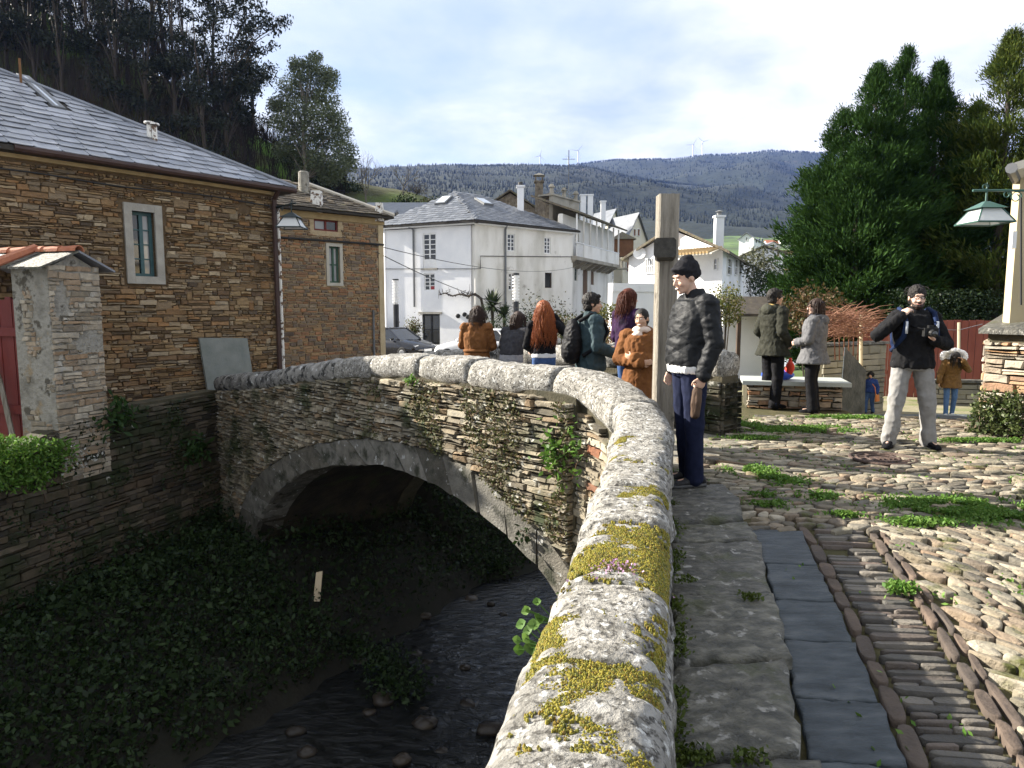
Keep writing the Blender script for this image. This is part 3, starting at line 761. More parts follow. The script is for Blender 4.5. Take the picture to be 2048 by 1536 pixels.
def cob_zone(inside, ang, su, sv, x0, x1, y0, y1, rng, hmax=.03, warp=.12, gap=.008):
    """su along the row, sv across it (metres)"""
    ca, sa = math.cos(ang), math.sin(ang); cx, cy = (x0 + x1) / 2, (y0 + y1) / 2
    R = math.hypot(x1 - x0, y1 - y0) / 2; pts = []
    def tow(a, b):
        x = a * su * ca - b * sv * sa + cx; y = a * su * sa + b * sv * ca + cy
        w1 = mnoise.noise(V(x * .9, y * .9, 2)); w2 = mnoise.noise(V(x * .9 + 9, y * .9, 5))
        return (x + w1 * warp, y + w2 * warp)
    nu, nv = int(R / su) + 2, int(R / sv) + 2
    for j in range(-nv, nv + 1):
        for i in range(-nu, nu + 1):
            a = i + .5 * (j % 2) + rng.uniform(-.36, .36); b = j + rng.uniform(-.30, .30)
            if inside(*tow(a, b)): pts.append((a, b))
    out = []
    for (a0, b0), pg in zip(pts, cells(pts)):
        if len(pg) < 3: continue
        if max(abs(p[0] - a0) for p in pg) > 1.3 or max(abs(p[1] - b0) for p in pg) > 1.3:
            pg = [np.array((min(max(p[0], a0 - .7), a0 + .7), min(max(p[1], b0 - .7), b0 + .7))) for p in pg]
        w = [tow(*p) for p in pg]; c = tow(a0, b0)
        if rng.random() < .05: continue
        # round the corners, open the joint
        ch = []
        for p, q in zip(w, w[1:] + w[:1]): ch += [(lerp(p[0], q[0], .28), lerp(p[1], q[1], .28)), (lerp(p[0], q[0], .72), lerp(p[1], q[1], .72))]
        def shr(p, k):
            d = math.hypot(p[0] - c[0], p[1] - c[1]) or 1; f_ = max(.15, 1 - k / d); return (c[0] + (p[0] - c[0]) * f_, c[1] + (p[1] - c[1]) * f_)
        H = rng.uniform(.2, 1) * hmax; n = len(ch); tl = (rng.uniform(-.10, .10), rng.uniform(-.10, .10)); rings = []
        m_ = min(math.hypot(p[0] - c[0], p[1] - c[1]) for p in ch)
        for k_, z in ((gap, -.03), (gap, H * .5), (gap + m_ * .11, H * .9), (gap + m_ * .45, H + rng.uniform(-.1, .1) * H)):
            rings.append([V(*shr(p, k_), z + ((p[0] - c[0]) * tl[0] + (p[1] - c[1]) * tl[1]) * (z > 0)) for p in ch])
        Vv = [p for r in rings for p in r] + [V(c[0], c[1], H * 1.03)]
        Ff = [(j * n + k, j * n + (k + 1) % n, (j + 1) * n + (k + 1) % n, (j + 1) * n + k) for j in range(3) for k in range(n)] + [(3 * n + k, 3 * n + (k + 1) % n, len(Vv) - 1) for k in range(n)]
        sgn = sum(p[0] * q[1] - q[0] * p[1] for p, q in zip(ch, ch[1:] + ch[:1]))
        if sgn < 0: Ff = [tuple(reversed(f)) for f in Ff]
        out.append((Vv, Ff, rng.random(), abs(sgn) / (c[0] ** 2 + c[1] ** 2)))
    return out
MAN_C = PZ(1765, 920, 0)
def vis(x, y):   # only what the photograph looks at, plus a margin
    return y > 1.6 and x / y < .86
z1 = lambda x, y: in_poly(x, y, poly) and vis(x, y) and y < 4.6 and x > DRNR(y) + .10 and x < 5.2
z2 = lambda x, y: in_poly(x, y, poly) and vis(x, y) and 4.6 <= y < 6.0 and x > max(SLABR(y) + .04, 1.3) and x < 6.5
z3 = lambda x, y: in_poly(x, y, poly) and vis(x, y) and 6.0 <= y < 9.7 and x > 1.25 + (y - 6) * .6 and x < 8.2 and math.hypot(x - MAN_C.x, y - MAN_C.y) > .31
cob = cob_zone(z1, 1.95, .15, .062, 1.8, 5.2, 1.6, 4.6, random.Random(31), .022, gap=.006)
cob += cob_zone(z2, .25, .15, .082, 1.3, 6.5, 4.6, 6.0, random.Random(32), .022, gap=.006)
cob += cob_zone(z3, -.1, .19, .10, 1.2, 8.2, 6.0, 9.7, random.Random(33), .025, gap=.007)
emit(cob, plaza, M_cob, 'cobble', 300, 'cobbles', True)
# manhole cover
mh = empty('manhole_cover', (MAN_C.x, MAN_C.y, 0), 'round rusty iron manhole cover set in the cobbles', 'manhole cover')
M_iron = mat('rusty_cast_iron', [(.05, .035, .03), (.11, .075, .06)], 12, .6, .4, 60, metal=.4)
mb = MB(); mb.tube([V(MAN_C.x, MAN_C.y, -.03), V(MAN_C.x, MAN_C.y, .012)], .26, 32); mb.obj('cover_plate', M_iron, mh)
mb = MB()
for r_ in (.295, .235, .15):
    ring = [V(MAN_C.x + math.cos(k * math.pi / 20) * r_, MAN_C.y + math.sin(k * math.pi / 20) * r_, .016) for k in range(41)]
    mb.tube(ring, .011 if r_ < .28 else .016, 6)
for k in range(10): mb.box((MAN_C.x + math.cos(k * .628) * .195, MAN_C.y + math.sin(k * .628) * .195, .016), (.05, .018, .014), k * .628)
for k in range(5): mb.box((MAN_C.x - .10 + k * .05, MAN_C.y, .016), (.022, .09, .014), .15 * (k % 2))
mb.obj('raised_rim', M_iron, mh)
# grass and clover patches, one sheet of growth in the joints
rgn = nprng(9); C = []
patches = [(1590, 862, .62, .22), (1465, 852, .35, .20), (1905, 1020, .46, .26), (2010, 1035, .40, .22), (1840, 1050, .25, .10), (1960, 885, .5, .08), (1530, 1005, .16, .18), (1500, 945, .2, .2), (1560, 965, .2, .16), (1700, 1035, .14, .05),
           (1640, 1000, .15, .12), (1800, 1185, .10, .06), (1690, 838, .5, .12), (1500, 880, .3, .1)]
for (u, v, rx, ry) in patches:
    c = PZ(u, v, 0); n_ = int(5200 * rx * ry / .1)
    P_ = rgn.normal(size=(n_, 2)) * .5
    for a, b in P_:
        x, y = c.x + a * rx, c.y + b * ry
        if mnoise.noise(V(x * 5, y * 5, 7)) < -.12: continue
        C.append((x, y, rgn.uniform(.012, .05)))
for k in range(9000):
    y = rgn.uniform(2, 9.6); x = rgn.uniform(1.2, .85 * y)
    if x < SLABR(min(y, 5.7)) and y < 5.7: continue
    if y < 4.65 and x < DRNR(y) + .06 and rgn.random() < .93: continue
    if mnoise.fractal(V(x * 1.2, y * 1.2, 3), 1, 2, 3) > .18 and in_poly(x, y, poly): C.append((x, y, rgn.uniform(.0, .022)))
v_, f_, t_ = leaves(rgn, np.array(C), .032, .5, .5)
tag(np_mesh('grass_patches', v_, f_, M_grass, None, 'stuff', t_), 'bright green clover and grass growing between the cobbles', 'grass')
C = []
for k in range(2500):   # moss and seedlings at the foot of the parapet and on slab joints
    y = rgn.uniform(1.7, 5.4); x = INNER(y) + abs(rgn.normal()) * .03
    if mnoise.noise(V(x * 3, y * 4, 1)) > -.05: C.append((x + .0, y, .065 + rgn.uniform(0, .03)))
for (u, v, n_) in ((1500, 1200, 90), (1390, 1520, 200), (1495, 1525, 90), (1345, 968, 60), (1370, 1165, 80)):
    c = PZ(u, v, .07); C += [(c.x + rgn.normal() * .03, c.y + rgn.normal() * .02, .075 + rgn.uniform(0, .03)) for _ in range(n_)]
v_, f_, t_ = leaves(rgn, np.array(C), .022, .6, .6)
tag(np_mesh('joint_weeds', v_, f_, leafmat('weedy_moss', [(.04, .07, .01), (.09, .12, .02), (.07, .10, .015)]), None, 'stuff', t_), 'moss and seedlings along the foot of the parapet', 'weeds')

# ------------------------------------------------------------------ river, banks
EDGE = [(-5.2, 2.0), (-4.4, 4.5), (-3.5, 6.9), (-2.3, 9.0), (-1.4, 10.6), (-.6, 11.8), (.7, 12.9), (3, 15), (8, 19.5), (14, 24)]
def edge_dist(x, y):
    best = 1e9; sgn = 1
    for (x0, y0), (x1, y1) in zip(EDGE, EDGE[1:]):
        dx, dy = x1 - x0, y1 - y0; t = max(0, min(1, ((x - x0) * dx + (y - y0) * dy) / (dx * dx + dy * dy)))
        px, py = x0 + dx * t, y0 + dy * t; d_ = math.hypot(x - px, y - py)
        if d_ < best: best = d_; sgn = 1 if dx * (y - py) - dy * (x - px) > 0 else -1
    return best * sgn      # + on the left bank
WATER = -3.35
def bank_z(x, y):
    d_ = edge_dist(x, y); n_ = .16 * mnoise.noise(V(x * 1.1, y * 1.1, 0)) + .07 * mnoise.noise(V(x * 3.3, y * 3.3, 4))
    if d_ > 0:
        z = WATER + .10 + min(d_, .5) * .34 + max(0, min(d_ - .5, 2.2)) * .30 + n_
        if FB.n.dot(V(x - A[0], y - A[1], 0)) < -W_BR - .3: z += max(0, min(d_ - .6, 4)) * .45
        return min(z, -1.0)
    return WATER - .04 + max(-.45, d_ * .22) + n_ * .8
xs = np.linspace(-14, 13, 110); yy = np.linspace(.2, 25, 100); Vv = []; Ff = []
for j, y in enumerate(yy):
    for i, x in enumerate(xs): Vv.append((x, y, bank_z(x, y)))
for j in range(len(yy) - 1):
    for i in range(len(xs) - 1):
        a = j * len(xs) + i; Ff.append((a, a + 1, a + 1 + len(xs), a + len(xs)))
M_bank = mat('dark_river_earth', [(.005, .005, .0035), (.013, .012, .008), (.008, .010, .005)], 2.5, .9, .8, 12)  # earth colour lowered to deepen the shade down on the bank
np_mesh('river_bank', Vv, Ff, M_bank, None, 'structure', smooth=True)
M_water = bpy.data.materials.new('dark_stream_water'); M_water.use_nodes = True
nt = M_water.node_tree; b_ = nt.nodes['Principled BSDF']
tc = nt.nodes.new('ShaderNodeTexCoord'); mp = nt.nodes.new('ShaderNodeMapping'); mp.inputs['Rotation'].default_value = (0, 0, -.9); mp.inputs['Scale'].default_value = (1.0, 2.0, 1)
nt.links.new(tc.outputs['Object'], mp.inputs[0])
n1 = tex_noise(nt, mp.outputs[0], 3.2, 6, .6, 1.6); n2 = tex_noise(nt, mp.outputs[0], 1.3, 7, .65, 1.2)
bp = nt.nodes.new('ShaderNodeBump'); bp.inputs['Strength'].default_value = .4; bp.inputs['Distance'].default_value = .10; nt.links.new(n1, bp.inputs['Height']); nt.links.new(bp.outputs[0], b_.inputs['Normal'])
rp = ramp_node(nt, [(.006, .006, .006), (.010, .011, .011), (.26, .28, .31)], [0, .66, .80]); nt.links.new(n2, rp.inputs[0]); nt.links.new(rp.outputs[0], b_.inputs['Base Color'])
b_.inputs['Roughness'].default_value = .16; b_.inputs['Specular IOR Level'].default_value = .32
Vv = []; Ff = []; xs = np.linspace(-6, 13, 150); yy = np.linspace(.2, 25, 190)
for y in yy:
    for x in xs:
        a = x * .75 + y * .66; Vv.append((x, y, WATER + .022 * mnoise.noise(V(x * 2.2 - y * .8, y * 1.3, 0)) + .014 * mnoise.noise(V(x * 5, y * 3.2, 5))))
for j in range(len(yy) - 1):
    for i in range(len(xs) - 1):
        a = j * len(xs) + i; Ff.append((a, a + 1, a + 1 + len(xs), a + len(xs)))
np_mesh('river_water', Vv, Ff, M_water, None, 'structure', smooth=True)
def rock(name, c, r, mat_, rng, label, cat='rock', group=None, sq=(1, 1, .7)):
    mb = MB(); mb.ell((0, 0, 0), (r * sq[0], r * sq[1], r * sq[2]), 14, 9)
    o = V(rng.uniform(0, 50), rng.uniform(0, 50), 0)
    mb.v = [tuple(Vector(p) * (1 + .28 * mnoise.noise(Vector(p) / r * 1.3 + o) + .12 * mnoise.noise(Vector(p) / r * 3 + o)) + Vector(c)) for p in mb.v]
    mb.t = [rng.random()] * len(mb.v)
    return tag(mb.obj(name, mat_, None, True), label, cat, group)
M_rock = mat('wet_river_stone', [(.014, .012, .010), (.04, .034, .027)], 6, .35, .5, 30, tint=[(.6, .6, .6), (1.3, 1.2, 1.1)])
rr = random.Random(12)
for (u, v, r_, lab) in ((718, 1222, .19, 'large rounded boulder on the gravel under the arch'), (705, 1172, .12, 'pinkish stone lying behind the rounded boulder')):
    c = PZ(u, v, WATER + .15); rock('boulder', (c.x, c.y, c.z + .02), r_, M_rock, rr, lab)
grp = 'wet stones in the stream'
for k in range(34):
    u, v = rr.uniform(420, 1040), rr.uniform(1190, 1530); c = PZ(u, v, WATER)
    if edge_dist(c.x, c.y) > .4: continue
    rock('river_stone', (c.x, c.y, WATER + rr.uniform(-.03, .03)), rr.uniform(.05, .13), M_rock, rr, 'dark wet stone lying in the shaded stream', 'rock', grp, (1.2, 1, .6))
c = PZ(634, 1203, -2.9); mb = MB()
mb.hexa([c + V(-.06, 0, 0), c + V(.04, 0, 0), c + V(.04, .03, 0), c + V(-.06, .03, 0), c + V(-.035, .12, .40), c + V(.06, .12, .42), c + V(.06, .15, .42), c + V(-.035, .15, .40)])
tag(mb.obj('wooden_plank', mat('pale_sawn_wood', [(.5, .4, .26), (.62, .52, .36)], 4, .8, stretch=(5, 5, 1))), 'short pale wooden plank stuck upright by the stream', 'plank')
# undergrowth over the left bank and behind the arch
C = []; S = []
rb = nprng(14)
while len(C) < 76000:
    x, y = rb.uniform(-6.6, 3), rb.uniform(2.2, 16)
    d_ = edge_dist(x, y)
    if d_ < .03 or d_ > 4.5: continue
    sN = FB.e.dot(V(x - A[0], y - A[1], 0)); oN = FB.n.dot(V(x - A[0], y - A[1], 0))
    under = -W_BR < oN < .1
    dens = mnoise.fractal(V(x * 1.4, y * 1.4, 3), 1, 2, 3)
    if under and rb.random() > .30: continue
    if dens < -.34 and d_ < 1: continue
    h_ = rb.random() ** 1.5 * (.42 + .25 * dens)
    C.append((x, y, bank_z(x, y) + h_)); S.append(.03 + .085 * rb.random() ** 2)
v_, f_, t_ = leaves(rb, np.array(C), np.array(S), .55, .35)
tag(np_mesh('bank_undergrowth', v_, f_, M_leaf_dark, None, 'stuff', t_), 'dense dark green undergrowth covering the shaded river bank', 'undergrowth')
for (u, v) in ((770, 1330), (800, 1375), (705, 1300), (1000, 1140)):
    c = PZ(u, v, WATER + .1); C = rb.normal(size=(500, 3)) * np.array([.18, .16, .10]) + np.array([c.x, c.y, WATER + .16])
    e = empty('waterside_plant', (c.x, c.y, WATER), 'clump of dark leafy plant growing at the water edge', 'plant', 'leafy clumps at the water edge')
    v_, f_, t_ = leaves(rb, C, .07, .5, .4); np_mesh('foliage', v_, f_, M_leaf_dark, e, tint=t_)
# lower ground: street, lower path, wide valley floor
M_street = mat('grey_street', [(.09, .088, .08), (.14, .135, .125)], 2, .9, .3, 30)
mb = MB(); mb.add([V(-30, 12.9, -.92), V(-5.0, 12.9, -.70), V(-2.9, 15.2, -.90), V(2, 20.5, -.92), V(9, 27, -.95), V(30, 60, -.95), V(-40, 60, -.95)], [(0, 1, 2, 3, 4, 5, 6)])
mb.obj('street', M_street)["kind"] = 'structure'
M_path = mat('grassy_path', [(.10, .13, .03), (.20, .18, .11), (.26, .23, .16)], 1.6, .95, .7, 20)
mb = MB(); pth = [(4.6, 9.3, -.30), (6.4, 9.1, -.30), (6.6, 10.6, -.62), (4.8, 10.9, -.62), (4.8, 12.4, -.85), (8.2, 12.0, -.85), (4.8, 15, -1.02), (13, 14.5, -1.0), (4.8, 24, -1.06), (20, 24, -1.06)]
mb.add([V(*p) for p in pth], [(0, 1, 2, 3), (3, 2, 5, 4), (4, 5, 7, 6), (6, 7, 9, 8)]); mb.obj('lower_path', M_path)["kind"] = 'structure'
M_field = mat('valley_grass', [(.04, .07, .015), (.07, .11, .025), (.10, .12, .04)], .02, .95)
mb = MB(); mb.add([V(-900, 60, -1.0), V(900, 60, -1.0), V(4000, 4200, -1.2), V(-4000, 4200, -1.2), V(40, 24, -1.07), V(9, 27, -.99), V(4.6, 22.5, -1.08), V(40, 60, -1.0), V(-900, 61, -1.0)], [(0, 1, 2, 3), (6, 4, 7, 5)])
mb.obj('valley_floor', M_field)["kind"] = 'structure'
# ------------------------------------------------------------------ materials for buildings
M_roofslate = mat('grey_roof_slate', [(.17, .18, .20), (.29, .30, .33)], 5, .38, .3, 30, tint=[(.65, .68, .72), (1.0, 1.0, 1.0), (1.35, 1.35, 1.35)], spec=.55)
M_oldslate = mat('mossy_brown_slate', [(.055, .045, .035), (.13, .11, .085)], 5, .85, .5, 30, tint=[(.6, .6, .6), (1.0, 1.0, .95), (1.7, 1.6, 1.4)], spots=((.12, .11, .05), 2.5, .62, .08))
M_darkwood = mat('dark_brown_eave_board', [(.035, .02, .014), (.07, .045, .03)], 3, .7)
M_casing = mat('grey_stone_casing', [(.27, .255, .22), (.38, .36, .31)], 5, .85, .4, 40)
M_greenp = mat('blue_green_paint', [(.035, .085, .09), (.06, .12, .125)], 6, .5)
M_white = mat('white_limewash', [(.72, .73, .75), (.86, .86, .86)], .9, .9, .25, 9, spots=((.36, .34, .29), .55, .66, .14))
M_whitedirty = mat('stained_white_plaster', [(.50, .48, .42), (.74, .72, .67), (.82, .81, .77)], .8, .92, .3, 7, stretch=(1, 1, .35), spots=((.28, .26, .21), .9, .63, .12))
M_whitepaint = mat('white_window_paint', [(.70, .70, .69), (.80, .80, .79)], 4, .5)
M_pane = glass_mat('dark_window_pane', (.018, .020, .022))
M_panelight = glass_mat('curtained_pane', (.30, .30, .29))
M_cable = mat('black_cable', [(.02, .02, .02), (.03, .03, .03)], 4, .6)
M_lead = mat('grey_downpipe', [(.12, .125, .13), (.18, .185, .19)], 4, .5)
M_brownpipe = mat('brown_downpipe', [(.04, .022, .018), (.065, .038, .03)], 4, .5)
M_peel = mat('peeling_white_pipe', [(.70, .68, .62), (.75, .73, .68)], 4, .7, spots=((.13, .08, .05), 9, .52, .05))
M_terra = mat('terracotta_tile', [(.30, .10, .055), (.42, .17, .09)], 7, .85, .4, 30, spots=((.2, .19, .1), 6, .62, .08))
M_redwood = mat('oxblood_painted_boards', [(.10, .014, .012), (.16, .028, .022)], 4, .6, .3, 20, stretch=(1, 1, .3))
M_sheath = mat('dark_roof_underside', [(.03, .027, .022), (.05, .045, .038)], 3, .9)

def slates(O, ax, up, nrm, rows, inside, rng, expo, wr, thick=.012, round_=.35, ragged=.02):
    """overlapping slates; O eave corner, ax along eave, up along the slope; list of pieces"""
    out = []
    for r in range(rows[0], rows[1]):
        a = rows[2] - rng.uniform(0, wr[1])
        while a < rows[3]:
            w = rng.uniform(*wr); b0 = r * expo + rng.uniform(-ragged, ragged); b1 = b0 + expo * 1.25
            if inside(a + w / 2, b0 + expo * .5):
                g = .004; h0 = .02 + rng.uniform(0, .012); h1 = .004
                cc = round_ * min(w, expo) * .55
                pr = [(a + g, b1), (a + g, b0 + cc), (a + g + cc * .45, b0 + cc * .25), (a + w * .5, b0), (a + w - g - cc * .45, b0 + cc * .25), (a + w - g, b0 + cc), (a + w - g, b1)]
                P = [O + ax * x + up * y + nrm * lerp(h0, h1, (y - b0) / (b1 - b0)) for x, y in pr]
                P += [O + ax * x + up * y + nrm * (lerp(h0, h1, (y - b0) / (b1 - b0)) + thick) for x, y in pr]
                n = 7; F_ = [tuple(range(n, 2 * n))] + [(k, k + 1, n + k + 1, n + k) for k in range(n - 1)]
                if ax.cross(up).dot(nrm) > 0: F_ = [tuple(reversed(f)) for f in F_]
                c = P[0]; out.append((P, F_, rng.random(), w * expo / (c.x ** 2 + c.y ** 2)))
            a += w
    return out
def window(fr, s0, s1, z0, z1, parent, cols=2, rows=4, fw=.05, bar=.025, recess=.08, mframe=None, mpane=None, casing=0.0, mcase=None, sill=False, name='window', split=True, lower_panel=0.0):
    """frame > panes, glazing bars (and casing, sill)"""
    mframe = mframe or M_whitepaint; mpane = mpane or M_pane
    mb = MB(); o1 = -recess; o0 = o1 - .05
    fbox(mb, fr, s0, s0 + fw, z0, z1, o0, o1); fbox(mb, fr, s1 - fw, s1, z0, z1, o0, o1)
    fbox(mb, fr, s0 + fw, s1 - fw, z0, z0 + fw, o0, o1); fbox(mb, fr, s0 + fw, s1 - fw, z1 - fw, z1, o0, o1)
    if split: m = (s0 + s1) / 2; fbox(mb, fr, m - fw * .55, m + fw * .55, z0 + fw, z1 - fw, o0, o1 + .006)
    zl = z0 + fw
    if lower_panel: zl = lerp(z0, z1, lower_panel); fbox(mb, fr, s0 + fw, s1 - fw, z0 + fw, zl, o0 + .01, o1 - .008)
    w = mb.obj(name, mframe, parent)
    cs = [lerp(s0 + fw, s1 - fw, i / cols) for i in range(cols + 1)]; zs = [lerp(zl, z1 - fw, j / rows) for j in range(rows + 1)]
    for i in range(cols):
        for j in range(rows):
            mb = MB(); fbox(mb, fr, cs[i] + .002, cs[i + 1] - .002, zs[j] + .002, zs[j + 1] - .002, o0 + .012, o0 + .02)
            mb.obj('pane', mpane(i, j) if callable(mpane) else mpane, w)
    mb = MB()
    for j in range(1, rows):
        for i in range(cols): fbox(mb, fr, cs[i] + (.028 if i and split else 0), cs[i + 1] - (.028 if split and i < cols - 1 else 0), zs[j] - bar / 2, zs[j] + bar / 2, o0 + .02, o1 - .008)
    if not split:
        for i in range(1, cols): fbox(mb, fr, cs[i] - bar / 2, cs[i] + bar / 2, zl, z1 - fw, o0 + .021, o1 - .01)
    if mb.v: mb.obj('glazing_bar', mframe, w)
    if casing:
        mb = MB(); c = casing
        fbox(mb, fr, s0 - c, s0, z0 - c, z1 + c, -.12, .035); fbox(mb, fr, s1, s1 + c, z0 - c, z1 + c, -.12, .035)
        fbox(mb, fr, s0, s1, z1, z1 + c, -.12, .03); fbox(mb, fr, s0, s1, z0 - c, z0, -.12, .04)
        mb.obj('casing', mcase or M_casing, w)
    if sill:
        mb = MB(); fbox(mb, fr, s0 - .1, s1 + .1, z0 - .10, z0, -.1, .1); mb.obj('sill', mcase or M_casing, w)
    return w

# ------------------------------------------------------------------ brown stone house by the bridge
C1 = (-4.86, 14.5); Q1 = (-7.95, 10.5)
F1 = Frame(Q1, C1)
h1 = empty('stone_house', (-7, 12, -.7), 'long brown schist house with slate roof and one teal window', 'house')
s_a, z_a = F1.px(240, 402); s_b, z_b = F1.px(331, 570)
ws0, ws1, wz0, wz1 = s_a + .17, s_b - .14, z_b + .14, z_a - .14
EAVE1 = F1.px(556, 383)[1]
vents = []
for (u, v, a, b) in ((487, 417, .11, .10), (512, 533, .07, .07), (448, 533, .07, .06), (146, 500, .10, .08), (280, 398, .05, .03)):
    s, z = F1.px(u, v); vents.append((s - a, s + a, z - b, z + b))
mb = MB(); wall_cells(mb, F1, 0, F1.L, -1.2, EAVE1, [(ws0, ws1, wz0, wz1)], .45, -.012); mb.obj('wall', M_mortar, h1)
mb = MB()
e2 = Vector((-F1.n.x, -F1.n.y, 0)); c = F1.p(F1.L, 0, -.012); FE1 = Frame((c.x, c.y), ((c + e2 * 6).x, (c + e2 * 6).y)); 
wall_cells(mb, Frame((c.x, c.y), ((c + e2 * 6).x, (c + e2 * 6).y)), .46, 6, -1.2, EAVE1, [], .4); mb.obj('end_wall', M_mortar, h1)
def in1(s, z):
    if not (0 < s < F1.L + .02 and -1.0 < z < EAVE1 - .10): return False
    if ws0 - .17 < s < ws1 + .17 and wz0 - .17 < z < wz1 + .17: return False
    return not any(a < s < b and c_ < z < d_ for a, b, c_, d_ in vents)
emit(rubble(F1, 0, F1.L, -.75, EAVE1, in1, random.Random(41), (.028, .10), (.07, .33), .035, .013, bigs=.10), h1, M_brown)
w = window(F1, ws0, ws1, wz0, wz1, h1, 2, 4, .055, .022, .10, M_greenp, lambda i, j: M_panelight if (i == 1) else M_pane, casing=.13)
mb = MB(); fbox(mb, F1, 0, F1.L + .05, EAVE1 - .10, EAVE1 + .02, -.3, .10); mb.obj('cornice', mat('ochre_cornice', [(.30, .21, .10), (.42, .32, .17)], 5, .9, .3), h1)
# hipped slate roof
SL1 = math.radians(28.5); OV = .34
ax = F1.e; inn = Vector((-F1.n.x, -F1.n.y, 0)); up = inn * math.cos(SL1) + Vector((0, 0, math.sin(SL1))); nr = ax.cross(up); nr = nr if nr.z > 0 else -nr
O1 = F1.p(0, EAVE1 + .03, OV); Lr = F1.L + OV; HALF = 4.6
apex = O1 + ax * (Lr - HALF) + inn * HALF + V(0, 0, HALF * math.tan(SL1)); ridge0 = O1 - ax * .3 + inn * HALF + V(0, 0, HALF * math.tan(SL1))
mb = MB()
cor = O1 + ax * Lr; far = cor + inn * (2 * HALF); backl = O1 - ax * .3 + inn * (2 * HALF); o0 = O1 - ax * .3
dn = V(0, 0, -.07)
mb.add([o0, cor, apex, ridge0, far, backl] + [p + dn for p in (o0, cor, far, backl)], [(0, 1, 2, 3), (1, 4, 2), (4, 5, 3, 2), (0, 6, 7, 1), (1, 7, 8, 4), (9, 8, 7, 6)]); roof1 = mb.obj('roof', M_sheath, h1)
sk = [(u, v) for u, v in ((28, 168), (75, 160), (146, 214), (100, 215))]
def on_roof(u, v, O, n_):
    r = ray(u, v); t = (O - V(0, 0, EYE)).dot(n_) / r.dot(n_); return V(0, 0, EYE) + r * t
skp = [on_roof(u, v, O1, nr) for u, v in sk]
ska = [(p - O1).dot(ax) for p in skp]; skb = [(p - O1).dot(up) for p in skp]
ra = (min(ska) + .25, max(ska) - .25, min(skb) + .0, max(skb) - .0)
def inr1(a, b): return a < Lr - b * math.cos(SL1) and not (ra[0] < a < ra[1] and ra[2] < b < ra[3])
emit(slates(O1, ax, up, nr, (0, 18, -.3, Lr), inr1, random.Random(43), .27, (.26, .42)), roof1, M_roofslate, 'slate', 300, 'slates')
mb = MB(); mb.tube([O1 - nr * .03 + ax * .5, O1 - nr * .03 + ax * Lr], .055, 8); 
mb.obj('gutter', M_brownpipe, h1)
mb = MB(); mb.tube([cor + V(0, 0, .03), apex + V(0, 0, .03)], .05, 6); mb.obj('hip_cap', M_roofslate, roof1)
def on_plane_box(mb, O, ax, up, nr, a0, a1, b0, b1, h0, h1, t=0):
    P = [O + ax * a + up * b + nr * h for h in (h0, h1) for a, b in ((a0, b0), (a1, b0), (a1, b1), (a0, b1))]
    mb.hexa(P, t)
M_skyglass = glass_mat('sky_lit_pane', (.55, .60, .65), .08)  # pale blue pane colour stands in for reflected sky
mb = MB()
for q in ((ra[0], ra[1], ra[2], ra[2] + .08), (ra[0], ra[1], ra[3] - .08, ra[3]), (ra[0], ra[0] + .08, ra[2] + .08, ra[3] - .08), (ra[1] - .08, ra[1], ra[2] + .08, ra[3] - .08)): on_plane_box(mb, O1, ax, up, nr, *q, 0, .045)
skl = mb.obj('skylight', M_lead, roof1)
mb = MB(); on_plane_box(mb, O1, ax, up, nr, ra[0] + .08, ra[1] - .08, ra[2] + .08, ra[3] - .08, .03, .042); mb.obj('skylight_pane', M_skyglass, roof1)
for (u, v) in ((299, 252), (309, 255)):
    p = PY(u, v + 8, 13.75); mb = MB(); mb.tube([p - V(0, 0, .3), p + V(0, 0, .05), p + V(0, 0, .10)], [.05, .05, .05], 8); mb.tube([p + V(0, 0, .12), p + V(0, 0, .15)], [.10, .09], 10); mb.obj('vent_pipe', M_peel, roof1)
p = PY(41, 150, 13.7); mb = MB(); mb.tube([p - V(0, 0, .4), p + V(0, 0, .30)], .022, 6); mb.obj('rusty_pipe', mat('rusted_pipe', [(.12, .055, .02), (.2, .10, .04)], 12, .8), roof1)
mb = MB(); pt = F1.p(F1.L - .02, 0, .09); mb.tube([pt + V(0, 0, EAVE1 + .0) + F1.n * .2, pt + V(0, 0, EAVE1 - .18) + F1.n * .02, pt + V(0, 0, EAVE1 - .4), pt + V(0, 0, -.7)], .05, 8); mb.obj('downpipe', M_brownpipe, h1)
mb = MB(); pt = F1.p(F1.L + .10, 0, .03); mb.tube([pt + V(0, 0, EAVE1 - .35), pt + V(0, 0, -.7)], .04, 8); mb.obj('white_pipe', M_peel, h1)
mb = MB(); mb.tube([F1.p(s, EAVE1 - .30 + .02 * math.sin(s * 2.2), .07) for s in np.linspace(0, F1.L - .1, 24)], .014, 5); mb.obj('cable', M_cable, h1)
qa, qb = F1.p(0, 0, -.47), F1.p(0, 0, -9.0); mb = MB(); zr_ = EAVE1 + 4.2 * math.tan(SL1); qm = (qa + qb) / 2; mb.add([V(qa.x, qa.y, -1.2), V(qb.x, qb.y, -1.2), V(qb.x, qb.y, EAVE1), V(qm.x, qm.y, zr_), V(qa.x, qa.y, EAVE1)] + [V(*p) + F1.e * .3 for p in ((qa.x, qa.y, -1.2), (qb.x, qb.y, -1.2), (qb.x, qb.y, EAVE1), (qm.x, qm.y, zr_), (qa.x, qa.y, EAVE1))], [(0, 1, 2, 3, 4), (9, 8, 7, 6, 5)] + [(k, 5 + k, 5 + (k + 1) % 5, (k + 1) % 5) for k in range(5)]); mb.obj('gable_wall', M_mortar, h1)
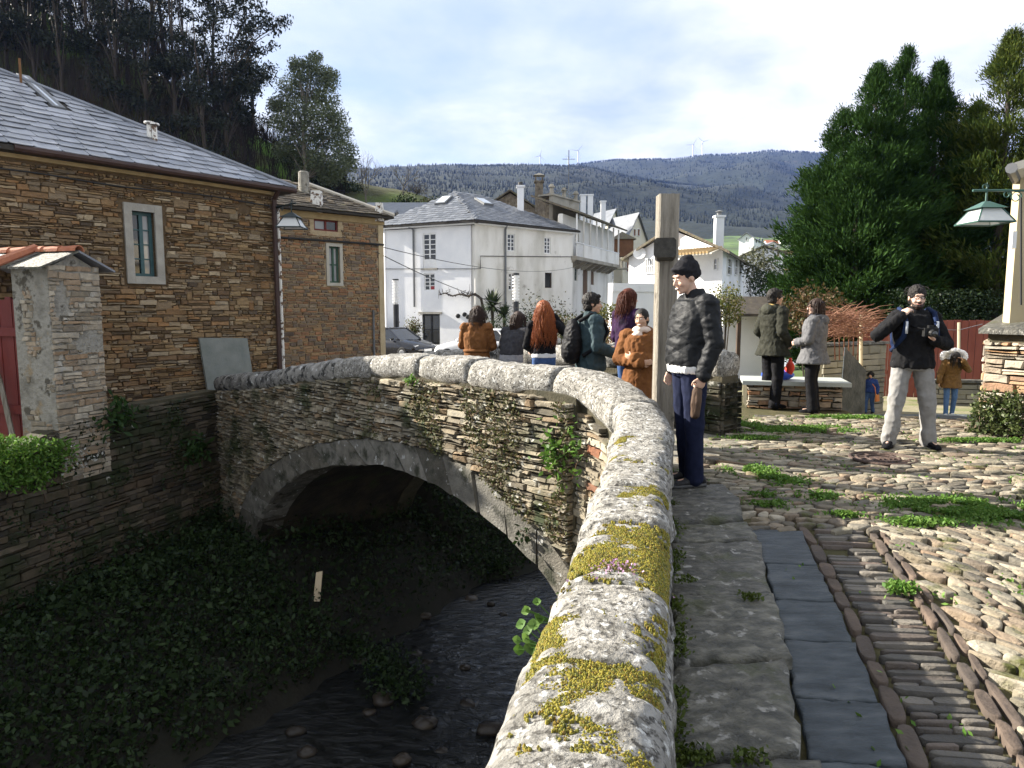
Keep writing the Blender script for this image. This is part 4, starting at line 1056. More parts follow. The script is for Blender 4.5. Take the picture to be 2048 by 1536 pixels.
# grey slab leaning on the wall
fr = F1; s0, z0 = fr.px(400, 752); s1, z1 = fr.px(489, 676); mb = MB()
P = [fr.p(s0, -.75, .42), fr.p(s1, -.75, .42), fr.p(s1, -.75, .36), fr.p(s0, -.75, .36), fr.p(s0 - .03, z1 + .04, .10), fr.p(s1, z1, .10), fr.p(s1, z1, .05), fr.p(s0 - .03, z1 + .04, .05)]
mb.hexa(P); tag(mb.obj('stone_slab', mat('grey_green_slate_slab', [(.13, .145, .13), (.20, .21, .19)], 4, .75, .3, 30)), 'large flat grey slate slab leaning against the house wall', 'slab')

# ------------------------------------------------------------------ retaining wall and gate by the house
FR = Frame((-6.75, 7.4), (-5.3, 12.5))
rw = empty('retaining_wall', (-6, 10, -3.2), 'dark mossy retaining wall along the shaded river bank', 'wall')
def rtop(s): return interp(s, [0, 1.6, 2.4, 3.2, 4.2, FR.L], [-.35, -.28, -.05, .02, .02, .03])
backing(FR, 0, FR.L + .02, lambda s: rtop(s), lambda s: -3.4, -.02, 20, 'wall_core', rw, M_bback)
M_rw = mat('dark_mossy_rubble', [(.7, .7, .7), (1.15, 1.12, 1.05)], 10, .9, .6, 40, tint=[(.05, .045, .034), (.09, .072, .05), (.034, .03, .024), (.12, .10, .075), (.07, .05, .033)], spots=((.025, .032, .013), 1.5, .48, .14), spots2=((.34, .33, .29), 6, .66, .05))  # mossy stone, also darkened to carry the gully's shade
FR2 = Frame((-8.7, .4), (-6.76, 7.37)); backing(FR2, 0, FR2.L, lambda s: -.35, lambda s: -3.4, -.02, 6, 'wall_core', rw, M_bback); emit(rubble(FR2, 0, FR2.L, -2.9, -.36, lambda s, z: 0 < s < FR2.L and z < -.36, random.Random(52), (.08, .2), (.2, .6), .05, .012), rw, M_rw, n_ind=0)  # unseen continuation of the wall, extended to keep the river shaded
mb = MB(); mb.add([V(-8.75, .4, -.42), V(-6.8, 7.37, -.42), V(-6.5, 8.75, -.42), V(-7.5, 10.4, -.42), V(-30, 26, -.42), V(-30, .4, -.42)], [(0, 1, 2, 3, 4, 5)]); mb.obj('garden_ground', M_soil)['kind'] = 'structure'  # unseen ground behind the wall, laid so sun stays off the river
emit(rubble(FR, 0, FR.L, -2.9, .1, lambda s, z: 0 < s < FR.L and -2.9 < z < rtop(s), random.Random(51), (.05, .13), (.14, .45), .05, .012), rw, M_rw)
C = []
for k in range(5200):
    s = rb.uniform(.2, FR.L); z = rb.uniform(-2.6, 0.0)
    if z < rtop(s) and mnoise.fractal(V(s * 1.3, z * 1.3, 2), 1, 2, 3) > .14: C.append(FR.p(s, z, rb.uniform(.03, .12)))
v_, f_, t_ = leaves(rb, np.array(C), .05, .6, .1); tag(np_mesh('wall_ivy', v_, f_, M_leaf_dark, None, 'stuff', t_), 'dark ivy spreading over the retaining wall', 'ivy')
for (u, v, lab) in ((225, 830, 'leafy dark weed high on the retaining wall below the gate pillar'), (380, 900, 'broad leaved dark plant hanging midway on the retaining wall')):
    s, z = FR.px(u, v); plant_on(FR, s, z, 130, (.16, .14), .13, leafmat('dark_broad_leaf', [(.02, .05, .012), (.04, .08, .02)]), 'wall_plant', lab, .4, .1)  # plain dark green broad leaves
# lit grass and a white flowered weed below the gate
C = []
for k in range(5200):
    u, v = rb.uniform(-60, 135), rb.uniform(868, 985)
    if v > 975 - max(0, u - 60) * .9 + rb.normal() * 12 or v < 885 - max(0, 110 - u) * .10 + rb.normal() * 8: continue
    s, z = FR.px(u, v); C.append(FR.p(s, z, rb.uniform(.02, .22)))
v_, f_, t_ = leaves(rb, np.array(C), .065, .4, .6); tag(np_mesh('bank_grass', v_, f_, M_grass, None, 'stuff', t_), 'sunlit bright green grass tumbling over the wall below the red gate', 'grass')
s, z = FR.px(150, 915); e = plant_on(FR, s, z, 90, (.22, .10), .05, leafmat('pale_flower', [(.45, .45, .42), (.6, .6, .56), (.10, .12, .05)]), 'white_flowered_weed', 'straggly weed with white flowers beside the lit grass', .6, .1)
# gate pillar
gp_s, _ = FR.px(112, 850); K = FR.p(gp_s, 0, .03)
FPs = Frame((K.x, K.y), (FR.p(gp_s + .85, 0, .03).x, FR.p(gp_s + .85, 0, .03).y)); kb = K - FR.n * .62
FPf = Frame((kb.x, kb.y), (K.x, K.y))
pil = empty('gate_pillar', (K.x - .2, K.y + .3, -.3), 'crumbling plastered rubble gate pillar beside the red gate', 'pillar')
PT = FR.px(150, 540)[1]
mb = MB(); P = [FPf.p(0, -.9), FPf.p(.62, -.9), FPs.p(.82, -.9), FPs.p(.82, -.9, -.62)]
M_plaster = mat('crumbling_grey_plaster', [(.16, .15, .125), (.29, .275, .235), (.40, .385, .335)], 5, .95, .9, 18, spots=((.10, .09, .07), 5, .55, .08), spots2=((.30, .22, .12), 3, .6, .1), bdist=.05)
mb.hexa(P + [p + V(0, 0, PT + .9) for p in P]); core = mb.obj('pillar_core', M_plaster, pil)
mb = MB(); a, b = FPs.p(0, PT), FPs.p(.82, PT); top = (a + b) / 2 + V(0, 0, .20)
mb.add([a, b, top, a - FR.n * .62, b - FR.n * .62, top - FR.n * .62], [(0, 1, 2), (5, 4, 3), (1, 4, 5, 2), (0, 2, 5, 3)]); mb.obj('gable', M_plaster, pil)
pst = rubble(FPs, 0, .82, -.9, PT, lambda s, z: 0 <= s <= .83 and mnoise.noise(V(s * 2.5, z * 2.5, 1)) > -.38, random.Random(53), (.05, .10), (.12, .36), .03, .014)
pst += rubble(FPf, 0, .62, -.9, PT - .2, lambda s, z: .12 <= s <= .63 and mnoise.noise(V(s * 2.5, z * 2.5, 5)) > .12, random.Random(54), (.05, .10), (.10, .3), .025, .014)
emit(pst, pil, mat('pale_pillar_stone', [(.7, .7, .7), (1.15, 1.1, 1.05)], 12, .9, .7, 40, tint=[(.22, .19, .14), (.36, .32, .25), (.30, .21, .13), (.45, .41, .33), (.2, .17, .13)], spots=((.40, .38, .33), 4, .58, .1)), n_ind=300)
# little slate roof with terracotta ridge over gate and pillar
gr = empty('gate_roof', (K.x - .6, K.y, PT), 'small gate roof of pale slates with terracotta ridge tiles', 'roof')
gx = -FR.n; gy = FR.e
RT = PT + .23
rid0 = FPs.p(.41, RT, .12); rid1 = FPs.p(.41, RT, -2.6)
mb = MB(); rs_ = random.Random(3)
for side in (-1, 1):
    eave = gy * (side * .62) + V(0, 0, -.26); d_ = (rid1 - rid0)
    L_ = d_.length; x = 0
    while x < L_:
        w_ = rs_.uniform(.22, .4); a = rid0 + d_ * (x / L_); b = rid0 + d_ * (min(x + w_ - .01, L_) / L_); ev = eave * rs_.uniform(.93, 1.05); h_ = V(0, 0, .03); o_ = V(0, 0, rs_.uniform(0, .012))
        mb2 = MB(); mb2.hexa([a + ev + o_, b + ev + o_, b + o_, a + o_, a + ev + h_ + o_, b + ev + h_ + o_, b + h_ + o_, a + h_ + o_], rs_.random()); mb2.obj('slate', M_roofslate if side > 0 else M_slab, gr)
        x += w_
for k in range(9):
    a = rid0 + (rid1 - rid0) * (k / 9); b = rid0 + (rid1 - rid0) * ((k + 1.06) / 9); mb2 = MB(); R_ = []
    for q, r_ in ((a, .085), (b, .07)):
        R_.append([q + gy * (math.cos(t) * r_) + V(0, 0, math.sin(t) * r_ + .02) for t in np.linspace(0, math.pi, 7)] + [q + gy * (math.cos(t) * r_ * .8) + V(0, 0, math.sin(t) * r_ * .8 + .02) for t in np.linspace(math.pi, 0, 7)])
    mb2.loft(R_, True); mb2.obj('ridge_tile', M_terra, gr)
a = rid0 + (rid1 - rid0) * .28 + V(0, 0, .07); b = a - gy * .62 + V(0, 0, -.26); mb2 = MB(); mb2.tube([a, b], [.07, .08], 8); mb2.obj('verge_tile', M_terra, gr)
# red board gate
gate = empty('red_gate', (kb.x - .6, kb.y + .2, -.4), 'faded oxblood red plank gate with a wooden prop', 'gate')
FG = Frame(((kb - FPf.e * 1.6).x + .02 * 0, (kb - FPf.e * 1.6).y), (kb.x, kb.y)); gz0, gz1 = FG.px(40, 850)[1] - .3, FG.px(40, 598)[1]
for k in range(13):
    mb = MB(); fbox(mb, FG, 1.6 - (k + 1) * .115, 1.6 - k * .115 - .008, gz0, gz1 + .03 * math.sin(k * 1.7), -.10 + .006 * (k % 2), -.07 + .006 * (k % 2)); mb.obj('board', M_redwood, gate)
for z in (lerp(gz0, gz1, .25), lerp(gz0, gz1, .78)):
    mb = MB(); fbox(mb, FG, .1, 1.58, z - .06, z + .06, -.06, -.02); mb.obj('rail', M_redwood, gate)
mb = MB(); mb.tube([FG.p(1.0, lerp(gz0, gz1, .75), .0), FG.p(1.28, lerp(gz0, gz1, .45), .02), FG.p(1.5, gz0 + .05, .06)], [.03, .032, .035], 6); mb.obj('prop', M_wood, gate)

# ------------------------------------------------------------------ second stone house
L2, R2 = (-7.6, 18.68), (-4.0, 22.0)
F2 = Frame(L2, R2)
h2 = empty('rubble_house', (-6, 21, -.9), 'reddish rubble house with green shuttered window and mossy slate roof', 'house')
EAVE2 = F2.px(768, 436)[1]
a2 = F2.px(653, 492); b2 = F2.px(684, 566); c2 = F2.px(628, 437); d2 = F2.px(677, 464)
W2 = [(a2[0] + .06, b2[0] - .06, b2[1], a2[1]), (c2[0], d2[0], d2[1], c2[1])]
mb = MB(); wall_cells(mb, F2, 0, F2.L, -1.1, EAVE2, W2, .4, -.012); mb.obj('wall', M_mortar2, h2)
i2 = Vector((-F2.n.x, -F2.n.y, 0)); c = F2.p(F2.L, 0, -.012); mb = MB(); wall_cells(mb, Frame((c.x, c.y), ((c + i2 * 5).x, (c + i2 * 5).y)), .41, 5, -1.1, EAVE2, [], .4); mb.obj('end_wall', M_mortar2, h2)
def in2(s, z):
    if not (0 < s < F2.L - .16 and -1 < z < EAVE2 - .22): return False
    return not any(a - .10 < s < b + .10 and q - .12 < z < r + .10 for a, b, q, r in W2)
emit(rubble(F2, 0, F2.L, -.9, EAVE2, in2, random.Random(61), (.06, .13), (.12, .30), .03, .022, bigs=.05), h2, M_brown2)
mb = MB(); fbox(mb, F2, F2.L - .17, F2.L + .01, -1, EAVE2 - .24, -.2, .035); mb.obj('corner_plaster', mat('ochre_plaster', [(.42, .33, .19), (.55, .45, .29)], 4, .9, .3), h2)
mb = MB(); fbox(mb, F2, 0, F2.L + .05, EAVE2 - .22, EAVE2, -.3, .05); mb.obj('cornice', bpy.data.materials['ochre_cornice'], h2)
window(F2, *W2[0], h2, 2, 2, .05, .04, .08, mat('green_shutter_paint', [(.04, .09, .06), (.07, .13, .09)], 6, .6), M_panelight, casing=.09, mcase=mat('pale_casing', [(.42, .39, .32), (.5, .47, .4)], 5, .9))
window(F2, *W2[1], h2, 2, 1, .05, .03, .06, M_redwood, lambda i, j: M_panelight if i == 0 else M_pane)
mb = MB(); mb.tube([F2.p(s, F2.px(600, 478)[1] + .0 * s, .06) for s in (0, F2.L * .5, F2.L)], .03, 6); mb.obj('cable_duct', M_cable, h2)
mb = MB(); mb.tube([F2.p(F2.L - .42, -.9, .06), F2.p(F2.L - .42, F2.px(745, 620)[1], .06)], .035, 6); mb.obj('conduit', M_lead, h2)
SL2 = math.radians(27); O2 = F2.p(-1.5, EAVE2 + .02, .28); ax2 = F2.e; up2 = i2 * math.cos(SL2) + V(0, 0, math.sin(SL2)); nr2 = ax2.cross(up2); nr2 = nr2 if nr2.z > 0 else -nr2
Lr2 = F2.L + 1.5 + .25; H2_ = 2.0
cor = O2 + ax2 * Lr2; apx = O2 + ax2 * (Lr2 - H2_) + i2 * H2_ + V(0, 0, H2_ * math.tan(SL2)); rdg = O2 + i2 * H2_ + V(0, 0, H2_ * math.tan(SL2)); farc = cor + i2 * 2 * H2_; bk = O2 + i2 * 2 * H2_
mb = MB(); mb.add([O2, cor, apx, rdg, farc, bk] + [p + V(0, 0, -.06) for p in (O2, cor, farc, bk)], [(0, 1, 2, 3), (1, 4, 2), (4, 5, 3, 2), (0, 6, 7, 1), (1, 7, 8, 4), (9, 8, 7, 6)]); roof2 = mb.obj('roof', M_sheath, h2)
emit(slates(O2, ax2, up2, nr2, (0, 14, 0, Lr2), lambda a, b: a < Lr2 - b * math.cos(SL2) and b * math.cos(SL2) < H2_, random.Random(63), .18, (.16, .42), .02, .15, .04), roof2, M_oldslate, 'slate', 300, 'slates')
mb = MB(); mb.tube([cor + V(0, 0, .05), apx + V(0, 0, .06)], [.06, .06], 6); mb.obj('hip_mortar', mat('lime_ridge', [(.5, .46, .38), (.6, .56, .48)], 4, .9, .3), roof2)
for (u, v, yy_, r_, h_, nm) in ((608, 374, 21.3, .16, .42, 0), (634, 412, 20.6, .17, .42, 1), (759, 430, 21.9, .13, .36, 1)):
    p = PY(u, v, yy_); mb = MB()
    if nm: mb.hexa([p + V(*q) for q in ((-r_, -r_, -.2), (r_, -r_, -.2), (r_, r_, -.2), (-r_, r_, -.2), (-r_ * .75, -r_ * .75, h_), (r_ * .75, -r_ * .75, h_), (r_ * .75, r_ * .75, h_), (-r_ * .75, r_ * .75, h_))])
    else: mb.tube([p - V(0, 0, .3), p + V(0, 0, h_), p + V(0, 0, h_ + .03)], [r_, r_ * .95, r_ * .8], 12)
    mb.obj('chimney', M_peel if nm else M_plaster, roof2)
# ------------------------------------------------------------------ the white house across the street
def quadroof(name, pts, ridge, parent, material, sheath=M_sheath, expo=.3, wr=(.25, .4), seed=1, thick=.02, ragged=.02, drop=.12):
    """hip roof over eave corners pts (4, in order) with ridge (2 points); slates laid on every face that shows"""
    a, b, c, d = [Vector(p) for p in pts]; r0, r1 = [Vector(p) for p in ridge]; dn = V(0, 0, -drop)
    mb = MB(); mb.add([a, b, c, d, r0, r1] + [p + dn for p in (a, b, c, d)], [(0, 1, 5, 4), (1, 2, 5), (2, 3, 4, 5), (3, 0, 4), (0, 6, 7, 1), (1, 7, 8, 2), (2, 8, 9, 3), (3, 9, 6, 0), (9, 8, 7, 6)])
    rf = mb.obj(name, sheath, parent)
    pcs = []
    for q in ((a, b, r1, r0), (b, c, r1), (d, a, r0), (c, d, r0, r1)):
        ax = (q[1] - q[0]); L = ax.length; ax.normalize(); nn = ax.cross(q[2] - q[0]); nn.normalize()
        if nn.z < 0: nn = -nn
        if nn.dot(V(0, 0, EYE) - q[0]) < 0: continue
        up = nn.cross(ax); up = up if up.z > 0 else -up
        P2 = [((p - q[0]).dot(ax), (p - q[0]).dot(up)) for p in q]; hi = max(p[1] for p in P2)
        pcs += slates(q[0], ax, up, nn, (0, int(hi / expo) + 1, 0, L), lambda x, y: in_poly(x, y, P2), random.Random(seed), expo, wr, thick, .3, ragged)
    if pcs:
        mb = MB()
        for P, F_, t, _ in pcs: mb.add(P, F_, t)
        mb.obj('slates', material, rf, kind='stuff')
    return rf
wh = empty('white_house', (-1, 50, -1), 'whitewashed corner house with hipped grey slate roof and skylights', 'house')
WL, WC, WR = V(-8.8, 48.2, 0), V(-2.35, 45, 0), V(4.35, 50.77, 0)
FWl = Frame(WL, WC); FWr = Frame(WC, WR)
EW = FWl.px(951, 447)[1]
def rect(fr, u0, v0, u1, v1):
    a = fr.px(u0, v0); b = fr.px(u1, v1); return (min(a[0], b[0]), max(a[0], b[0]), min(a[1], b[1]), max(a[1], b[1]))
wl1, wl2, wl3 = rect(FWl, 845, 467, 873, 536), rect(FWl, 848, 547, 870, 581), rect(FWl, 844, 628, 880, 690)
mb = MB(); wall_cells(mb, FWl, 0, FWl.L - .3, -1.1, EW, [wl1, wl2, wl3], .3); mb.obj('wall', M_white, wh)
wr_ = [rect(FWr, 1015, 467, 1030, 503), rect(FWr, 1089, 474, 1101, 508), rect(FWr, 1017, 546, 1031, 581), rect(FWr, 1090, 545, 1104, 576)]
mb = MB(); wall_cells(mb, FWr, 0, FWr.L, -1.1, EW, wr_, .3); mb.obj('wall', M_whitedirty, wh)
bl = WL + (WR - WC)
mb = MB(); wall_cells(mb, Frame(bl, WL), 0, (bl - WL).length, -1.1, EW, [], .3); mb.obj('wall', M_white, wh)
window(FWl, *wl1, wh, 2, 5, .09, .05, .06, lower_panel=.26, sill=True); window(FWl, *wl2, wh, 2, 4, .07, .05, .06, mpane=lambda i, j: mat('red_curtain_pane', [(.25, .02, .02), (.3, .03, .03)], 3, .3) if (i, j) == (1, 0) else M_pane)
dr = window(FWl, *wl3, wh, 2, 2, .12, .05, .1, mframe=mat('black_door_paint', [(.012, .012, .012), (.025, .025, .025)], 4, .4), name='door')
mb = MB(); fbox(mb, FWl, wl3[0] - .2, wl3[1] + .2, wl3[3] + .02, wl3[3] + .14, 0, .14); mb.obj('lintel', M_casing, wh)
for k, r_ in enumerate(wr_[:3]): window(FWr, *r_, wh, 2, 4, .07, .05, .06, sill=False)
window(FWr, *wr_[3], wh, 1, 1, .06, .03, .1, M_darkwood, M_pane, split=False)
o_ = .45
def outset(p, *ns): return p + sum(ns, Vector((0, 0, 0))) * o_
nL, nR = FWl.n, FWr.n; nB = (WL - WC).normalized()
eL = WL + nL * o_ + nB * o_; eC = WC + (nL + nR) * o_; eR = WR + nR * o_ + (WR - WC).normalized() * .3; eB = bl + nB * o_
pts = [V(p.x, p.y, EW + .15) for p in (eL, eC, eR, eB)]
R0w = PY(909, 385, 50.0); R1w = R0w + FWr.e * 2.6
roofw = quadroof('roof', [pts[1], pts[2], pts[3], pts[0]], (R0w, R1w), wh, mat('dark_house_slate', [(.085, .095, .11), (.15, .16, .18)], 5, .5, .3, 30, tint=[(.65, .68, .72), (1.0, 1.0, 1.0), (1.3, 1.3, 1.3)], spec=.4), expo=.34, wr=(.28, .42), seed=3)
mb = MB(); fbox(mb, FWl, -.2, FWl.L + .15, EW - .05, EW + .02, -.2, .40); fbox(mb, FWr, .0, FWr.L, EW - .055, EW + .015, -.2, .39); mb.obj('soffit_board', M_whitepaint, wh)
for (fr, u, v0, v1) in ((FWl, 828, 452, 614), (FWr, 1009, 452, 650)):
    s, zt = fr.px(u, v0); zb = fr.px(u, v1)[1]; mb = MB(); mb.tube([fr.p(s - .15, EW, .38), fr.p(s, zt - .25, .1), fr.p(s, zb, .1)], .07, 6); mb.obj('downpipe', M_lead, wh)
mb = MB()
mb.tube([FWl.p(s, FWl.px(800, 458)[1] - .02 * math.sin(s) + .05 * s * 0, .06) for s in np.linspace(.2, FWl.L, 8)], .03, 4); mb.obj('cable', M_cable, wh)
mb = MB(); mb.tube([FWl.p(.3, FWl.px(800, 537)[1], .06), FWl.p(FWl.L, FWl.px(940, 538)[1], .06), FWr.p(.4, FWr.px(957, 537)[1], .06), FWr.p(.4, FWr.px(957, 512)[1], .06), FWr.p(FWr.L, FWr.px(1120, 512)[1] , .06)], .025, 4); mb.obj('cable', M_cable, wh)
for (u, v, y_) in ((888, 403, 47.6), (968, 406, 49.5)):
    p = PY(u, v, y_); 
rw_n = (pts[1] - pts[0]).cross(R0w - pts[0]).normalized(); rw_n = rw_n if rw_n.z > 0 else -rw_n
rr_n = (pts[2] - pts[1]).cross(R1w - pts[1]).normalized(); rr_n = rr_n if rr_n.z > 0 else -rr_n
for (u, v, O_, n_, e_) in ((888, 403, pts[0], rw_n, FWl.e), (967, 406, pts[1], rr_n, FWr.e)):
    c = on_roof(u, v, O_, n_); up_ = n_.cross(e_); up_ = up_ if up_.z > 0 else -up_
    mb = MB(); on_plane_box(mb, c, e_, up_, n_, -.42, .42, -.6, .6, .0, .16); sk_ = mb.obj('skylight', M_lead, roofw)
    mb = MB(); on_plane_box(mb, c, e_, up_, n_, -.34, .34, -.52, .52, .165, .18); mb.obj('skylight_pane', M_skyglass, roofw)
p = PY(1041, 440, 51.0); mb = MB(); mb.box(p + V(0, 0, .6), (.46, .46, 3.3)); mb.box(p + V(0, 0, 2.33), (.62, .62, .12)); mb.obj('chimney', M_white, roofw)
mb = MB(); mb.tube([p + V(0, 0, 2.4), p + V(0, 0, 2.62)], [.2, .15], 8); mb.obj('chimney_cap', M_cable, roofw)

# bare grapevine trained on the white house, hanging pots and garden plants in front of it
M_vine = mat('dark_vine_bark', [(.03, .022, .016), (.07, .055, .04)], 6, .9)
vn = empty('grapevine', FWr.p(.4, -.8, .2), 'bare twisting grapevine trained along the white house wall', 'vine')
mb = MB(); px = [(975, 640), (966, 615), (962, 597), (950, 588), (935, 592), (920, 588), (905, 592), (890, 586), (878, 590)]
mb.tube([PY(u, v, 44.6 if u > 950 else FWl.p(FWl.px(u, v)[0], 0, .3).y) for u, v in px], [.11, .10, .09, .08, .07, .06, .05, .045, .03], 6)
for k in range(16):
    u, v = px[3 + k % 6]; u += rr.uniform(-8, 8); y_ = FWl.p(FWl.px(u, v)[0], 0, .3).y; mb.tube([PY(u, v, y_), PY(u + rr.uniform(-8, 8), v + rr.uniform(-14, 6), y_), PY(u + rr.uniform(-12, 12), v + rr.uniform(-22, 8), y_)], [.035, .02, .008], 4)
mb.obj('branch', M_vine, vn)
def tuft(name, base, n, r, h, size, material, label, aspect=.45, cat='plant', group=None, trunk=None):
    e = empty(name, base, label, cat, group); C = rb.normal(size=(n, 3)) * np.array([r, r, h * .3]) * .6 + np.array([base[0], base[1], base[2] + h * .6])
    v_, f_, t_ = leaves(rb, C, size, aspect, .3); np_mesh('foliage', v_, f_, material, e, tint=t_)
    mb = MB()
    for k in range(4): mb.tube([Vector(base), Vector(base) + V(rb.normal() * r * .3, rb.normal() * r * .3, h * .7)], [h * .03, h * .01], 5)
    mb.obj('stem', M_vine, e); return e
def spiky(name, base, n, L, material, label, trunk_h=0, w=.05):
    e = empty(name, base, label, 'plant'); mb = MB(); c = Vector(base) + V(0, 0, trunk_h)
    for k in range(n):
        a = rb.uniform(0, 6.28); el = rb.uniform(-.5, 1.4); d_ = V(math.cos(a) * math.cos(el), math.sin(a) * math.cos(el), math.sin(el)); sd = d_.cross(V(0, 0, 1)).normalized() * w
        l_ = L * rb.uniform(.75, 1.1); tip = c + d_ * l_ - V(0, 0, l_ * .15 * math.cos(el)); m_ = c + d_ * l_ * .55
        mb.add([c - sd * .5, c + sd * .5, m_ + sd, tip, m_ - sd], [(0, 1, 2, 4), (4, 2, 3)], rb.random())
    mb.obj('leaf_crown', material, e); mb = MB(); mb.tube([Vector(base) - V(0, 0, .1), c], [L * .1, L * .08], 7); mb.obj('trunk', M_vine, e); return e
M_yucca = leafmat('yucca_leaf', [(.02, .035, .015), (.045, .07, .03), (.07, .09, .04)], .1)
p = PY(985, 612, 43.2); spiky('yucca_plant', (p.x, p.y, -.9), 130, 1.15, M_yucca, 'spiky dark yucca in front of the white house corner', p.z + .9, .07)
p = PY(1008, 630, 42.6); spiky('small_yucca', (p.x, p.y, -.9), 90, .9, M_yucca, 'smaller spiky plant right beside the tall yucca', p.z + .9, .06)
for (u, v, y_, r_, h_, lab) in ((1075, 640, 43, 1.0, 1.6, 'leafy garden shrub beneath the white house windows'), (1040, 655, 41, 1.1, 1.2, 'dark shrub at the foot of the striped lamp post'), (970, 668, 41, .9, 1.0, 'low dark plants behind the brown haired woman'), (828, 655, 44.5, .4, .7, 'small potted shrub beside the black door'), (1110, 650, 44, .9, 1.5, 'untidy shrub by the stained house wall')):
    p = PY(u, v, y_); tuft('garden_shrub', (p.x, p.y, -.95), 700, r_, h_ + .6 + p.z + .3, .16, M_leaf_dark if 'dark' in lab else M_ivy, lab)
for k, (u, v) in enumerate(((917, 632), (930, 629), (937, 634))):
    s, z = FWl.px(u, v); tag(MB().ell(FWl.p(s, z, .06), (.16, .06, .15), 8, 6).obj('wall_ornament', M_cable, None, True), 'small dark ornament hung on the white house wall', 'ornament', 'dark ornaments on the white house')

# ------------------------------------------------------------------ other village houses
def wallface(fr, s0, s1, z0, z1, holes, material, parent, name='wall', th=.3):
    mb = MB(); wall_cells(mb, fr, s0, s1, z0, z1, holes, th); return mb.obj(name, material, parent)
def gable_house(name, label, P, z0, ze, zr, axis, mats, loc=None, eave=.35):
    """P: 4 plan corners in order (0->1 is the front); axis 0: ridge parallel to the front, 1: gable on the front"""
    P = [Vector((p[0], p[1], 0)) for p in P]; c = sum(P, Vector()) / 4
    h = empty(name, V(c.x, c.y, z0), label, 'house'); mb = MB()
    up = V(0, 0, 1)
    if axis == 1:
        A0, A1, B1, B0 = P[0], P[1], P[2], P[3]; g0 = (A0 + A1) / 2; g1 = (B0 + B1) / 2
    else:
        A0, A1, B1, B0 = P[1], P[2], P[3], P[0]; g0 = (A0 + A1) / 2; g1 = (B0 + B1) / 2
    zz = lambda p, z: V(p.x, p.y, z)
    mb.add([zz(A0, z0), zz(A1, z0), zz(A1, ze), zz(g0, zr - .12), zz(A0, ze), zz(B0, z0), zz(B1, z0), zz(B1, ze), zz(g1, zr - .12), zz(B0, ze)],
           [(0, 1, 2, 3, 4), (9, 8, 7, 6, 5), (1, 6, 7, 2), (0, 4, 9, 5), (4, 3, 8, 9), (3, 2, 7, 8)]); mb.obj('wall', mats[0], h)
    d_ = (g0 - g1).normalized() * eave; mb = MB()
    for E0, E1 in ((A0, B0), (A1, B1)):
        s_ = (E0 - g0).normalized() * eave; dz = (zr - ze) / (E0 - g0).length * eave
        a, b, c_, e_ = zz(E0, ze) + d_ + s_ - V(0, 0, dz), zz(E1, ze) - d_ + s_ - V(0, 0, dz), zz(g1, zr) - d_, zz(g0, zr) + d_
        q = [a, b, c_, e_]; mb.hexa([p + V(0, 0, .0) for p in q] + [p + V(0, 0, .14) for p in q])
    rf = mb.obj('roof', mats[1], h)
    return h, rf
def flat_window(fr, r, parent, dark=None, framew=.07, cols=2, rows=2):
    """window set on a plain wall: projecting frame, recessed pane"""
    mb = MB(); s0, s1, z0, z1 = r
    for q in ((s0, s0 + framew, z0, z1), (s1 - framew, s1, z0, z1), (s0 + framew, s1 - framew, z0, z0 + framew), (s0 + framew, s1 - framew, z1 - framew, z1)): fbox(mb, fr, *q, 0, .07)
    w_ = mb.obj('window', M_whitepaint, parent)
    mb = MB(); fbox(mb, fr, s0 + framew, s1 - framew, z0 + framew, z1 - framew, .0, .02); mb.obj('pane', dark or M_pane, w_)
    mb = MB()
    for i in range(1, cols): s = lerp(s0, s1, i / cols); fbox(mb, fr, s - .025, s + .025, z0 + framew, z1 - framew, .02, .05)
    for j in range(1, rows): z = lerp(z0, z1, j / rows); fbox(mb, fr, s0 + framew, s1 - framew, z - .02, z + .02, .02, .045)
    if mb.v: mb.obj('glazing_bar', M_whitepaint, w_)
    return w_
M_grey = mat('weathered_grey_render', [(.24, .22, .18), (.40, .37, .31)], 1.0, .95, .5, 6, spots=((.10, .09, .07), .8, .57, .15))
M_cream = mat('cream_render', [(.55, .50, .40), (.66, .61, .51)], .8, .95, .2, 6)
M_rubfar = mat('far_rubble_stone', [(.09, .075, .055), (.20, .165, .12), (.28, .24, .18)], 3.5, .95, .9, 9, bdist=.12)
M_roofold = mat('old_mossy_roof', [(.06, .05, .038), (.13, .11, .08), (.10, .105, .05)], 2.5, .9, .9, 7, bdist=.1)
M_rooffar = mat('far_slate_roof', [(.13, .14, .155), (.21, .22, .24)], 1.6, .55, .5, 5, bdist=.05)
# old house with the long balcony
BA = PY(1124, 616, 50.9); BB = PY(1224, 616, 63.0); FBh = Frame(BA, BB)
bh = empty('balcony_house', FBh.p(4, -1), 'old stained house with a long projecting timber balcony', 'house')
EB = FBh.px(1128, 428)[1]
op = [rect(FBh, 1135, 463, 1143, 492), rect(FBh, 1150, 466, 1158, 494)]; lo = [rect(FBh, 1135, 532, 1141, 562), rect(FBh, 1149, 532, 1155, 562), rect(FBh, 1166, 533, 1175, 590), rect(FBh, 1182, 533, 1188, 570)]
wallface(FBh, 0, FBh.L, -1, EB, op + lo, M_whitedirty, bh)
wallface(Frame(BA, BA + V(.3, 7, 0)), .4, 7, -1, EB, [], M_whitedirty, bh, 'side_wall')
for r_ in op + lo[:2]: window(FBh, *r_, bh, 2, 3, .07, .05, .1, mat('faded_green_frame', [(.16, .2, .18), (.22, .26, .23)], 4, .7) if r_ in lo else M_whitepaint)
for r_ in lo[2:]:
    mb = MB(); fbox(mb, FBh, *r_, -.12, -.06); mb.obj('shutter', mat('weathered_brown_door', [(.10, .06, .04), (.18, .12, .08)], 2, .9, stretch=(4, 4, .4)) if 'weathered_brown_door' not in bpy.data.materials else bpy.data.materials['weathered_brown_door'], bh)
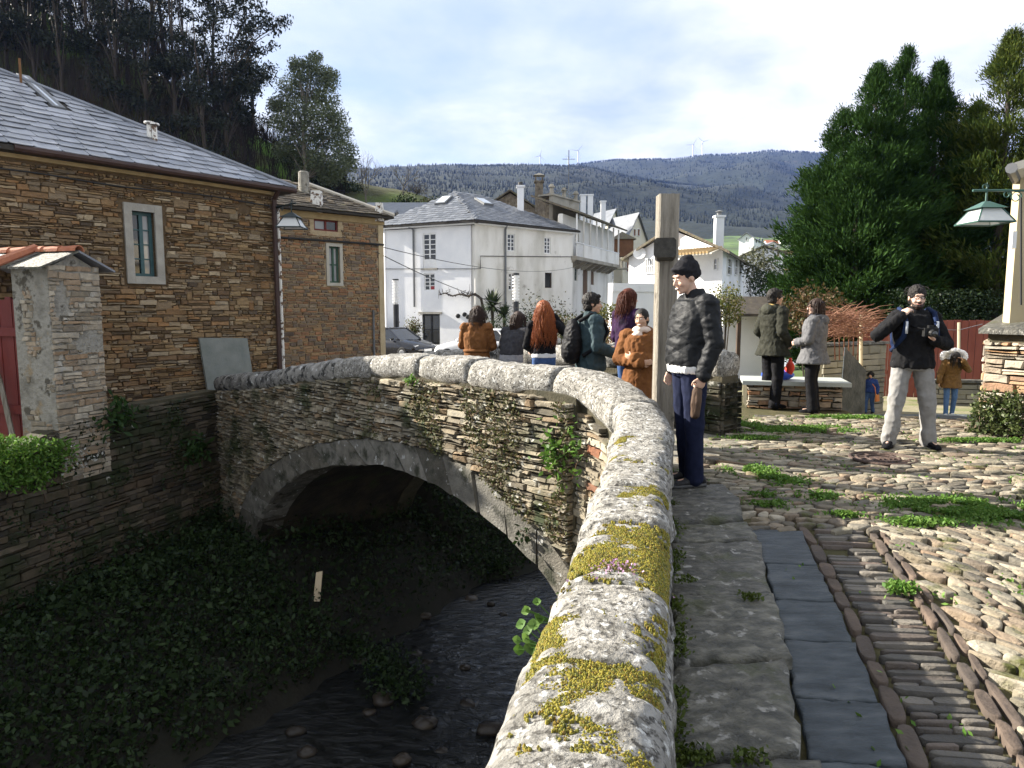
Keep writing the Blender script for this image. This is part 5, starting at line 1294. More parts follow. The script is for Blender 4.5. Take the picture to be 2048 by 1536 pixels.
s0b = 0; s1b = FBh.px(1214, 500)[0]; zb0 = FBh.px(1126, 516)[1] + .1
mb = MB(); fbox(mb, FBh, s0b, s1b, zb0 - .25, zb0, 0, 1.1); balc = mb.obj('balcony', M_grey, bh)
for k in range(9):
    s = lerp(s0b + .2, s1b - .2, k / 8); mb = MB(); mb.hexa([FBh.p(s - .12, zb0 - .75, .0), FBh.p(s + .12, zb0 - .75, .0), FBh.p(s + .12, zb0 - .75, .25), FBh.p(s - .12, zb0 - .75, .25), FBh.p(s - .12, zb0 - .26, .0), FBh.p(s + .12, zb0 - .26, .0), FBh.p(s + .12, zb0 - .26, 1.0), FBh.p(s - .12, zb0 - .26, 1.0)]); mb.obj('corbel', M_grey, balc)
mb = MB(); fbox(mb, FBh, s0b + 1.6, s1b, zb0, zb0 + .92, 1.0, 1.08); mb.obj('parapet_panel', M_whitedirty, balc)
for k in range(7): mb = MB(); fbox(mb, FBh, s0b + .1 + k * .22, s0b + .2 + k * .22, zb0, zb0 + .9, 1.0, 1.06); mb.obj('baluster', M_whitepaint, balc)
mb = MB(); fbox(mb, FBh, s0b, s1b, zb0 + .93, zb0 + 1.0, .96, 1.1); mb.obj('handrail', M_whitepaint, balc)
for k in range(8):
    s = lerp(s0b + .1, s1b - .1, k / 7); mb = MB(); fbox(mb, FBh, s - .06, s + .06, zb0 + 1.0, EB - .05, .98, 1.08); mb.obj('post', M_whitedirty, balc)
mb = MB(); q = [FBh.p(-.2, EB - .05, 1.3), FBh.p(FBh.L, EB - .05, 1.3), FBh.p(FBh.L, EB + 1.3, -2.4), FBh.p(-.2, EB + 1.3, -2.4)]; mb.hexa(q + [p + V(0, 0, .14) for p in q]); mb.obj('roof', M_roofold, bh)
at_ = empty('attic_block', PY(1115, 430, 54), 'grey rendered roof terrace block with small pillars', 'building')
fa = Frame(PY(1105, 430, 53.4), PY(1158, 430, 57)); za0, za1 = EB - .3, fa.px(1110, 392)[1]
wallface(fa, 0, fa.L, za0, za1, [], M_grey, at_); sd = Frame(PY(1075, 430, 55.5), PY(1105, 430, 53.4)); wallface(sd, 0, sd.L - .31, za0 - 1.2, za1 + .25, [], M_rubfar, at_, 'side_wall')
mb = MB(); fbox(mb, fa, -.1, fa.L + .1, za1, za1 + .12, -1.2, .12); mb.obj('coping', M_grey, at_)
for k in range(3): mb = MB(); p = fa.p(lerp(.2, fa.L - .2, k / 2), za1 + .12, -.2); mb.tube([p, p + V(0, 0, .5), p + V(0, 0, .52), p + V(0, 0, .75)], [.16, .14, .26, .12], 8); mb.obj('pillar', M_grey, at_)
mb = MB(); mb.tube([fa.p(.4, za1 + .45, -.2), fa.p(fa.L - .2, za1 + .5, -.2)], .03, 4); mb.obj('rail', M_lead, at_)
an = empty('antenna_mast', fa.p(fa.L * .9, za1, -.5), 'tall thin television antenna mast on the terrace block', 'antenna'); mb = MB(); c = fa.p(fa.L * .80, za1 - .2, -.5); tp = PY(1146, 300, c.y); mb.tube([c, V(c.x, c.y, tp.z)], .035, 5)
mb.tube([V(c.x - .5, c.y, tp.z - .7), V(c.x + .5, c.y, tp.z - .7)], .02, 4)
for k in range(5): mb.tube([V(c.x - .4 + k * .2, c.y - .25, tp.z - .7), V(c.x - .4 + k * .2, c.y + .25, tp.z - .7)], .012, 4)
mb.obj('mast', M_lead, an)
# rubble house with the brick chimney, behind
x0, x1 = PY(955, 400, 62), PY(1085, 400, 62)
rh, rf_ = gable_house('ruined_rubble_house', 'dark rubble house with mossy gable behind the white house', [(x0.x, 62), (x1.x, 62), (x1.x, 70), (x0.x, 70)], -1, PY(960, 425, 62).z, PY(1000, 383, 62).z, 1, (M_rubfar, M_roofold))
p = PY(1078, 400, 58); mb = MB(); mb.box((p.x, p.y, p.z - .2), (.62, .62, 3.2)); mb.box((p.x, p.y, p.z + 1.42), (.8, .8, .12))
mb.obj('chimney', M_rubfar, rf_)
for k in range(4): mb = MB(); mb.box((p.x + (-.28, .28, .28, -.28)[k], p.y + (-.28, -.28, .28, .28)[k], p.z + 1.68), (.1, .1, .42)); mb.obj('chimney_post', M_rubfar, rf_)
mb = MB(); mb.add([V(p.x - .45, p.y - .45, p.z + 1.9), V(p.x + .45, p.y - .45, p.z + 1.9), V(p.x + .45, p.y + .45, p.z + 1.9), V(p.x - .45, p.y + .45, p.z + 1.9), V(p.x, p.y, p.z + 2.15)], [(3, 2, 1, 0), (0, 1, 4), (1, 2, 4), (2, 3, 4), (3, 0, 4)]); mb.obj('chimney_cap', M_grey, rf_)
# glazed gallery and roofs beyond the balcony
G0, G1 = PY(1214, 600, 62.5), PY(1226, 600, 66); fg = Frame(G0, G1); gh = empty('glazed_gallery_house', G0, 'narrow house front with white glazed gallery', 'house'); gz = fg.px(1216, 457)[1]
wallface(fg, 0, fg.L, -1, gz, [], M_white, gh)
for (v0, v1) in ((466, 505), (522, 560)):
    for k in range(3): r_ = rect(fg, 1215 + k * 3.6, v0, 1218.4 + k * 3.6, v1); flat_window(fg, r_, gh, M_panelight, .06, 2, 4)
P0 = PY(1214, 480, 78); P1_ = PY(1246, 480, 74); P2_ = PY(1300, 480, 80)
wdt = (P2_ - P1_)
gg, _ = gable_house('grey_gable_house', 'cream gabled house with grey slate roof and two attic windows', [(P1_.x, P1_.y), (P2_.x, P2_.y), (P2_.x - 4, P2_.y + 9), (P1_.x - 4, P1_.y + 9)], -1, PY(1246, 490, 74).z, PY(1275, 428, 77).z, 1, (M_cream, M_rooffar))
fgg = Frame(P1_, P2_)
for (u0, v0, u1, v1) in ((1266, 457, 1271, 473), (1274, 457, 1279, 473), (1240 + 12, 520, 1262, 545)): flat_window(fgg, rect(fgg, u0, v0, u1, v1), gg, mat('brown_shutter', [(.14, .07, .04), (.2, .1, .06)], 3, .8) if 'brown_shutter' not in bpy.data.materials else bpy.data.materials['brown_shutter'], .05, 1, 1)
pp = PY(1236, 470, 76); gb, _ = gable_house('slate_roofed_house', 'grey slate roofed house beside the cream gable', [(PY(1180, 470, 84).x, 84), (PY(1216, 470, 80).x, 80), (PY(1240, 470, 92).x, 92), (PY(1200, 470, 96).x, 96)], -1, PY(1200, 455, 84).z, PY(1200, 420, 86).z, 0, (M_cream, M_rooffar))
for k, (u, v, y_) in enumerate(((1166, 425, 70), (1206, 435, 76))):
    p = PY(u, v, y_); e = empty('white_chimney', p, ('pair of stubby white chimneys above the balcony house' if k == 0 else 'slim white chimney behind the balcony house'), 'chimney')
    for j in range(2 if k == 0 else 1): mb = MB(); mb.box((p.x + j * .7, p.y, p.z + .1), (.5, .5, 3.0)); mb.box((p.x + j * .7, p.y, p.z + 1.66), (.64, .64, .12)); mb.obj('stack', M_white, e)
mb = MB()
bal2 = empty('brown_oriel', PY(1252, 500, 71), 'brown timber oriel and balcony on the cream house', 'balcony'); p = PY(1236, 500, 71.5)
mb.box((p.x + .5, 71.8, p.z + .2), (2.0, 1.2, 1.7)); mb.obj('timber_box', mat('brown_timber', [(.13, .06, .03), (.2, .1, .05)], 3, .8), bal2)
mb = MB(); mb.add([V(p.x - .8, 71, p.z + 1.05), V(p.x + 1.8, 71, p.z + 1.05), V(p.x + 1.8, 72.6, p.z + 1.05), V(p.x - .8, 72.6, p.z + 1.05), V(p.x + .5, 72.2, p.z + 1.9)], [(3, 2, 1, 0), (0, 1, 4), (1, 2, 4), (2, 3, 4), (3, 0, 4)]); mb.obj('little_roof', M_roofold, bal2)
mb = MB(); p2 = PY(1242, 535, 71.2); mb.box((p2.x, 71.5, p2.z - .1), (3.0, 1.0, .15)); mb.obj('balcony_floor', M_grey, bal2)
for k in range(10): mb = MB(); mb.box((p2.x - 1.4 + k * .31, 71.05, p2.z + .5), (.04, .04, 1.0)); mb.obj('baluster', M_cable, bal2)
mb = MB(); mb.box((p2.x, 71.05, p2.z + 1.03), (3.0, .07, .06)); mb.obj('handrail', M_cable, bal2)
# big white gabled house
ML, MR = PY(1257, 560, 41.5), PY(1444, 560, 36.5); MB_ = PY(1487, 560, 46.5)
mw, mroof = gable_house('white_gabled_house', 'large white gabled house with tall chimney and mossy slate roof', [(ML.x, ML.y), (MR.x, MR.y), (MB_.x, MB_.y), (ML.x + MB_.x - MR.x, ML.y + MB_.y - MR.y)], -1.2, PY(1444, 503, 37).z, PY(1352, 452, 38).z, 1, (M_white, M_roofold), eave=.45)
fM = Frame(ML, MR); fMr = Frame(MR, MB_)
M_grille = mat('barred_pane', [(.10, .11, .12), (.2, .21, .22)], 2, .3)
flat_window(fM, rect(fM, 1292, 517, 1311, 547), mw, M_grille, .06, 5, 2); flat_window(fM, rect(fM, 1351, 475, 1357, 491), mw, M_pane, .05, 1, 1); flat_window(fM, rect(fM, 1428, 517, 1436, 540), mw, M_panelight, .05, 1, 2)
for (u0, v0, u1, v1) in ((1454, 514, 1461, 552), (1469, 516, 1473, 552), (1477, 517, 1480, 551), (1454, 584, 1461, 606), (1468, 590, 1472, 610), (1476, 588, 1479, 608)): flat_window(fMr, rect(fMr, u0, v0, u1, v1), mw, M_panelight, .05, 1, 2)
p = PY(1437, 478, 40.5); mb = MB(); mb.box((p.x, p.y, p.z + .1), (.46, .46, 2.2)); mb.box((p.x, p.y, p.z + 1.25), (.6, .6, .1)); mb.obj('chimney', M_white, mroof)
mb = MB(); mb.tube([p + V(0, 0, 1.3), p + V(0, 0, 1.5), p + V(0, 0, 1.52), p + V(0, 0, 1.6)], [.14, .14, .26, .05], 8); mb.obj('chimney_cowl', M_lead, mroof)
aw = empty('porch_awning', fM.p(fM.L * .75, 2, 1), 'ochre tiled porch awning on the white gabled house', 'awning'); s0, zt = fM.px(1345, 507); s1 = fM.px(1443, 507)[0]; mb = MB()
q = [fM.p(s0, zt - .28, 1.2), fM.p(s1 + .25, zt - .28, 1.2), fM.p(s1 + .1, zt + .05, .02), fM.p(s0, zt + .05, .02)]; mb.hexa(q + [p_ + V(0, 0, .07) for p_ in q]); mb.obj('slab', M_cream, aw)
M_ochre = mat('ochre_tile', [(.38, .26, .12), (.5, .37, .2)], 3, .9)
for k in range(16):
    s = lerp(s0 + .05, s1, k / 15); mb = MB(); mb.tube([fM.p(s, zt - .18, 1.25), fM.p(s, zt + .13, .03)], .075, 6); mb.obj('tile', M_ochre, aw)
mb = MB(); pz = fM.p(s0 + 1.6, 0, 1.05); mb.tube([V(pz.x, pz.y, -1), V(pz.x, pz.y, zt - .28)], .05, 6); mb.obj('post', M_whitepaint, aw)
dsh = empty('satellite_dish', fM.p(*fM.px(1287, 507), .3), 'white satellite dish on the white gable wall', 'dish'); mb = MB(); c = fM.p(*fM.px(1287, 507), .35); nn = V(-.3, -.9, .3).normalized(); aa = nn.orthogonal().normalized(); bb_ = nn.cross(aa)
mb.add([c - nn * .09] + [c + (aa * math.cos(k * .4488) + bb_ * math.sin(k * .4488)) * .36 for k in range(14)], [(0, k + 1, (k + 1) % 14 + 1) for k in range(14)]); mb.obj('reflector', M_whitepaint, dsh); mb = MB(); mb.tube([c - nn * .09, c - nn * .4], .03, 5); mb.obj('arm', M_lead, dsh)
gw = empty('white_garden_wall', PY(1270, 590, 30), 'long low white garden wall with a blue shaded face', 'wall'); fw_ = Frame(PY(1224, 600, 30.0), PY(1345, 600, 31.5)); z1_ = fw_.px(1226, 566)[1]; zl_ = fw_.px(1226, 583)[1]
wallface(fw_, 0, fw_.L, -1.1, zl_, [], M_white, gw); mb = MB(); fbox(mb, fw_, 0, fw_.L, zl_ + .002, z1_, -.3, .05); mb.obj('cap_band', M_white, gw)
gw2 = empty('slate_lean_to', PY(1500, 620, 24), 'low dark slate lean-to roof behind the parapet', 'shed'); p = PY(1495, 612, 24); mb = MB(); q = [V(p.x - .6, 23.4, p.z - .35), V(p.x + 1.3, 23.4, p.z - .35), V(p.x + 1.3, 25, p.z + .25), V(p.x - .6, 25, p.z + .25)]; mb.hexa(q + [a + V(0, 0, .09) for a in q]); mb.obj('roof', M_oldslate, gw2)
for k in (0, 1): mb = MB(); mb.box((p.x - .4 + 1.5 * k, 23.6, p.z - 1.2), (.12, .12, 1.7)); mb.obj('post', M_darkwood, gw2)
mb = MB(); mb.box((p.x + .4, 25, -.3), (1.9, .2, 2 + p.z)); mb.obj('back_wall', M_white, gw2)
# right hand annex
RA, RB = PY(1488, 560, 62), PY(1564, 560, 60)
ra_, _ = gable_house('white_annex', 'plain white house with low gable behind the lemon shrub', [(RA.x, RA.y), (RB.x, RB.y), (RB.x + 1.5, RB.y + 8), (RA.x + 1.5, RA.y + 8)], -1, PY(1564, 506, 60).z, PY(1515, 493, 61).z, 1, (M_white, M_roofold))
b0, b1 = PY(1564, 560, 59), PY(1607, 560, 59); bx = empty('balustraded_block', b0, 'white flat roofed block with balustrade and dark window', 'building'); fb_ = Frame(b0, b1); z0_, z1_ = fb_.px(1580, 600)[1], fb_.px(1580, 530)[1]
wallface(fb_, 0, fb_.L, -1, z1_, [], M_white, bx); mb = MB(); fbox(mb, fb_, -.1, fb_.L + .1, z1_, z1_ + .15, -3, .15); mb.obj('terrace_slab', M_white, bx)
for k in range(13): mb = MB(); p = fb_.p(lerp(.05, fb_.L - .05, k / 12), z1_ + .15, 0); mb.tube([p, p + V(0, 0, .25), p + V(0, 0, .5)], [.05, .08, .05], 6); mb.obj('baluster', M_whitepaint, bx)
mb = MB(); fbox(mb, fb_, -.1, fb_.L + .1, z1_ + .66, z1_ + .8, -.1, .1); mb.obj('handrail', M_whitepaint, bx); flat_window(fb_, rect(fb_, 1587, 538, 1600, 556), bx, M_pane, .05, 1, 1)
mb = MB(); fbox(mb, fb_, 0, fb_.L, z1_ + .8, fb_.px(1580, 498)[1], -2.6, -1.2); mb.obj('rear_wall', mat('dark_ochre_wall', [(.2, .14, .07), (.28, .2, .1)], 2, .9), bx)  # rear wall in a plain dark ochre
# church and far village on the slope
ch, chr_ = gable_house('distant_church', 'distant white church with grey roof below the hill', [(PY(1478, 480, 170).x, 170), (PY(1508, 480, 168).x, 168), (PY(1530, 480, 182).x, 182), (PY(1495, 480, 184).x, 184)], -1, PY(1480, 478, 170).z, PY(1495, 467, 170).z, 1, (M_white, M_rooffar))
fc = Frame(PY(1478, 480, 170), PY(1508, 480, 168)); fd = Frame(PY(1508, 480, 168), PY(1530, 480, 182))
for k in range(3): flat_window(fd, rect(fd, 1511 + k * 6, 476, 1513.5 + k * 6, 487), ch, M_pane, .1, 1, 1)
flat_window(fc, rect(fc, 1492, 474, 1495, 483), ch, M_pane, .1, 1, 1)
rv = random.Random(77); kinds = [('cream', M_cream), ('white', M_white), ('grey', M_grey)]
adj = ['low', 'tall', 'long', 'small', 'square', 'narrow', 'broad']
for k in range(14):
    u = rv.uniform(1528, 1625); v = rv.uniform(480, 500); y_ = rv.uniform(420, 640); nm, mt = kinds[k % 3]; w_ = rv.uniform(5, 10); p = PY(u, v, y_); h_ = rv.uniform(4, 7)
    hh, _ = gable_house('village_house', f'far {nm} walled village house with a slate roof below the green field', [(p.x - w_ / 2, y_), (p.x + w_ / 2, y_ + rv.uniform(-2, 2)), (p.x + w_ / 2, y_ + 8), (p.x - w_ / 2, y_ + 8)], p.z - h_, p.z - 1.5, p.z + .8, k % 2, (mt, M_rooffar if k % 4 else M_terra)); hh["group"] = f'far {nm} village houses'
    f_h = Frame((p.x - w_ / 2, y_ - .01), (p.x + w_ / 2, y_ - .01))
    for j in range(2): flat_window(f_h, (w_ * (.25 + .4 * j), w_ * (.25 + .4 * j) + 1, p.z - 3.2, p.z - 2), hh, M_pane, .1, 1, 1)
# cream house glimpsed between the stone house and the white one, and a slate roof behind
cg, _ = gable_house('cream_street_house', 'pale cream house seen through the gap beside the rubble house', [(-14.5, 56), (-10.0, 55), (-9.6, 63), (-14, 64)], -1, PY(775, 445, 56).z, PY(775, 420, 58).z, 0, (M_cream, M_rooffar))
sk2, rfk = gable_house('slate_roof_house', 'low grey slate roof with skylight behind the rubble house', [(PY(725, 420, 62).x, 62), (PY(850, 420, 62).x, 62), (PY(850, 420, 62).x, 70), (PY(725, 420, 62).x, 70)], -1, PY(780, 430, 62).z, PY(780, 408, 66).z, 0, (M_cream, M_rooffar))
# ------------------------------------------------------------------ left hillside
CR_U = [-900, -300, 0, 300, 550, 700, 850, 950, 1080, 1200]; CR_Z = [60, 52, 45, 34, 23.5, 18.8, 16.6, 11, 3, -1]
def hill_z(x, y):
    u = 1024 + x / max(y, 1) * F_PX; c = interp(u, CR_U, CR_Z); t = max(0, min(1, (y - 57) / 40)); t = t * t * (3 - 2 * t)
    return -1.4 + (c + 1.4) * t + (.9 * mnoise.noise(V(x * .08, y * .08, 0)) + .35 * mnoise.noise(V(x * .3, y * .3, 3))) * min(1, t * 4) - max(0, y - 105) * .12
xs = np.linspace(-150, 22, 120); yy = np.linspace(54, 170, 80)
Vv = [(x, y, hill_z(x, y)) for y in yy for x in xs]; n = len(xs); Ff = [(j * n + i, j * n + i + 1, (j + 1) * n + i + 1, (j + 1) * n + i) for j in range(len(yy) - 1) for i in range(n - 1)]
M_hill = mat('hillside_scrub', [(.035, .030, .016), (.055, .06, .02), (.09, .14, .025)], .10, .95, .8, 1.2, spots=((.09, .17, .02), .06, .54, .06), bdist=.4)
np_mesh('hillside', Vv, Ff, M_hill, None, 'structure', smooth=True)

M_bark = mat('eucalyptus_bark', [(.10, .085, .065), (.20, .175, .14)], 1.5, .9, .4, 6, stretch=(2, 2, .3))
M_barkdark = mat('dark_forest_bark', [(.03, .024, .018), (.075, .06, .048)], 1.5, .9, .4, 6, stretch=(2, 2, .3))
M_euc = leafmat('eucalyptus_leaf', [(.09, .115, .058), (.14, .17, .085), (.19, .21, .115), (.11, .13, .08)], .35, .5)
M_eucdark = leafmat('shaded_eucalyptus_leaf', [(.010, .014, .009), (.018, .024, .014), (.028, .034, .02)], .15, .6)  # same leaf as above; the pair carries sun and shade in its colours
M_twig = leafmat('bare_brush_twig', [(.024, .018, .014), (.042, .032, .024), (.016, .012, .010)], .0, .9)
def limb_tree(name, label, base, H, r0, rng, clumps, leafn, lsize, mleaf, mbark, lean=(0, 0), group=None, cat='tree', forks=6, aspect=.4, flat=.55):
    """trunk with limbs reaching leaf clumps; clumps: list of (offset Vector, radius)"""
    e = empty(name, base, label, cat, group); base = Vector(base); mb = MB()
    tr = [base + V(lean[0] * t * t * H, lean[1] * t * t * H, H * t) + V(mnoise.noise(V(t * 3, base.x, 0)) * H * .02, mnoise.noise(V(t * 3, base.x, 9)) * H * .02, 0) for t in np.linspace(0, .96, 9)]
    tr[0] -= V(0, 0, .5); mb.tube(tr, [r0 * (1 - .86 * t) for t in np.linspace(0, 1, 9)], 7)
    C = []; S = []
    for off, rad in clumps:
        c = base + off; k = min(8, max(2, int((off.z / H) * 8 * .72))); a = tr[k]
        m = a.lerp(c, .55) + V(0, 0, (c - a).length * .12); mb.tube([a, m, c], [r0 * .30 * (1 - k / 12), r0 * .16, r0 * .05], 5)
        n_ = int(leafn * (rad ** 1.6)); P = rng.normal(size=(n_, 3)); P /= np.linalg.norm(P, axis=1)[:, None]; P *= (rng.random(n_) ** .45)[:, None] * rad
        P[:, 2] *= flat; P += rng.normal(size=(n_, 3)) * rad * .10; C.append(P + np.array(c))
    mb.obj('trunk', mbark, e); C = np.concatenate(C)
    v_, f_, t_ = leaves(rng, C, lsize, aspect, -.2); np_mesh('crown', v_, f_, mleaf, e, tint=t_); return e
rt = nprng(31); rp_ = random.Random(31)
# tall dark eucalyptus wood on the hill
spots_ = [(470, 79), (430, 74), (400, 84), (370, 78), (340, 88), (318, 76), (290, 83), (262, 77), (235, 86), (210, 79), (185, 88), (160, 76), (135, 84), (108, 78), (80, 88), (55, 80), (25, 76), (-10, 84), (-50, 80), (500, 86), (450, 92), (355, 95), (300, 94), (245, 95), (120, 95), (40, 94), (520, 93), (-90, 86)]
for i, (u, y_) in enumerate(spots_):
    x = (u - 1024) / F_PX * y_; b = V(x, y_, hill_z(x, y_) - .3); H = rp_.uniform(17, 24) * (1 if u < 440 else .72); cl = []
    for k in range(15):
        t = rp_.uniform(.30, 1.02) if u < 300 else rp_.uniform(.22, 1.0); a = rp_.uniform(0, 6.28); rr_ = rp_.uniform(.5, 3.4) * (1.15 - t * .5)
        cl.append((V(math.cos(a) * rr_, math.sin(a) * rr_, H * t), rp_.uniform(1.0, 2.0)))
    if i == 0: cl += [(PY(uu, vv, y_) - b, rad) for uu, vv, rad in ((500, 55, 1.5), (530, 40, 1.4), (556, 48, 1.3), (572, 40, .9), (545, 62, .9), (520, 100, 1.0), (500, 135, 1.4), (522, 150, .8), (490, 175, 1.5), (485, 215, 1.5), (500, 225, .9), (545, 92, .8), (470, 20, 1.8), (510, 15, 1.5), (480, 90, 1.6), (475, 140, 1.6), (480, 240, 1.2))]; H *= 1.1
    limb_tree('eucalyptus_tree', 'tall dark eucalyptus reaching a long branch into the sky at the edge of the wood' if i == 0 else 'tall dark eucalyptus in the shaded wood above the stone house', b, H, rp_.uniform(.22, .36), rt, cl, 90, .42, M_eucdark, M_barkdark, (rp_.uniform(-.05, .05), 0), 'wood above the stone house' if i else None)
# bare brush under the wood
Vv = []; Ff = []; T = []
for k in range(9000):
    u = rp_.uniform(-40, 700) ; y_ = rp_.uniform(70, 98); x = (u - 1024) / F_PX * y_; z = hill_z(x, y_)
    h = rp_.uniform(1.0, 6.5) * (1 if u < 520 else .45); w = rp_.uniform(.015, .05); dx = rp_.gauss(0, h * .22); dy = rp_.gauss(0, h * .1); o = len(Vv)
    z0 = z + rp_.uniform(0, 5 if u < 500 else .5) 
    Vv += [(x - w, y_, z0), (x + w, y_, z0), (x + dx * .4 + w * .7, y_ + dy, z0 + h * .55), (x + dx * .4 - w * .7, y_ + dy, z0 + h * .55), (x + dx + .005, y_ + dy, z0 + h), (x + dx - .005, y_ + dy, z0 + h)]
    Ff += [(o, o + 1, o + 2, o + 3), (o + 3, o + 2, o + 4, o + 5)]; T += [rp_.random()] * 6
tag(np_mesh('bare_brush', Vv, Ff, M_twig, None, 'stuff', T), 'mass of bare brown brush and saplings under the hillside wood', 'brush')
# lone eucalyptus
y_ = 80; x = (622 - 1024) / F_PX * y_; b = V(x, y_, hill_z(x, y_) - .3); cl = []
for (u, v, r) in ((620, 130, 1.0), (600, 150, 1.3), (640, 150, 1.3), (655, 165, 1.2), (580, 180, 1.4), (615, 185, 1.6), (650, 200, 1.5), (565, 215, 1.4), (600, 225, 1.7), (640, 235, 1.7), (670, 235, 1.3), (680, 265, 1.2), (560, 245, 1.1), (585, 265, 1.6), (620, 275, 1.7), (655, 280, 1.7), (690, 300, 1.3), (570, 300, 1.3), (605, 310, 1.5), (640, 320, 1.5), (680, 330, 1.4), (632, 115, .7), (663, 150, .8), (592, 128, .8), (700, 325, 1.0), (550, 210, .8), (610, 345, 1.2), (660, 350, 1.3)):
    cl.append((PY(u, v, y_ + rp_.uniform(-1.8, 1.8)) - b, r * 1.18))
limb_tree('lone_eucalyptus', 'lone bushy grey green eucalyptus standing against the sky', b, 13.5, .34, rt, cl, 520, .30, M_euc, M_bark, flat=.8)
# bare tree
def bare_tree(name, label, base, H, r0, seed, group=None, material=None, spread=.5):
    e = empty(name, base, label, 'tree', group); rn = random.Random(seed); tr = MB(); br = MB()
    def grow(p, d, L, r, lev):
        q = p + d * L * .5 + V(rn.gauss(0, L * .04), rn.gauss(0, L * .04), 0); t = p + d * L
        (tr if lev == 0 else br).tube([p, q, t], [r, r * .8, r * .6], 6 if lev < 2 else 4)
        if lev >= 5: return
        for k in range(3 if lev < 4 else 2):
            nd = (d + V(rn.gauss(0, spread), rn.gauss(0, spread), rn.uniform(-.05, .25))).normalized(); grow(t if k else q.lerp(t, .5), nd, L * rn.uniform(.6, .82), r * .58, lev + 1)
    grow(Vector(base) - V(0, 0, .3), V(0, 0, 1), H * .32, r0, 0)
    tr.obj('trunk', material or M_bark, e); br.obj('crown', material or M_bark, e); return e
x = (738 - 1024) / F_PX * 82; bare_tree('bare_tree', 'slender leafless tree beside the lone eucalyptus', V(x, 82, hill_z(x, 82)), 7.4, .14, 4)
x = (812 - 1024) / F_PX * 90; bare_tree('small_bare_tree', 'small leafless tree on the hillside above the white house', V(x, 90, hill_z(x, 90)), 4.6, .10, 9)
bm_ = [('dark_hillside_bush', 'dark evergreen bush on the slope', M_leaf_dark), ('brown_hillside_bush', 'brown leafless bush on the slope', M_twig), ('green_hillside_bush', 'yellow green bush on the slope', M_ivy)]
for k in range(44):
    u = rp_.uniform(540, 940); y_ = rp_.uniform(66, 96); x = (u - 1024) / F_PX * y_; z = hill_z(x, y_); r_ = rp_.uniform(1.0, 2.4); nm, lab, mt = bm_[0 if k % 5 < 2 else (1 if k % 5 < 4 else 2)]
    e = empty(nm, (x, y_, z), lab + ' behind the houses', 'bush', nm.replace('_', ' ') + 'es'); n_ = 750; P = rt.normal(size=(n_, 3)); P /= np.linalg.norm(P, axis=1)[:, None]; P *= (rt.random(n_) ** .4)[:, None] * r_; P[:, 2] = np.abs(P[:, 2]) * .85; P *= (1 + .35 * rt.normal(size=(n_, 1)) * .4)
    v_, f_, t_ = leaves(rt, P + np.array([x, y_, z + .1]), .30 if mt is not M_twig else .5, .45 if mt is not M_twig else .06, .3); np_mesh('foliage', v_, f_, mt, e, tint=t_)
    mb = MB(); mb.tube([V(x, y_, z - .3), V(x, y_, z + r_ * .5)], [.12, .05], 5); mb.obj('stem', M_barkdark, e)

# ------------------------------------------------------------------ far hills, forest on them, wind turbines
M_forest = mat('wooded_hill', [(.008, .014, .010), (.014, .021, .013), (.022, .026, .016)], .012, .95, .6, .05, bdist=6, spots=((.07, .055, .035), .006, .66, .03))
M_fcone = leafmat('far_conifer', [(.006, .010, .008), (.009, .014, .009), (.012, .016, .010)], 0, .9)
def ridge(name, us, vs, yc, y0, rough, ncone, seed, hcone, label):
    nu, nd = 160, 34; Vv = []; R = random.Random(seed)
    def hz(u, t):
        crest = PY(u, interp(u, us, vs), yc).z; y = lerp(y0, yc, t); k = t ** .85 if t <= 1 else max(0, 1 - (t - 1) * 1.5)
        x = (u - 1024) / F_PX * y; nz = mnoise.fractal(V(x * .004, y * .004, seed), 1, 2, 4) * rough * min(1, t * 2) * (1 - .75 * max(0, 1 - abs(t - 1) * 6))
        return V(x, y, -2 + (crest + 2) * k + nz)
    ul = np.linspace(us[0], us[-1], nu); tl = np.linspace(0, 1.25, nd)
    for t in tl:
        for u in ul: Vv.append(tuple(hz(u, t)))
    Ff = [(j * nu + i, j * nu + i + 1, (j + 1) * nu + i + 1, (j + 1) * nu + i) for j in range(nd - 1) for i in range(nu - 1)]
    o = np_mesh(name, Vv, Ff, M_forest, None, 'structure', smooth=True)
    Vc = []; Fc = []; T = []
    for k in range(ncone):
        u = R.uniform(us[0], us[-1]); t = R.uniform(.25, 1.03) if k % 3 else R.uniform(.985, 1.02); p = hz(u, t); h = R.uniform(.55, 1.2) * hcone; r = h * .24; q = len(Vc); a = R.random() * 1.5
        Vc += [(p.x + math.cos(a + j * 1.571) * r, p.y + math.sin(a + j * 1.571) * r, p.z - 1) for j in range(4)] + [(p.x, p.y, p.z + h)]
        Fc += [(q + j, q + (j + 1) % 4, q + 4) for j in range(4)]; T += [R.random()] * 5
    tag(np_mesh(name + '_forest', Vc, Fc, M_fcone, None, 'stuff', T), label, 'forest'); return hz
UA = [560, 700, 830, 900, 1000, 1100, 1160, 1250, 1350, 1450, 1600, 1750, 2100]; VA = [352, 345, 337, 334, 333, 333, 338, 352, 366, 380, 402, 425, 450]
UB = [900, 1100, 1150, 1250, 1350, 1450, 1520, 1600, 1650, 1800, 2000, 2300]; VB = [350, 336, 328, 321, 315, 306, 300, 304, 311, 330, 350, 370]
hzB = ridge('far_mountain', UB, VB, 2700, 900, 40, 16000, 5, 6.5, 'bluish conifer forest covering the far mountain')
hzA = ridge('near_mountain', UA, VA, 1700, 420, 26, 20000, 2, 5.5, 'dark conifer forest covering the nearer mountain')
mb = MB(); q = []
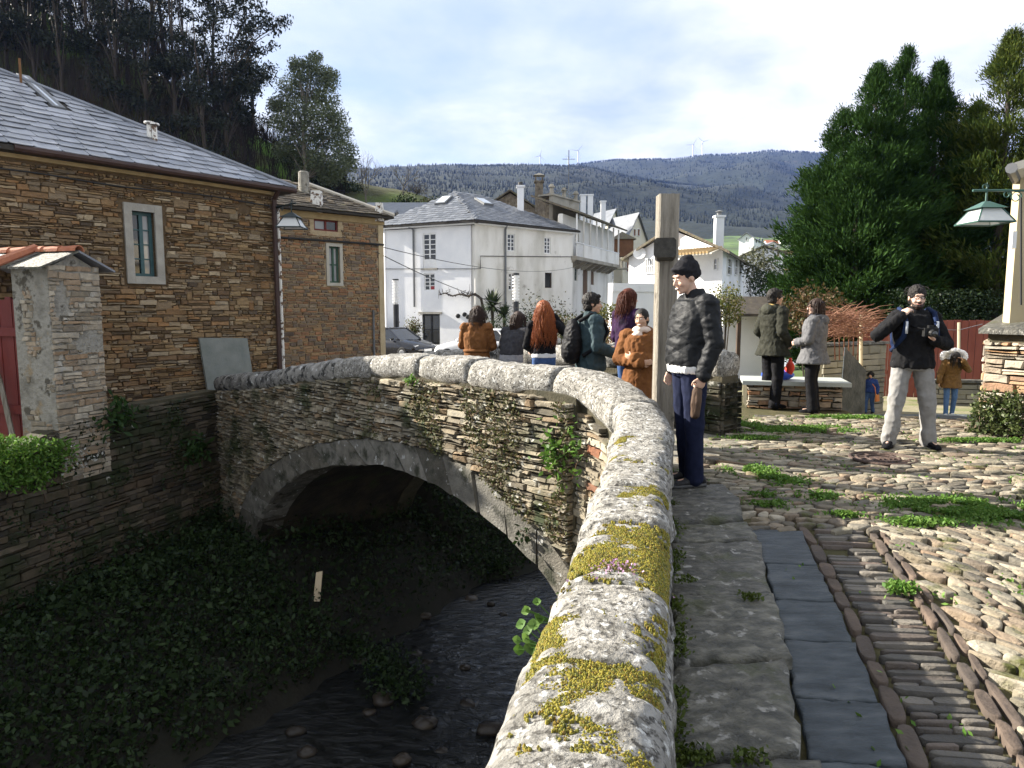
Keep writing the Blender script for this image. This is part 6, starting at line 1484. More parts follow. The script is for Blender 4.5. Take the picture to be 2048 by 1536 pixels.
for j, (y_, v) in enumerate(((140, 560), (260, 520), (420, 498), (700, 470), (980, 455))):
    for i, u in enumerate(np.linspace(1380, 1800, 12)): p = PY(u, v + 3 * math.sin(u * .05) + (4 * mnoise.noise(V(u * .02, j, 0))), y_); q.append((p.x, p.y, p.z if j else -1.1))
Ff = [(j * 12 + i, j * 12 + i + 1, (j + 1) * 12 + i + 1, (j + 1) * 12 + i) for j in range(4) for i in range(11)]
np_mesh('valley_fields', q, Ff, mat('green_fields', [(.035, .05, .018), (.07, .12, .03), (.11, .16, .05)], .02, .95, spots=((.02, .03, .015), .03, .56, .04)), None, 'structure', smooth=True)
M_turb = mat('white_turbine', [(.7, .7, .7), (.75, .75, .75)], 1, .5)
tn = ['leftmost of the ridge, standing alone', 'just behind the antenna mast', 'crossing blades with its neighbour', 'standing tall above the wooden cross', 'slim and distant on the mountain top']
for k, (u, vt, vb, a0) in enumerate(((1080, 312, 335, .3), (1137, 316, 330, 1.1), (1156, 302, 328, .7), (1386, 290, 316, .5), (1405, 284, 308, 1.3))):
    y_ = 2680; b = PY(u, vb + 3, y_); t = PY(u, vt, y_); e = empty('wind_turbine', b, 'white wind turbine on the mountain, ' + tn[k], 'wind turbine', 'wind turbines on the mountain'); mb = MB(); mb.tube([b, t], [2.2, 1.5], 8); mb.obj('tower', M_turb, e); mb = MB(); mb.box(t + V(0, 1, 0), (4, 8, 3.5)); mb.obj('nacelle', M_turb, e); Lb = (t.z - b.z) * .55
    for j in range(3):
        an = a0 + j * 2.094; d_ = V(math.sin(an), 0, math.cos(an)); mb = MB(); s_ = V(d_.z, 0, -d_.x); c = t - V(0, 4, 0); mb.add([c - s_ * 1.2, c + s_ * 1.2, c + d_ * Lb + s_ * .3, c + d_ * Lb - s_ * .3, c - s_ * 1.2 + V(0, .8, 0), c + s_ * 1.2 + V(0, .8, 0), c + d_ * Lb + s_ * .3 + V(0, .4, 0), c + d_ * Lb - s_ * .3 + V(0, .4, 0)], HEX); mb.obj('blade', M_turb, e)

# ------------------------------------------------------------------ cypress group on the right
M_cyp = leafmat('cypress_spray', [(.008, .022, .006), (.02, .048, .010), (.036, .078, .016), (.013, .03, .008)], .15, .85, .08)
M_cypy = leafmat('golden_cypress_spray', [(.02, .04, .010), (.045, .07, .014), (.09, .11, .02), (.016, .03, .010)], .12, .85, .08)
def conifer(name, label, base, H, R, seed, material, n=3000, zlow=.02, lean=0.0, blades=6, L0=.28):
    n = int(n * 2.8)
    rn = nprng(seed); e = empty(name, base, label, 'tree', 'cypress trees behind the red fence'); base = np.array(base)
    nb = 210; bz = rn.random(nb) ** .9; ba = rn.random(nb) * 6.283; bl = rn.uniform(.5, 1.22, nb)     # limbs give the crown its uneven outline
    k = rn.integers(0, nb, n); t = np.clip(bz[k] + rn.normal(size=n) * .012, 0, 1); z = zlow + t * (1 - zlow)
    R_ = R * 1.32; prof = np.minimum(1, (1 - z) * 1.75 + .015) ** .88 * (1 - .25 * (z < .08)); r = R_ * prof * bl[k] * rn.random(n) ** .36
    an = ba[k] + rn.normal(size=n) * (.16 + .1 * (1 - prof)); C = np.stack([np.cos(an) * r + lean * z * H, np.sin(an) * r, z * H + r * .35], 1) + base
    out = np.stack([np.cos(an), np.sin(an), np.full(n, .35) + z * 1.1], 1); out /= np.linalg.norm(out, axis=1)[:, None]
    Vl = []; T = []; tnt = np.clip(rn.random(n) * .6 + rn.random(nb)[k] * .4, 0, 1)
    for j in range(blades):
        d = out + rn.normal(size=(n, 3)) * .38; d /= np.linalg.norm(d, axis=1)[:, None]; s = np.cross(d, rn.normal(size=(n, 3))); s /= np.linalg.norm(s, axis=1)[:, None] + 1e-9
        L = (L0 * rn.uniform(.5, 1.2, n) * (.45 + .55 * prof))[:, None]; w = L * .095; o = C + rn.normal(size=(n, 3)) * .09
        Vl.append(np.stack([o - s * w * .3, o + d * L * .5 - s * w, o + d * L, o + d * L * .5 + s * w], 1)); T.append(np.repeat(tnt, 4))
    Vt = np.concatenate(Vl).reshape(-1, 3); np_mesh('crown', Vt, np.arange(len(Vt)).reshape(-1, 4), material, e, tint=np.concatenate(T))
    mb = MB(); b = Vector(base); mb.tube([b - V(0, 0, .4), b + V(lean * H * .5, 0, H * .5), b + V(lean * H, 0, H * .97)], [.22, .13, .02], 7)
    for j in range(40):
        zz = bz[j] * H; rr_ = R * min(1, (1 - bz[j]) * 1.9) ** .8 * .7; mb.tube([b + V(lean * zz, 0, zz), b + V(math.cos(ba[j]) * rr_, math.sin(ba[j]) * rr_, zz + rr_ * .3)], [.035, .01], 4)
    mb.obj('trunk', M_barkdark, e); return e
for k, (u, v, y_, R, sd, mt, lab, n_) in enumerate(((1688, 222, 25.5, 1.75, 3, M_cyp, 'lowest green cypress leaning towards the white village houses', 2600), (1757, 134, 25.0, 1.7, 4, M_cyp, 'green cypress between the lowest one and the tallest spire', 3000), (1817, 104, 26.0, 1.75, 5, M_cyp, 'tallest slender spire of the green cypress row', 3200), (1879, 134, 25.4, 1.6, 6, M_cyp, 'dark green cypress beside the golden one', 3000),
        (2026, 68, 24.0, 2.0, 7, M_cypy, 'golden tipped cypress rising behind the hanging lantern', 3400), (1955, 215, 26.5, 1.8, 8, M_cyp, 'shorter dark cypress filling in behind the hanging lantern', 2600), (1720, 300, 24.0, 1.6, 10, M_cyp, 'squat green cypress at the foot of the row', 1800), (1655, 360, 25.5, 1.15, 11, M_cyp, 'young cypress at the sunny end of the row', 1200), (2110, 150, 25, 2.0, 12, M_cyp, 'dark cypress half hidden by the cream house', 2200))):
    p = PY(u, v, y_); conifer('cypress_tree', lab, (p.x, p.y, -1.1), p.z + 1.1, R, sd, mt, n_)
# garden hedge and shrubs
def bush(name, label, u, v, y_, rx, rz, n, size, material, aspect=.5, cat='shrub', zb=-1.05, flat=False):
    p = PY(u, v, y_); e = empty(name, (p.x, p.y, zb), label, cat); P = rt.normal(size=(n, 3)); P /= np.linalg.norm(P, axis=1)[:, None]; P *= (rt.random(n) ** .42)[:, None]; P += rt.normal(size=(n, 3)) * .09
    P *= np.array([rx, rx * .8, rz]); v_, f_, t_ = leaves(rt, P + np.array(p), size, aspect, .2); np_mesh('foliage', v_, f_, material, e, tint=t_); mb = MB()
    for k in range(6): mb.tube([V(p.x, p.y, zb - .1), p + V(rt.normal() * rx * .4, rt.normal() * rx * .3, rt.normal() * rz * .4)], [.03, .008], 5)
    mb.obj('stem', M_barkdark, e); return e
M_lemon = leafmat('lemon_leaf', [(.06, .085, .02), (.12, .14, .03), (.18, .17, .05), (.05, .07, .02), (.25, .20, .04)], .25)
bush('lemon_shrub', 'sunlit yellow green shrub behind the man in the black cap', 1448, 612, 16, .46, .5, 1500, .07, M_lemon)
bush('olive_shrub', 'pale olive shrub in front of the white annex', 1520, 532, 44, 1.3, 1.3, 1300, .2, leafmat('olive_leaf', [(.09, .10, .05), (.14, .14, .08), (.06, .07, .03)]))
bush('dark_shrub', 'dense dark shrub below the white annex', 1545, 570, 40, 1.5, .9, 1500, .17, M_leaf_dark)
bush('orange_shrub', 'yellowish orange tree beside the balustraded block', 1585, 560, 42, .8, 1.0, 900, .15, leafmat('orange_leaf', [(.06, .08, .02), (.22, .13, .02), (.10, .10, .02)]))
bush('rusty_shrub', 'rusty red and green shrub behind the woman in grey', 1625, 620, 17, .8, .62, 1600, .10, leafmat('rusty_leaf', [(.10, .04, .02), (.05, .07, .02), (.14, .07, .03), (.04, .05, .02)]))
tw = empty('twig_thicket', PY(1690, 640, 15), 'thicket of bare reddish twigs beside the tall pole', 'shrub'); mb = MB()
for k in range(420):
    p = PY(rp_.uniform(1650, 1735), rp_.uniform(625, 675), rp_.uniform(14.2, 15.6)); a = rp_.uniform(-1, 1); L_ = rp_.uniform(.25, .7); d_ = V(math.cos(a) * rp_.choice((-1, 1)), rp_.gauss(0, .4), math.sin(a) * .5 + .1); mb.tube([p, p + d_ * L_ * .5 + V(0, 0, .05), p + d_ * L_], [.008, .006, .003], 3, False, rp_.random())
for k in range(6): mb.tube([PY(1670 + k * 9, 720, 15), PY(1668 + k * 10, 645, 15)], [.015, .01], 4)
mb.obj('twig', leafmat('red_twig', [(.20, .09, .055), (.30, .16, .10), (.14, .06, .04)], 0, .8), tw)
hd = empty('clipped_hedge', PY(1900, 630, 21), 'dark clipped hedge behind the red fence', 'hedge'); P = rt.uniform(size=(5200, 3)) * np.array([7.5, .8, 1.1]) + np.array([PY(1790, 640, 21).x, 20.9, PY(1790, 652, 21).z]); v_, f_, t_ = leaves(rt, P, .09, .55); np_mesh('foliage', v_, f_, M_leaf_dark, hd, tint=t_)
mb = MB(); mb.box((PY(1790, 640, 21).x + 3.7, 21.3, -.1), (7.2, .5, 2.0)); mb.obj('stem', M_barkdark, hd)
bush('garden_vine_heap', 'dry brown vine heap behind the smiling woman', 1235, 672, 13.2, .55, .32, 900, .08, leafmat('dry_vine', [(.22, .14, .08), (.3, .2, .12), (.16, .12, .05), (.10, .11, .03)]))
bush('garden_greens', 'yellow green garden plants beside the dark coated man', 1215, 625, 26, .9, .35, 700, .12, M_lemon)
bush('far_garden_greens', 'low green shrubs behind the red haired woman', 1120, 655, 24, 1.1, .5, 900, .12, M_ivy)
# haze over the valley
hb = MB(); hb.box((0, 2080, 330), (9000, 4500, 690)); hz_ = hb.obj('haze', None); hz_["kind"] = 'stuff'; tag(hz_, 'thin bluish haze filling the valley', 'haze')
M_haze = bpy.data.materials.new('valley_haze'); M_haze.use_nodes = True; nt = M_haze.node_tree; nt.nodes.clear(); o_ = nt.nodes.new('ShaderNodeOutputMaterial'); pv = nt.nodes.new('ShaderNodeVolumePrincipled'); pv.inputs['Color'].default_value = (.20, .37, 1, 1); pv.inputs['Density'].default_value = .00006; nt.links.new(pv.outputs[0], o_.inputs['Volume']); hz_.data.materials.append(M_haze)
# ------------------------------------------------------------------ wooden cross by the parapet (seen end-on)
yc = 6.3; ctop = PY(1335, 390, yc).z; xw = (PY(1355, 420, yc) - PY(1315, 420, yc)).x; cx = PY(1335, 420, yc).x
cross = empty('wooden_cross', V(cx, yc, 0), 'tall weathered timber cross standing beside the parapet', 'cross')
def beam(mb, c, d, rng, ch=.012, seg=10, axis=2, amp=.003):
    """squared timber with chamfered arrises and a little wobble"""
    hx, hy = (d[0] / 2, d[1] / 2); pr = [(-hx + ch, -hy), (hx - ch, -hy), (hx, -hy + ch), (hx, hy - ch), (hx - ch, hy), (-hx + ch, hy), (-hx, hy - ch), (-hx, -hy + ch)]
    rings = []
    for k in range(seg + 1):
        z = (k / seg - .5) * d[2]; ox, oy = rng.uniform(-amp, amp), rng.uniform(-amp, amp); r = []
        for x, y in pr:
            p = V(x + ox, y + oy, z)
            if axis == 1: p = V(x + ox, z, y + oy)
            r.append(p + Vector(c))
        rings.append(r if axis == 2 else list(reversed(r)))
    mb.loft(rings)
rc = random.Random(2); mb = MB(); beam(mb, (cx, yc, (ctop - .2) / 2), (xw, .17, ctop + .2), rc, seg=16); mb.obj('upright', M_wood, cross)
zc_ = PY(1331, 506, yc).z; mb = MB(); beam(mb, (0, 0, 0), (xw * 1.0, .155, 1.15), rc, .02, 8, 1); Rz = Matrix.Rotation(-math.atan2(cx, yc), 3, 'Z'); mb.v = [tuple(Rz @ Vector(p) + V(cx - .02, yc - .03, zc_)) for p in mb.v]; mb.obj('crossbeam', M_woodend, cross)
# ------------------------------------------------------------------ wall lanterns
M_lampg = mat('green_lantern_metal', [(.03, .075, .06), (.05, .11, .09)], 5, .45)
M_lampd = mat('dark_lantern_metal', [(.012, .02, .022), (.025, .04, .042)], 5, .45)
M_lglass = bpy.data.materials.new('lantern_glass'); M_lglass.use_nodes = True; b_ = M_lglass.node_tree.nodes['Principled BSDF']; b_.inputs['Base Color'].default_value = (.72, .74, .72, 1); b_.inputs['Roughness'].default_value = .15; b_.inputs['Alpha'].default_value = .55
def lantern(label, c, w, h, m_, wallp, zarm, bulb):
    e = empty('wall_lantern', c, label, 'lamp'); c = Vector(c)   # c: centre of the lower rim
    wt = w * .52; mb = MB(); q0 = [(-1, -1), (1, -1), (1, 1), (-1, 1)]
    lo = [c + V(x * w / 2, y * w / 2, 0) for x, y in q0]; hi = [c + V(x * wt / 2, y * wt / 2, h * .66) for x, y in q0]
    for k in range(4): mb.tube([lo[k], hi[k]], w * .022, 5); mb.tube([lo[k], lo[(k + 1) % 4]], w * .026, 5); mb.tube([hi[k], hi[(k + 1) % 4]], w * .022, 5)
    mb.obj('lantern_frame', m_, e)
    for k in range(4): mb = MB(); a = [lo[k], lo[(k + 1) % 4], hi[(k + 1) % 4], hi[k]]; o = ((a[0] + a[1]) / 2 - c).normalized() * -.006; mb.hexa(a + [p + o for p in a]); mb.obj('glass_pane', M_lglass, e)
    mb = MB(); q = [c + V(x * w * .37, y * w * .37, h * .66) for x, y in q0]; t = [c + V(x * w * .06, y * w * .06, h) for x, y in q0]; mb.hexa(q + t); mb.obj('hood', m_, e)
    mb = MB(); mb.tube([c + V(0, 0, h * .98), c + V(0, 0, zarm)], w * .028, 6); mb.tube([c + V(0, 0, zarm), c + V(0, 0, zarm + w * .22)], [w * .03, w * .005], 6)
    d_ = V(wallp[0], wallp[1], c.z + zarm); st_ = c + V(0, 0, zarm) - (d_ - c - V(0, 0, zarm)).normalized() * w * .38; mb.tube([st_, d_], w * .035, 6); mb.obj('bracket_arm', m_, e)
    mb = MB(); m0 = c + V(0, 0, zarm); dd = (d_ - m0)
    for f_, r_ in ((.55, .10), (.8, .16), (-.05, .09)):
        cc = m0 + dd * f_ + V(0, 0, -r_ * w * 1.1 if f_ > 0 else r_ * w); mb.tube([cc + dd.normalized() * math.cos(t) * r_ * w * (1 - t * .07) + V(0, 0, math.sin(t) * r_ * w * (1 - t * .07)) for t in np.linspace(0, 7.5, 18)], w * .016, 4)
    mb.obj('scrollwork', m_, e)
    mb = MB(); mb.ell(c + V(0, 0, h * .30), (w * .09, w * .09, h * .2), 10, 8); mb.obj('bulb', mat('milky_bulb', [(.75, .75, .72), (.8, .8, .78)], 3, .3) if 'milky_bulb' not in bpy.data.materials else bpy.data.materials['milky_bulb'], e, True); return e
yl = 8.0; c = PY(1969, 447, yl); w_ = (PY(2009, 447, yl) - PY(1929, 447, yl)).x; lantern('green wrought lantern hanging from the cream house on the right', c, w_ * .92, (PY(1969, 403, yl).z - c.z), M_lampg, PY(2048, 380, yl)[:2], PY(1969, 381, yl).z - c.z, 1)
p1 = F1.p(F1.L + .02, 0, .04); c = PY(584, 456, 14.0); w_ = (PY(611, 456, 14) - PY(557, 456, 14)).x; lantern('dark iron lantern on the corner of the brown stone house', c, w_ * .9, PY(584, 425, 14).z - c.z, M_lampd, (p1.x, p1.y), PY(584, 408, 14).z - c.z, 1)
# ------------------------------------------------------------------ cream house corner and its stone terrace wall, right edge
rh_ = empty('cream_corner_house', PY(2060, 640, 8.6), 'corner of a cream rendered house with a tiled eave', 'house'); k0, k1 = PY(2030, 500, 8.5), PY(2200, 500, 8.2)
M_creamyellow = mat('smooth_cream_render', [(.40, .33, .20), (.50, .42, .27)], 1.5, .9, .2, 12); ft = Frame(k0, k1); zt = ft.px(2040, 345)[1]; wallface(ft, 0, ft.L, -.3, zt, [], M_creamyellow, rh_); fs = Frame(k0 + V(4.4, 5, 0), k0); wallface(fs, 0, fs.L - .31, -.3, zt, [], M_creamyellow, rh_, 'side_wall')  # the render's own pale yellow
mb = MB(); e0 = PY(2003, 345, 8.2); r_ = [V(e0.x, 7.6, e0.z), V(e0.x + 3, 7.4, e0.z), V(e0.x + 3.4, 10.5, e0.z + 1.2), V(e0.x + .4, 13.5, e0.z + .2)]
q = [V(e0.x, 8.0, e0.z - .02), V(e0.x + 3, 7.8, e0.z + .9), V(e0.x + 7, 13.5, e0.z + .9), V(e0.x + 4.6, 13.7, e0.z - .02)]; mb.hexa(q + [p + V(0, 0, .09) for p in q]); rfr = mb.obj('roof', M_cream, rh_)
mb = MB(); mb.tube([V(e0.x - .03, 8.0, e0.z + .01), V(e0.x + 4.57, 13.7, e0.z + .01)], .06, 8); mb.obj('gutter', M_lead, rh_)
for k in range(3, 14): mb = MB(); mb.tube([V(e0.x + k * .22, 7.93 - k * .015, e0.z + .1 + k * .066), V(e0.x + k * .22 + .21, 7.92 - k * .015, e0.z + .1 + (k + 1) * .066)], [.07, .06], 7); mb.obj('verge_tile', M_terra, rh_)
mb = MB(); mb.tube([PY(2042, y_v, 8.35) for y_v in (390, 470, 560, 610)], .012, 5); mb.obj('cable', M_cable, rh_); mb = MB(); p = PY(2026, 480, 8.3); mb.box(p, (.05, .05, .2)); mb.obj('meter_box', M_whitepaint, rh_)
tw_ = empty('terrace_wall', PY(2000, 850, 8.4), 'dry stone terrace wall with slate capping below the cream house', 'wall'); t0, t1 = PY(1965, 800, 8.35), PY(2230, 800, 7.2); FT = Frame(t0, t1); ztw = FT.px(1970, 662)[1]; zb_ = FT.px(1970, 858)[1]
mb = MB(); wall_cells(mb, FT, 0, FT.L, -.5, ztw, [], .05, -.02); mb.obj('wall_core', M_bback, tw_); ends = Frame(t0 + V(3.5, 4.2, 0), t0); mb = MB(); wall_cells(mb, ends, 0, ends.L - .06, -1.1, ztw, [], .3, -.02); mb.obj('side_core', M_bback, tw_)
M_tw = mat('warm_terrace_stone', [(.7, .7, .7), (1.15, 1.1, 1.05)], 11, .9, .6, 40, tint=[(.20, .18, .15), (.38, .34, .27), (.42, .26, .14), (.30, .27, .22), (.48, .44, .36), (.36, .20, .11), (.16, .15, .13)])
emit(rubble(FT, 0, FT.L, zb_ - .05, ztw, lambda s, z: -.01 < s < 1.3 and z < ztw - .09, random.Random(71), (.04, .13), (.16, .5), .05, .016) + rubble(ends, 0, ends.L, -1.0, ztw, lambda s, z: 0 < s < ends.L + .02 and z < ztw - .06, random.Random(72), (.05, .14), (.18, .5), .04, .016), tw_, M_tw, n_ind=260)
q = [FT.p(-.06, ztw - .03, .08), FT.p(1.6, ztw - .03, .08), FT.p(1.6, ztw + .28, -1.2), ends.p(1.6, ztw + .22, .06)]; mb = MB(); mb.hexa(q + [p + V(0, 0, .06) for p in q]); mb.obj('capping_slab', M_slab, tw_)
q = [ends.p(.0, ztw + .24, .08), ends.p(1.58, ztw + .22, .08), FT.p(1.6, ztw + .29, -1.24), FT.p(3, ztw + .29, -4)]; mb = MB(); mb.hexa([p - V(0, 0, .02) for p in q] + [p + V(0, 0, .04) for p in q]); mb.obj('capping_slab', M_slab, tw_)
C = []
for k in range(2600):
    u, v = rp_.uniform(1940, 2060), rp_.uniform(765, 868)
    if v < 775 + abs(rp_.gauss(0, 22)) - (u - 1960) * .05 or u < 1945 + (868 - v) * .25: continue
    s, z = FT.px(u, v); C.append(FT.p(s, max(z, 0), rp_.uniform(.03, .22)))
e = empty('wall_shrub', PY(2000, 860, 8.2), 'small leaved evergreen shrub spilling at the foot of the terrace wall', 'shrub'); v_, f_, t_ = leaves(rt, np.array(C), .05, .55, .2); np_mesh('foliage', v_, f_, leafmat('glossy_small_leaf', [(.03, .05, .015), (.06, .085, .02), (.11, .13, .05), (.04, .06, .02)], .15, .4), e, tint=t_); mb = MB()
for k in range(8): mb.tube([FT.p(.05 + k * .08, .0, .12), FT.p(.05 + k * .09, .3, .1)], [.012, .005], 4)
mb.obj('stem', M_vine, e)
# ------------------------------------------------------------------ red fence, slate garden walls, poles, steps
fn = empty('red_fence', PY(1840, 745, 20), 'long dull red board fence along the lower garden', 'fence'); FN = Frame(PY(1722, 700, 20.4), PY(2010, 700, 19.2)); zt_ = FN.px(1850, 640)[1]
M_rust = mat('rust_red_board', [(.17, .045, .03), (.24, .075, .05)], 3, .8, .3, 20, stretch=(1, 1, .4))
n_ = 20
for k in range(n_): mb = MB(); fbox(mb, FN, FN.L * k / n_ + .006, FN.L * (k + 1) / n_ - .006, -1.06, zt_ + .01 * math.sin(k * 2.1), -.03, .004 * (k % 2)); mb.obj('board', M_rust, fn)
for z in (-.4, .7): mb = MB(); fbox(mb, FN, 0, FN.L, z, z + .1, -.1, -.032); mb.obj('rail', M_darkwood, fn)
for k, (u, v0, v1, y_, lab) in enumerate(((1722, 630, 800, 15.4, 'tall bleached wooden pole beside the twig thicket'), (1918, 645, 760, 18.2, 'thin yellowish stake in front of the red fence'))):
    a, b = PY(u + 3, v1, y_), PY(u, v0, y_); mb = MB(); mb.tube([V(a.x, y_, -1.1), b], [.045, .035], 7); tag(mb.obj('wooden_pole', mat('bleached_pole', [(.40, .33, .22), (.52, .45, .32)], 6, .85, stretch=(3, 3, .5)) if k == 0 else bpy.data.materials['bleached_pole']), lab, 'pole')
mb = MB(); mb.tube([PY(1680, 655, 15.4), PY(1722, 655, 15.4), PY(1800, 657, 16.5), PY(1918, 660, 18.2), PY(1965, 648, 18.5)], .008, 4); tag(mb.obj('fence_wire', M_lead), 'single wire strung between the bleached pole and stake', 'wire')
M_slwall = mat('grey_green_schist_wall', [(.16, .155, .125), (.26, .25, .20)], 3, .9, .6, 18, tint=[(.7, .7, .7), (1.2, 1.15, 1.1)])
for (u0, u1, y0, y1, vt, lab, sd) in ((1648, 1772, 15.9, 17.0, 690, 'grey slate garden wall behind the child', 81), (1850, 1990, 18.3, 18.0, 765, 'low grey wall behind the woman in the furry hood', 82)):
    e = empty('garden_wall', PY(u0, 800, y0), lab, 'wall'); f_ = Frame(PY(u0, 700, y0), PY(u1, 700, y1)); z_ = f_.px((u0 + u1) / 2, vt)[1]; mb = MB(); wall_cells(mb, f_, 0, f_.L, -1.2, z_, [], .3, -.02); mb.obj('wall_core', M_bback, e)
    emit(rubble(f_, 0, f_.L, -1.1, z_, lambda s, z: 0 < s < f_.L and z < z_, random.Random(sd), (.10, .22), (.3, .9), .03, .015), e, M_slwall)
    mb = MB(); fbox(mb, f_, -.05, f_.L + .05, z_, z_ + .06, -.34, .05); mb.obj('capping', M_slab, e)
sh = empty('leaning_slab', PY(1690, 790, 13.6), 'tall dark slate slab leaning behind the stone bench', 'slab'); mb = MB(); a = [PY(1680, 792, 13.4), PY(1732, 792, 13.6), PY(1732, 740, 13.6), PY(1690, 694, 13.4)]; a = [V(p.x, p.y, p.z if i > 1 else -.9) for i, p in enumerate(a)]; mb.hexa(a + [p + V(.03, .09, 0) for p in a]); mb.obj('slab_face', M_slate, sh)
stp = empty('slate_steps', PY(1800, 850, 9.6), 'broad slate steps going down to the lower path', 'steps')
for k in range(3):
    y_ = 9.55 + k * .42; z_ = -.02 - k * .16; x = 4.75 + k * .03
    while x < 6.55: w_ = rc.uniform(.4, .75); flagstone([(x, y_ - .03), (min(x + w_, 6.6) - .01, y_ - .05), (min(x + w_, 6.6) - .01, y_ + .44), (x, y_ + .44)], z_ - .14, z_, rc, 4, .008, .015, .003).obj('tread', M_slate, stp); x += w_
# stone bench by the couple
bn = empty('stone_bench', PY(1600, 815, 10.5), 'dry stone bench topped with a pale slate slab', 'bench'); b0, b1 = PZ(1498, 812, .02), PZ(1690, 818, .02); FBn = Frame((b0.x, b0.y + .1), (b1.x, b1.y + .1)); zt_ = FBn.px(1600, 771)[1]
mb = MB(); wall_cells(mb, FBn, 0, FBn.L, -.05, zt_, [], .7, -.02); mb.obj('bench_core', M_bback, bn); emit(rubble(FBn, 0, FBn.L, -.02, zt_, lambda s, z: 0 < s < FBn.L + .02 and z < zt_, random.Random(91), (.035, .085), (.12, .34), .04, .012), bn, M_tw, n_ind=200)
rside = Frame((FBn.p(FBn.L, 0).x, FBn.p(FBn.L, 0).y), (FBn.p(FBn.L, 0, -.72).x, FBn.p(FBn.L, 0, -.72).y)); 
q = [FBn.p(-.08, zt_, .1), FBn.p(FBn.L + .1, zt_, .1), FBn.p(FBn.L + .12, zt_, -.78), FBn.p(-.05, zt_, -.78)]; mb = MB(); mb.hexa(q + [p + V(0, 0, .06) for p in q]); mb.obj('seat_slab', mat('pale_green_slate', [(.30, .33, .31), (.40, .42, .39)], 3, .5, .2, 20), bn)
def blob(mb, c, r, seed, n=12, m=8, amp=.25):
    k = MB(); k.ell((0, 0, 0), r, n, m); o = V(seed * 3.1, seed, 0); mb.add([Vector(p) * (1 + amp * mnoise.noise(Vector(p) * 6 + o)) + Vector(c) for p in k.v], k.f)
p = FBn.p(*[FBn.px(1560, 748)[0], zt_ + .13], -.25); mb = MB(); blob(mb, p, (.24, .16, .09), 3, 20, 12, .35); tag(mb.obj('blue_bag', mat('blue_plastic', [(.02, .06, .5), (.05, .14, .7)], 9, .35, .6, 18), None, True), 'crumpled blue plastic bag lying on the stone bench', 'bag')
p = FBn.p(*[FBn.px(1584, 735)[0], zt_ + .24], -.2); mb = MB(); blob(mb, p, (.07, .07, .11), 5, 14, 9, .3); mb.tube([p + V(0, 0, .08), p + V(0, 0, .16)], [.03, .02], 6); tag(mb.obj('red_bag', mat('red_cloth', [(.5, .03, .015), (.62, .06, .03)], 8, .7), None, True), 'small bright red bag on top of the blue one', 'bag')
# low stone wall and pond side at the parapet end behind the couple
rk = random.Random(5)
# ------------------------------------------------------------------ striped lamp posts in the street
def striped_post(label, u, vt, vb, y_):
    t = PY(u, vt, y_); b = V(t.x, y_, -.95); H = t.z - b.z; hm = PY(u, lerp(vt, vb, .52), y_).z - b.z; e = empty('lamp_post', b, label, 'lamp', 'striped lamp posts in the street'); mb = MB(); mb.tube([b, b + V(0, 0, hm)], .14, 10); mb.obj('post', mat('anthracite_metal', [(.02, .022, .025), (.035, .037, .04)], 4, .5) if 'anthracite_metal' not in bpy.data.materials else bpy.data.materials['anthracite_metal'], e)
    mb = MB(); mb.tube([b + V(0, 0, hm), b + V(0, 0, H - .08)], .10, 10); mb.obj('lamp_core', M_whitepaint, e); k = 0; z = hm + .08
    while z < H - .12: mb = MB(); mb.tube([b + V(0, 0, z), b + V(0, 0, z + .07)], .17, 10); mb.obj('louvre', M_whitepaint, e); z += .15
    mb = MB(); mb.tube([b + V(0, 0, H - .1), b + V(0, 0, H)], .16, 10); mb.obj('cap', bpy.data.materials['anthracite_metal'], e)
striped_post('louvred lamp post at the gap beside the white house', 791, 558, 655, 36); striped_post('louvred lamp post among the garden shrubs', 1032, 546, 655, 34)
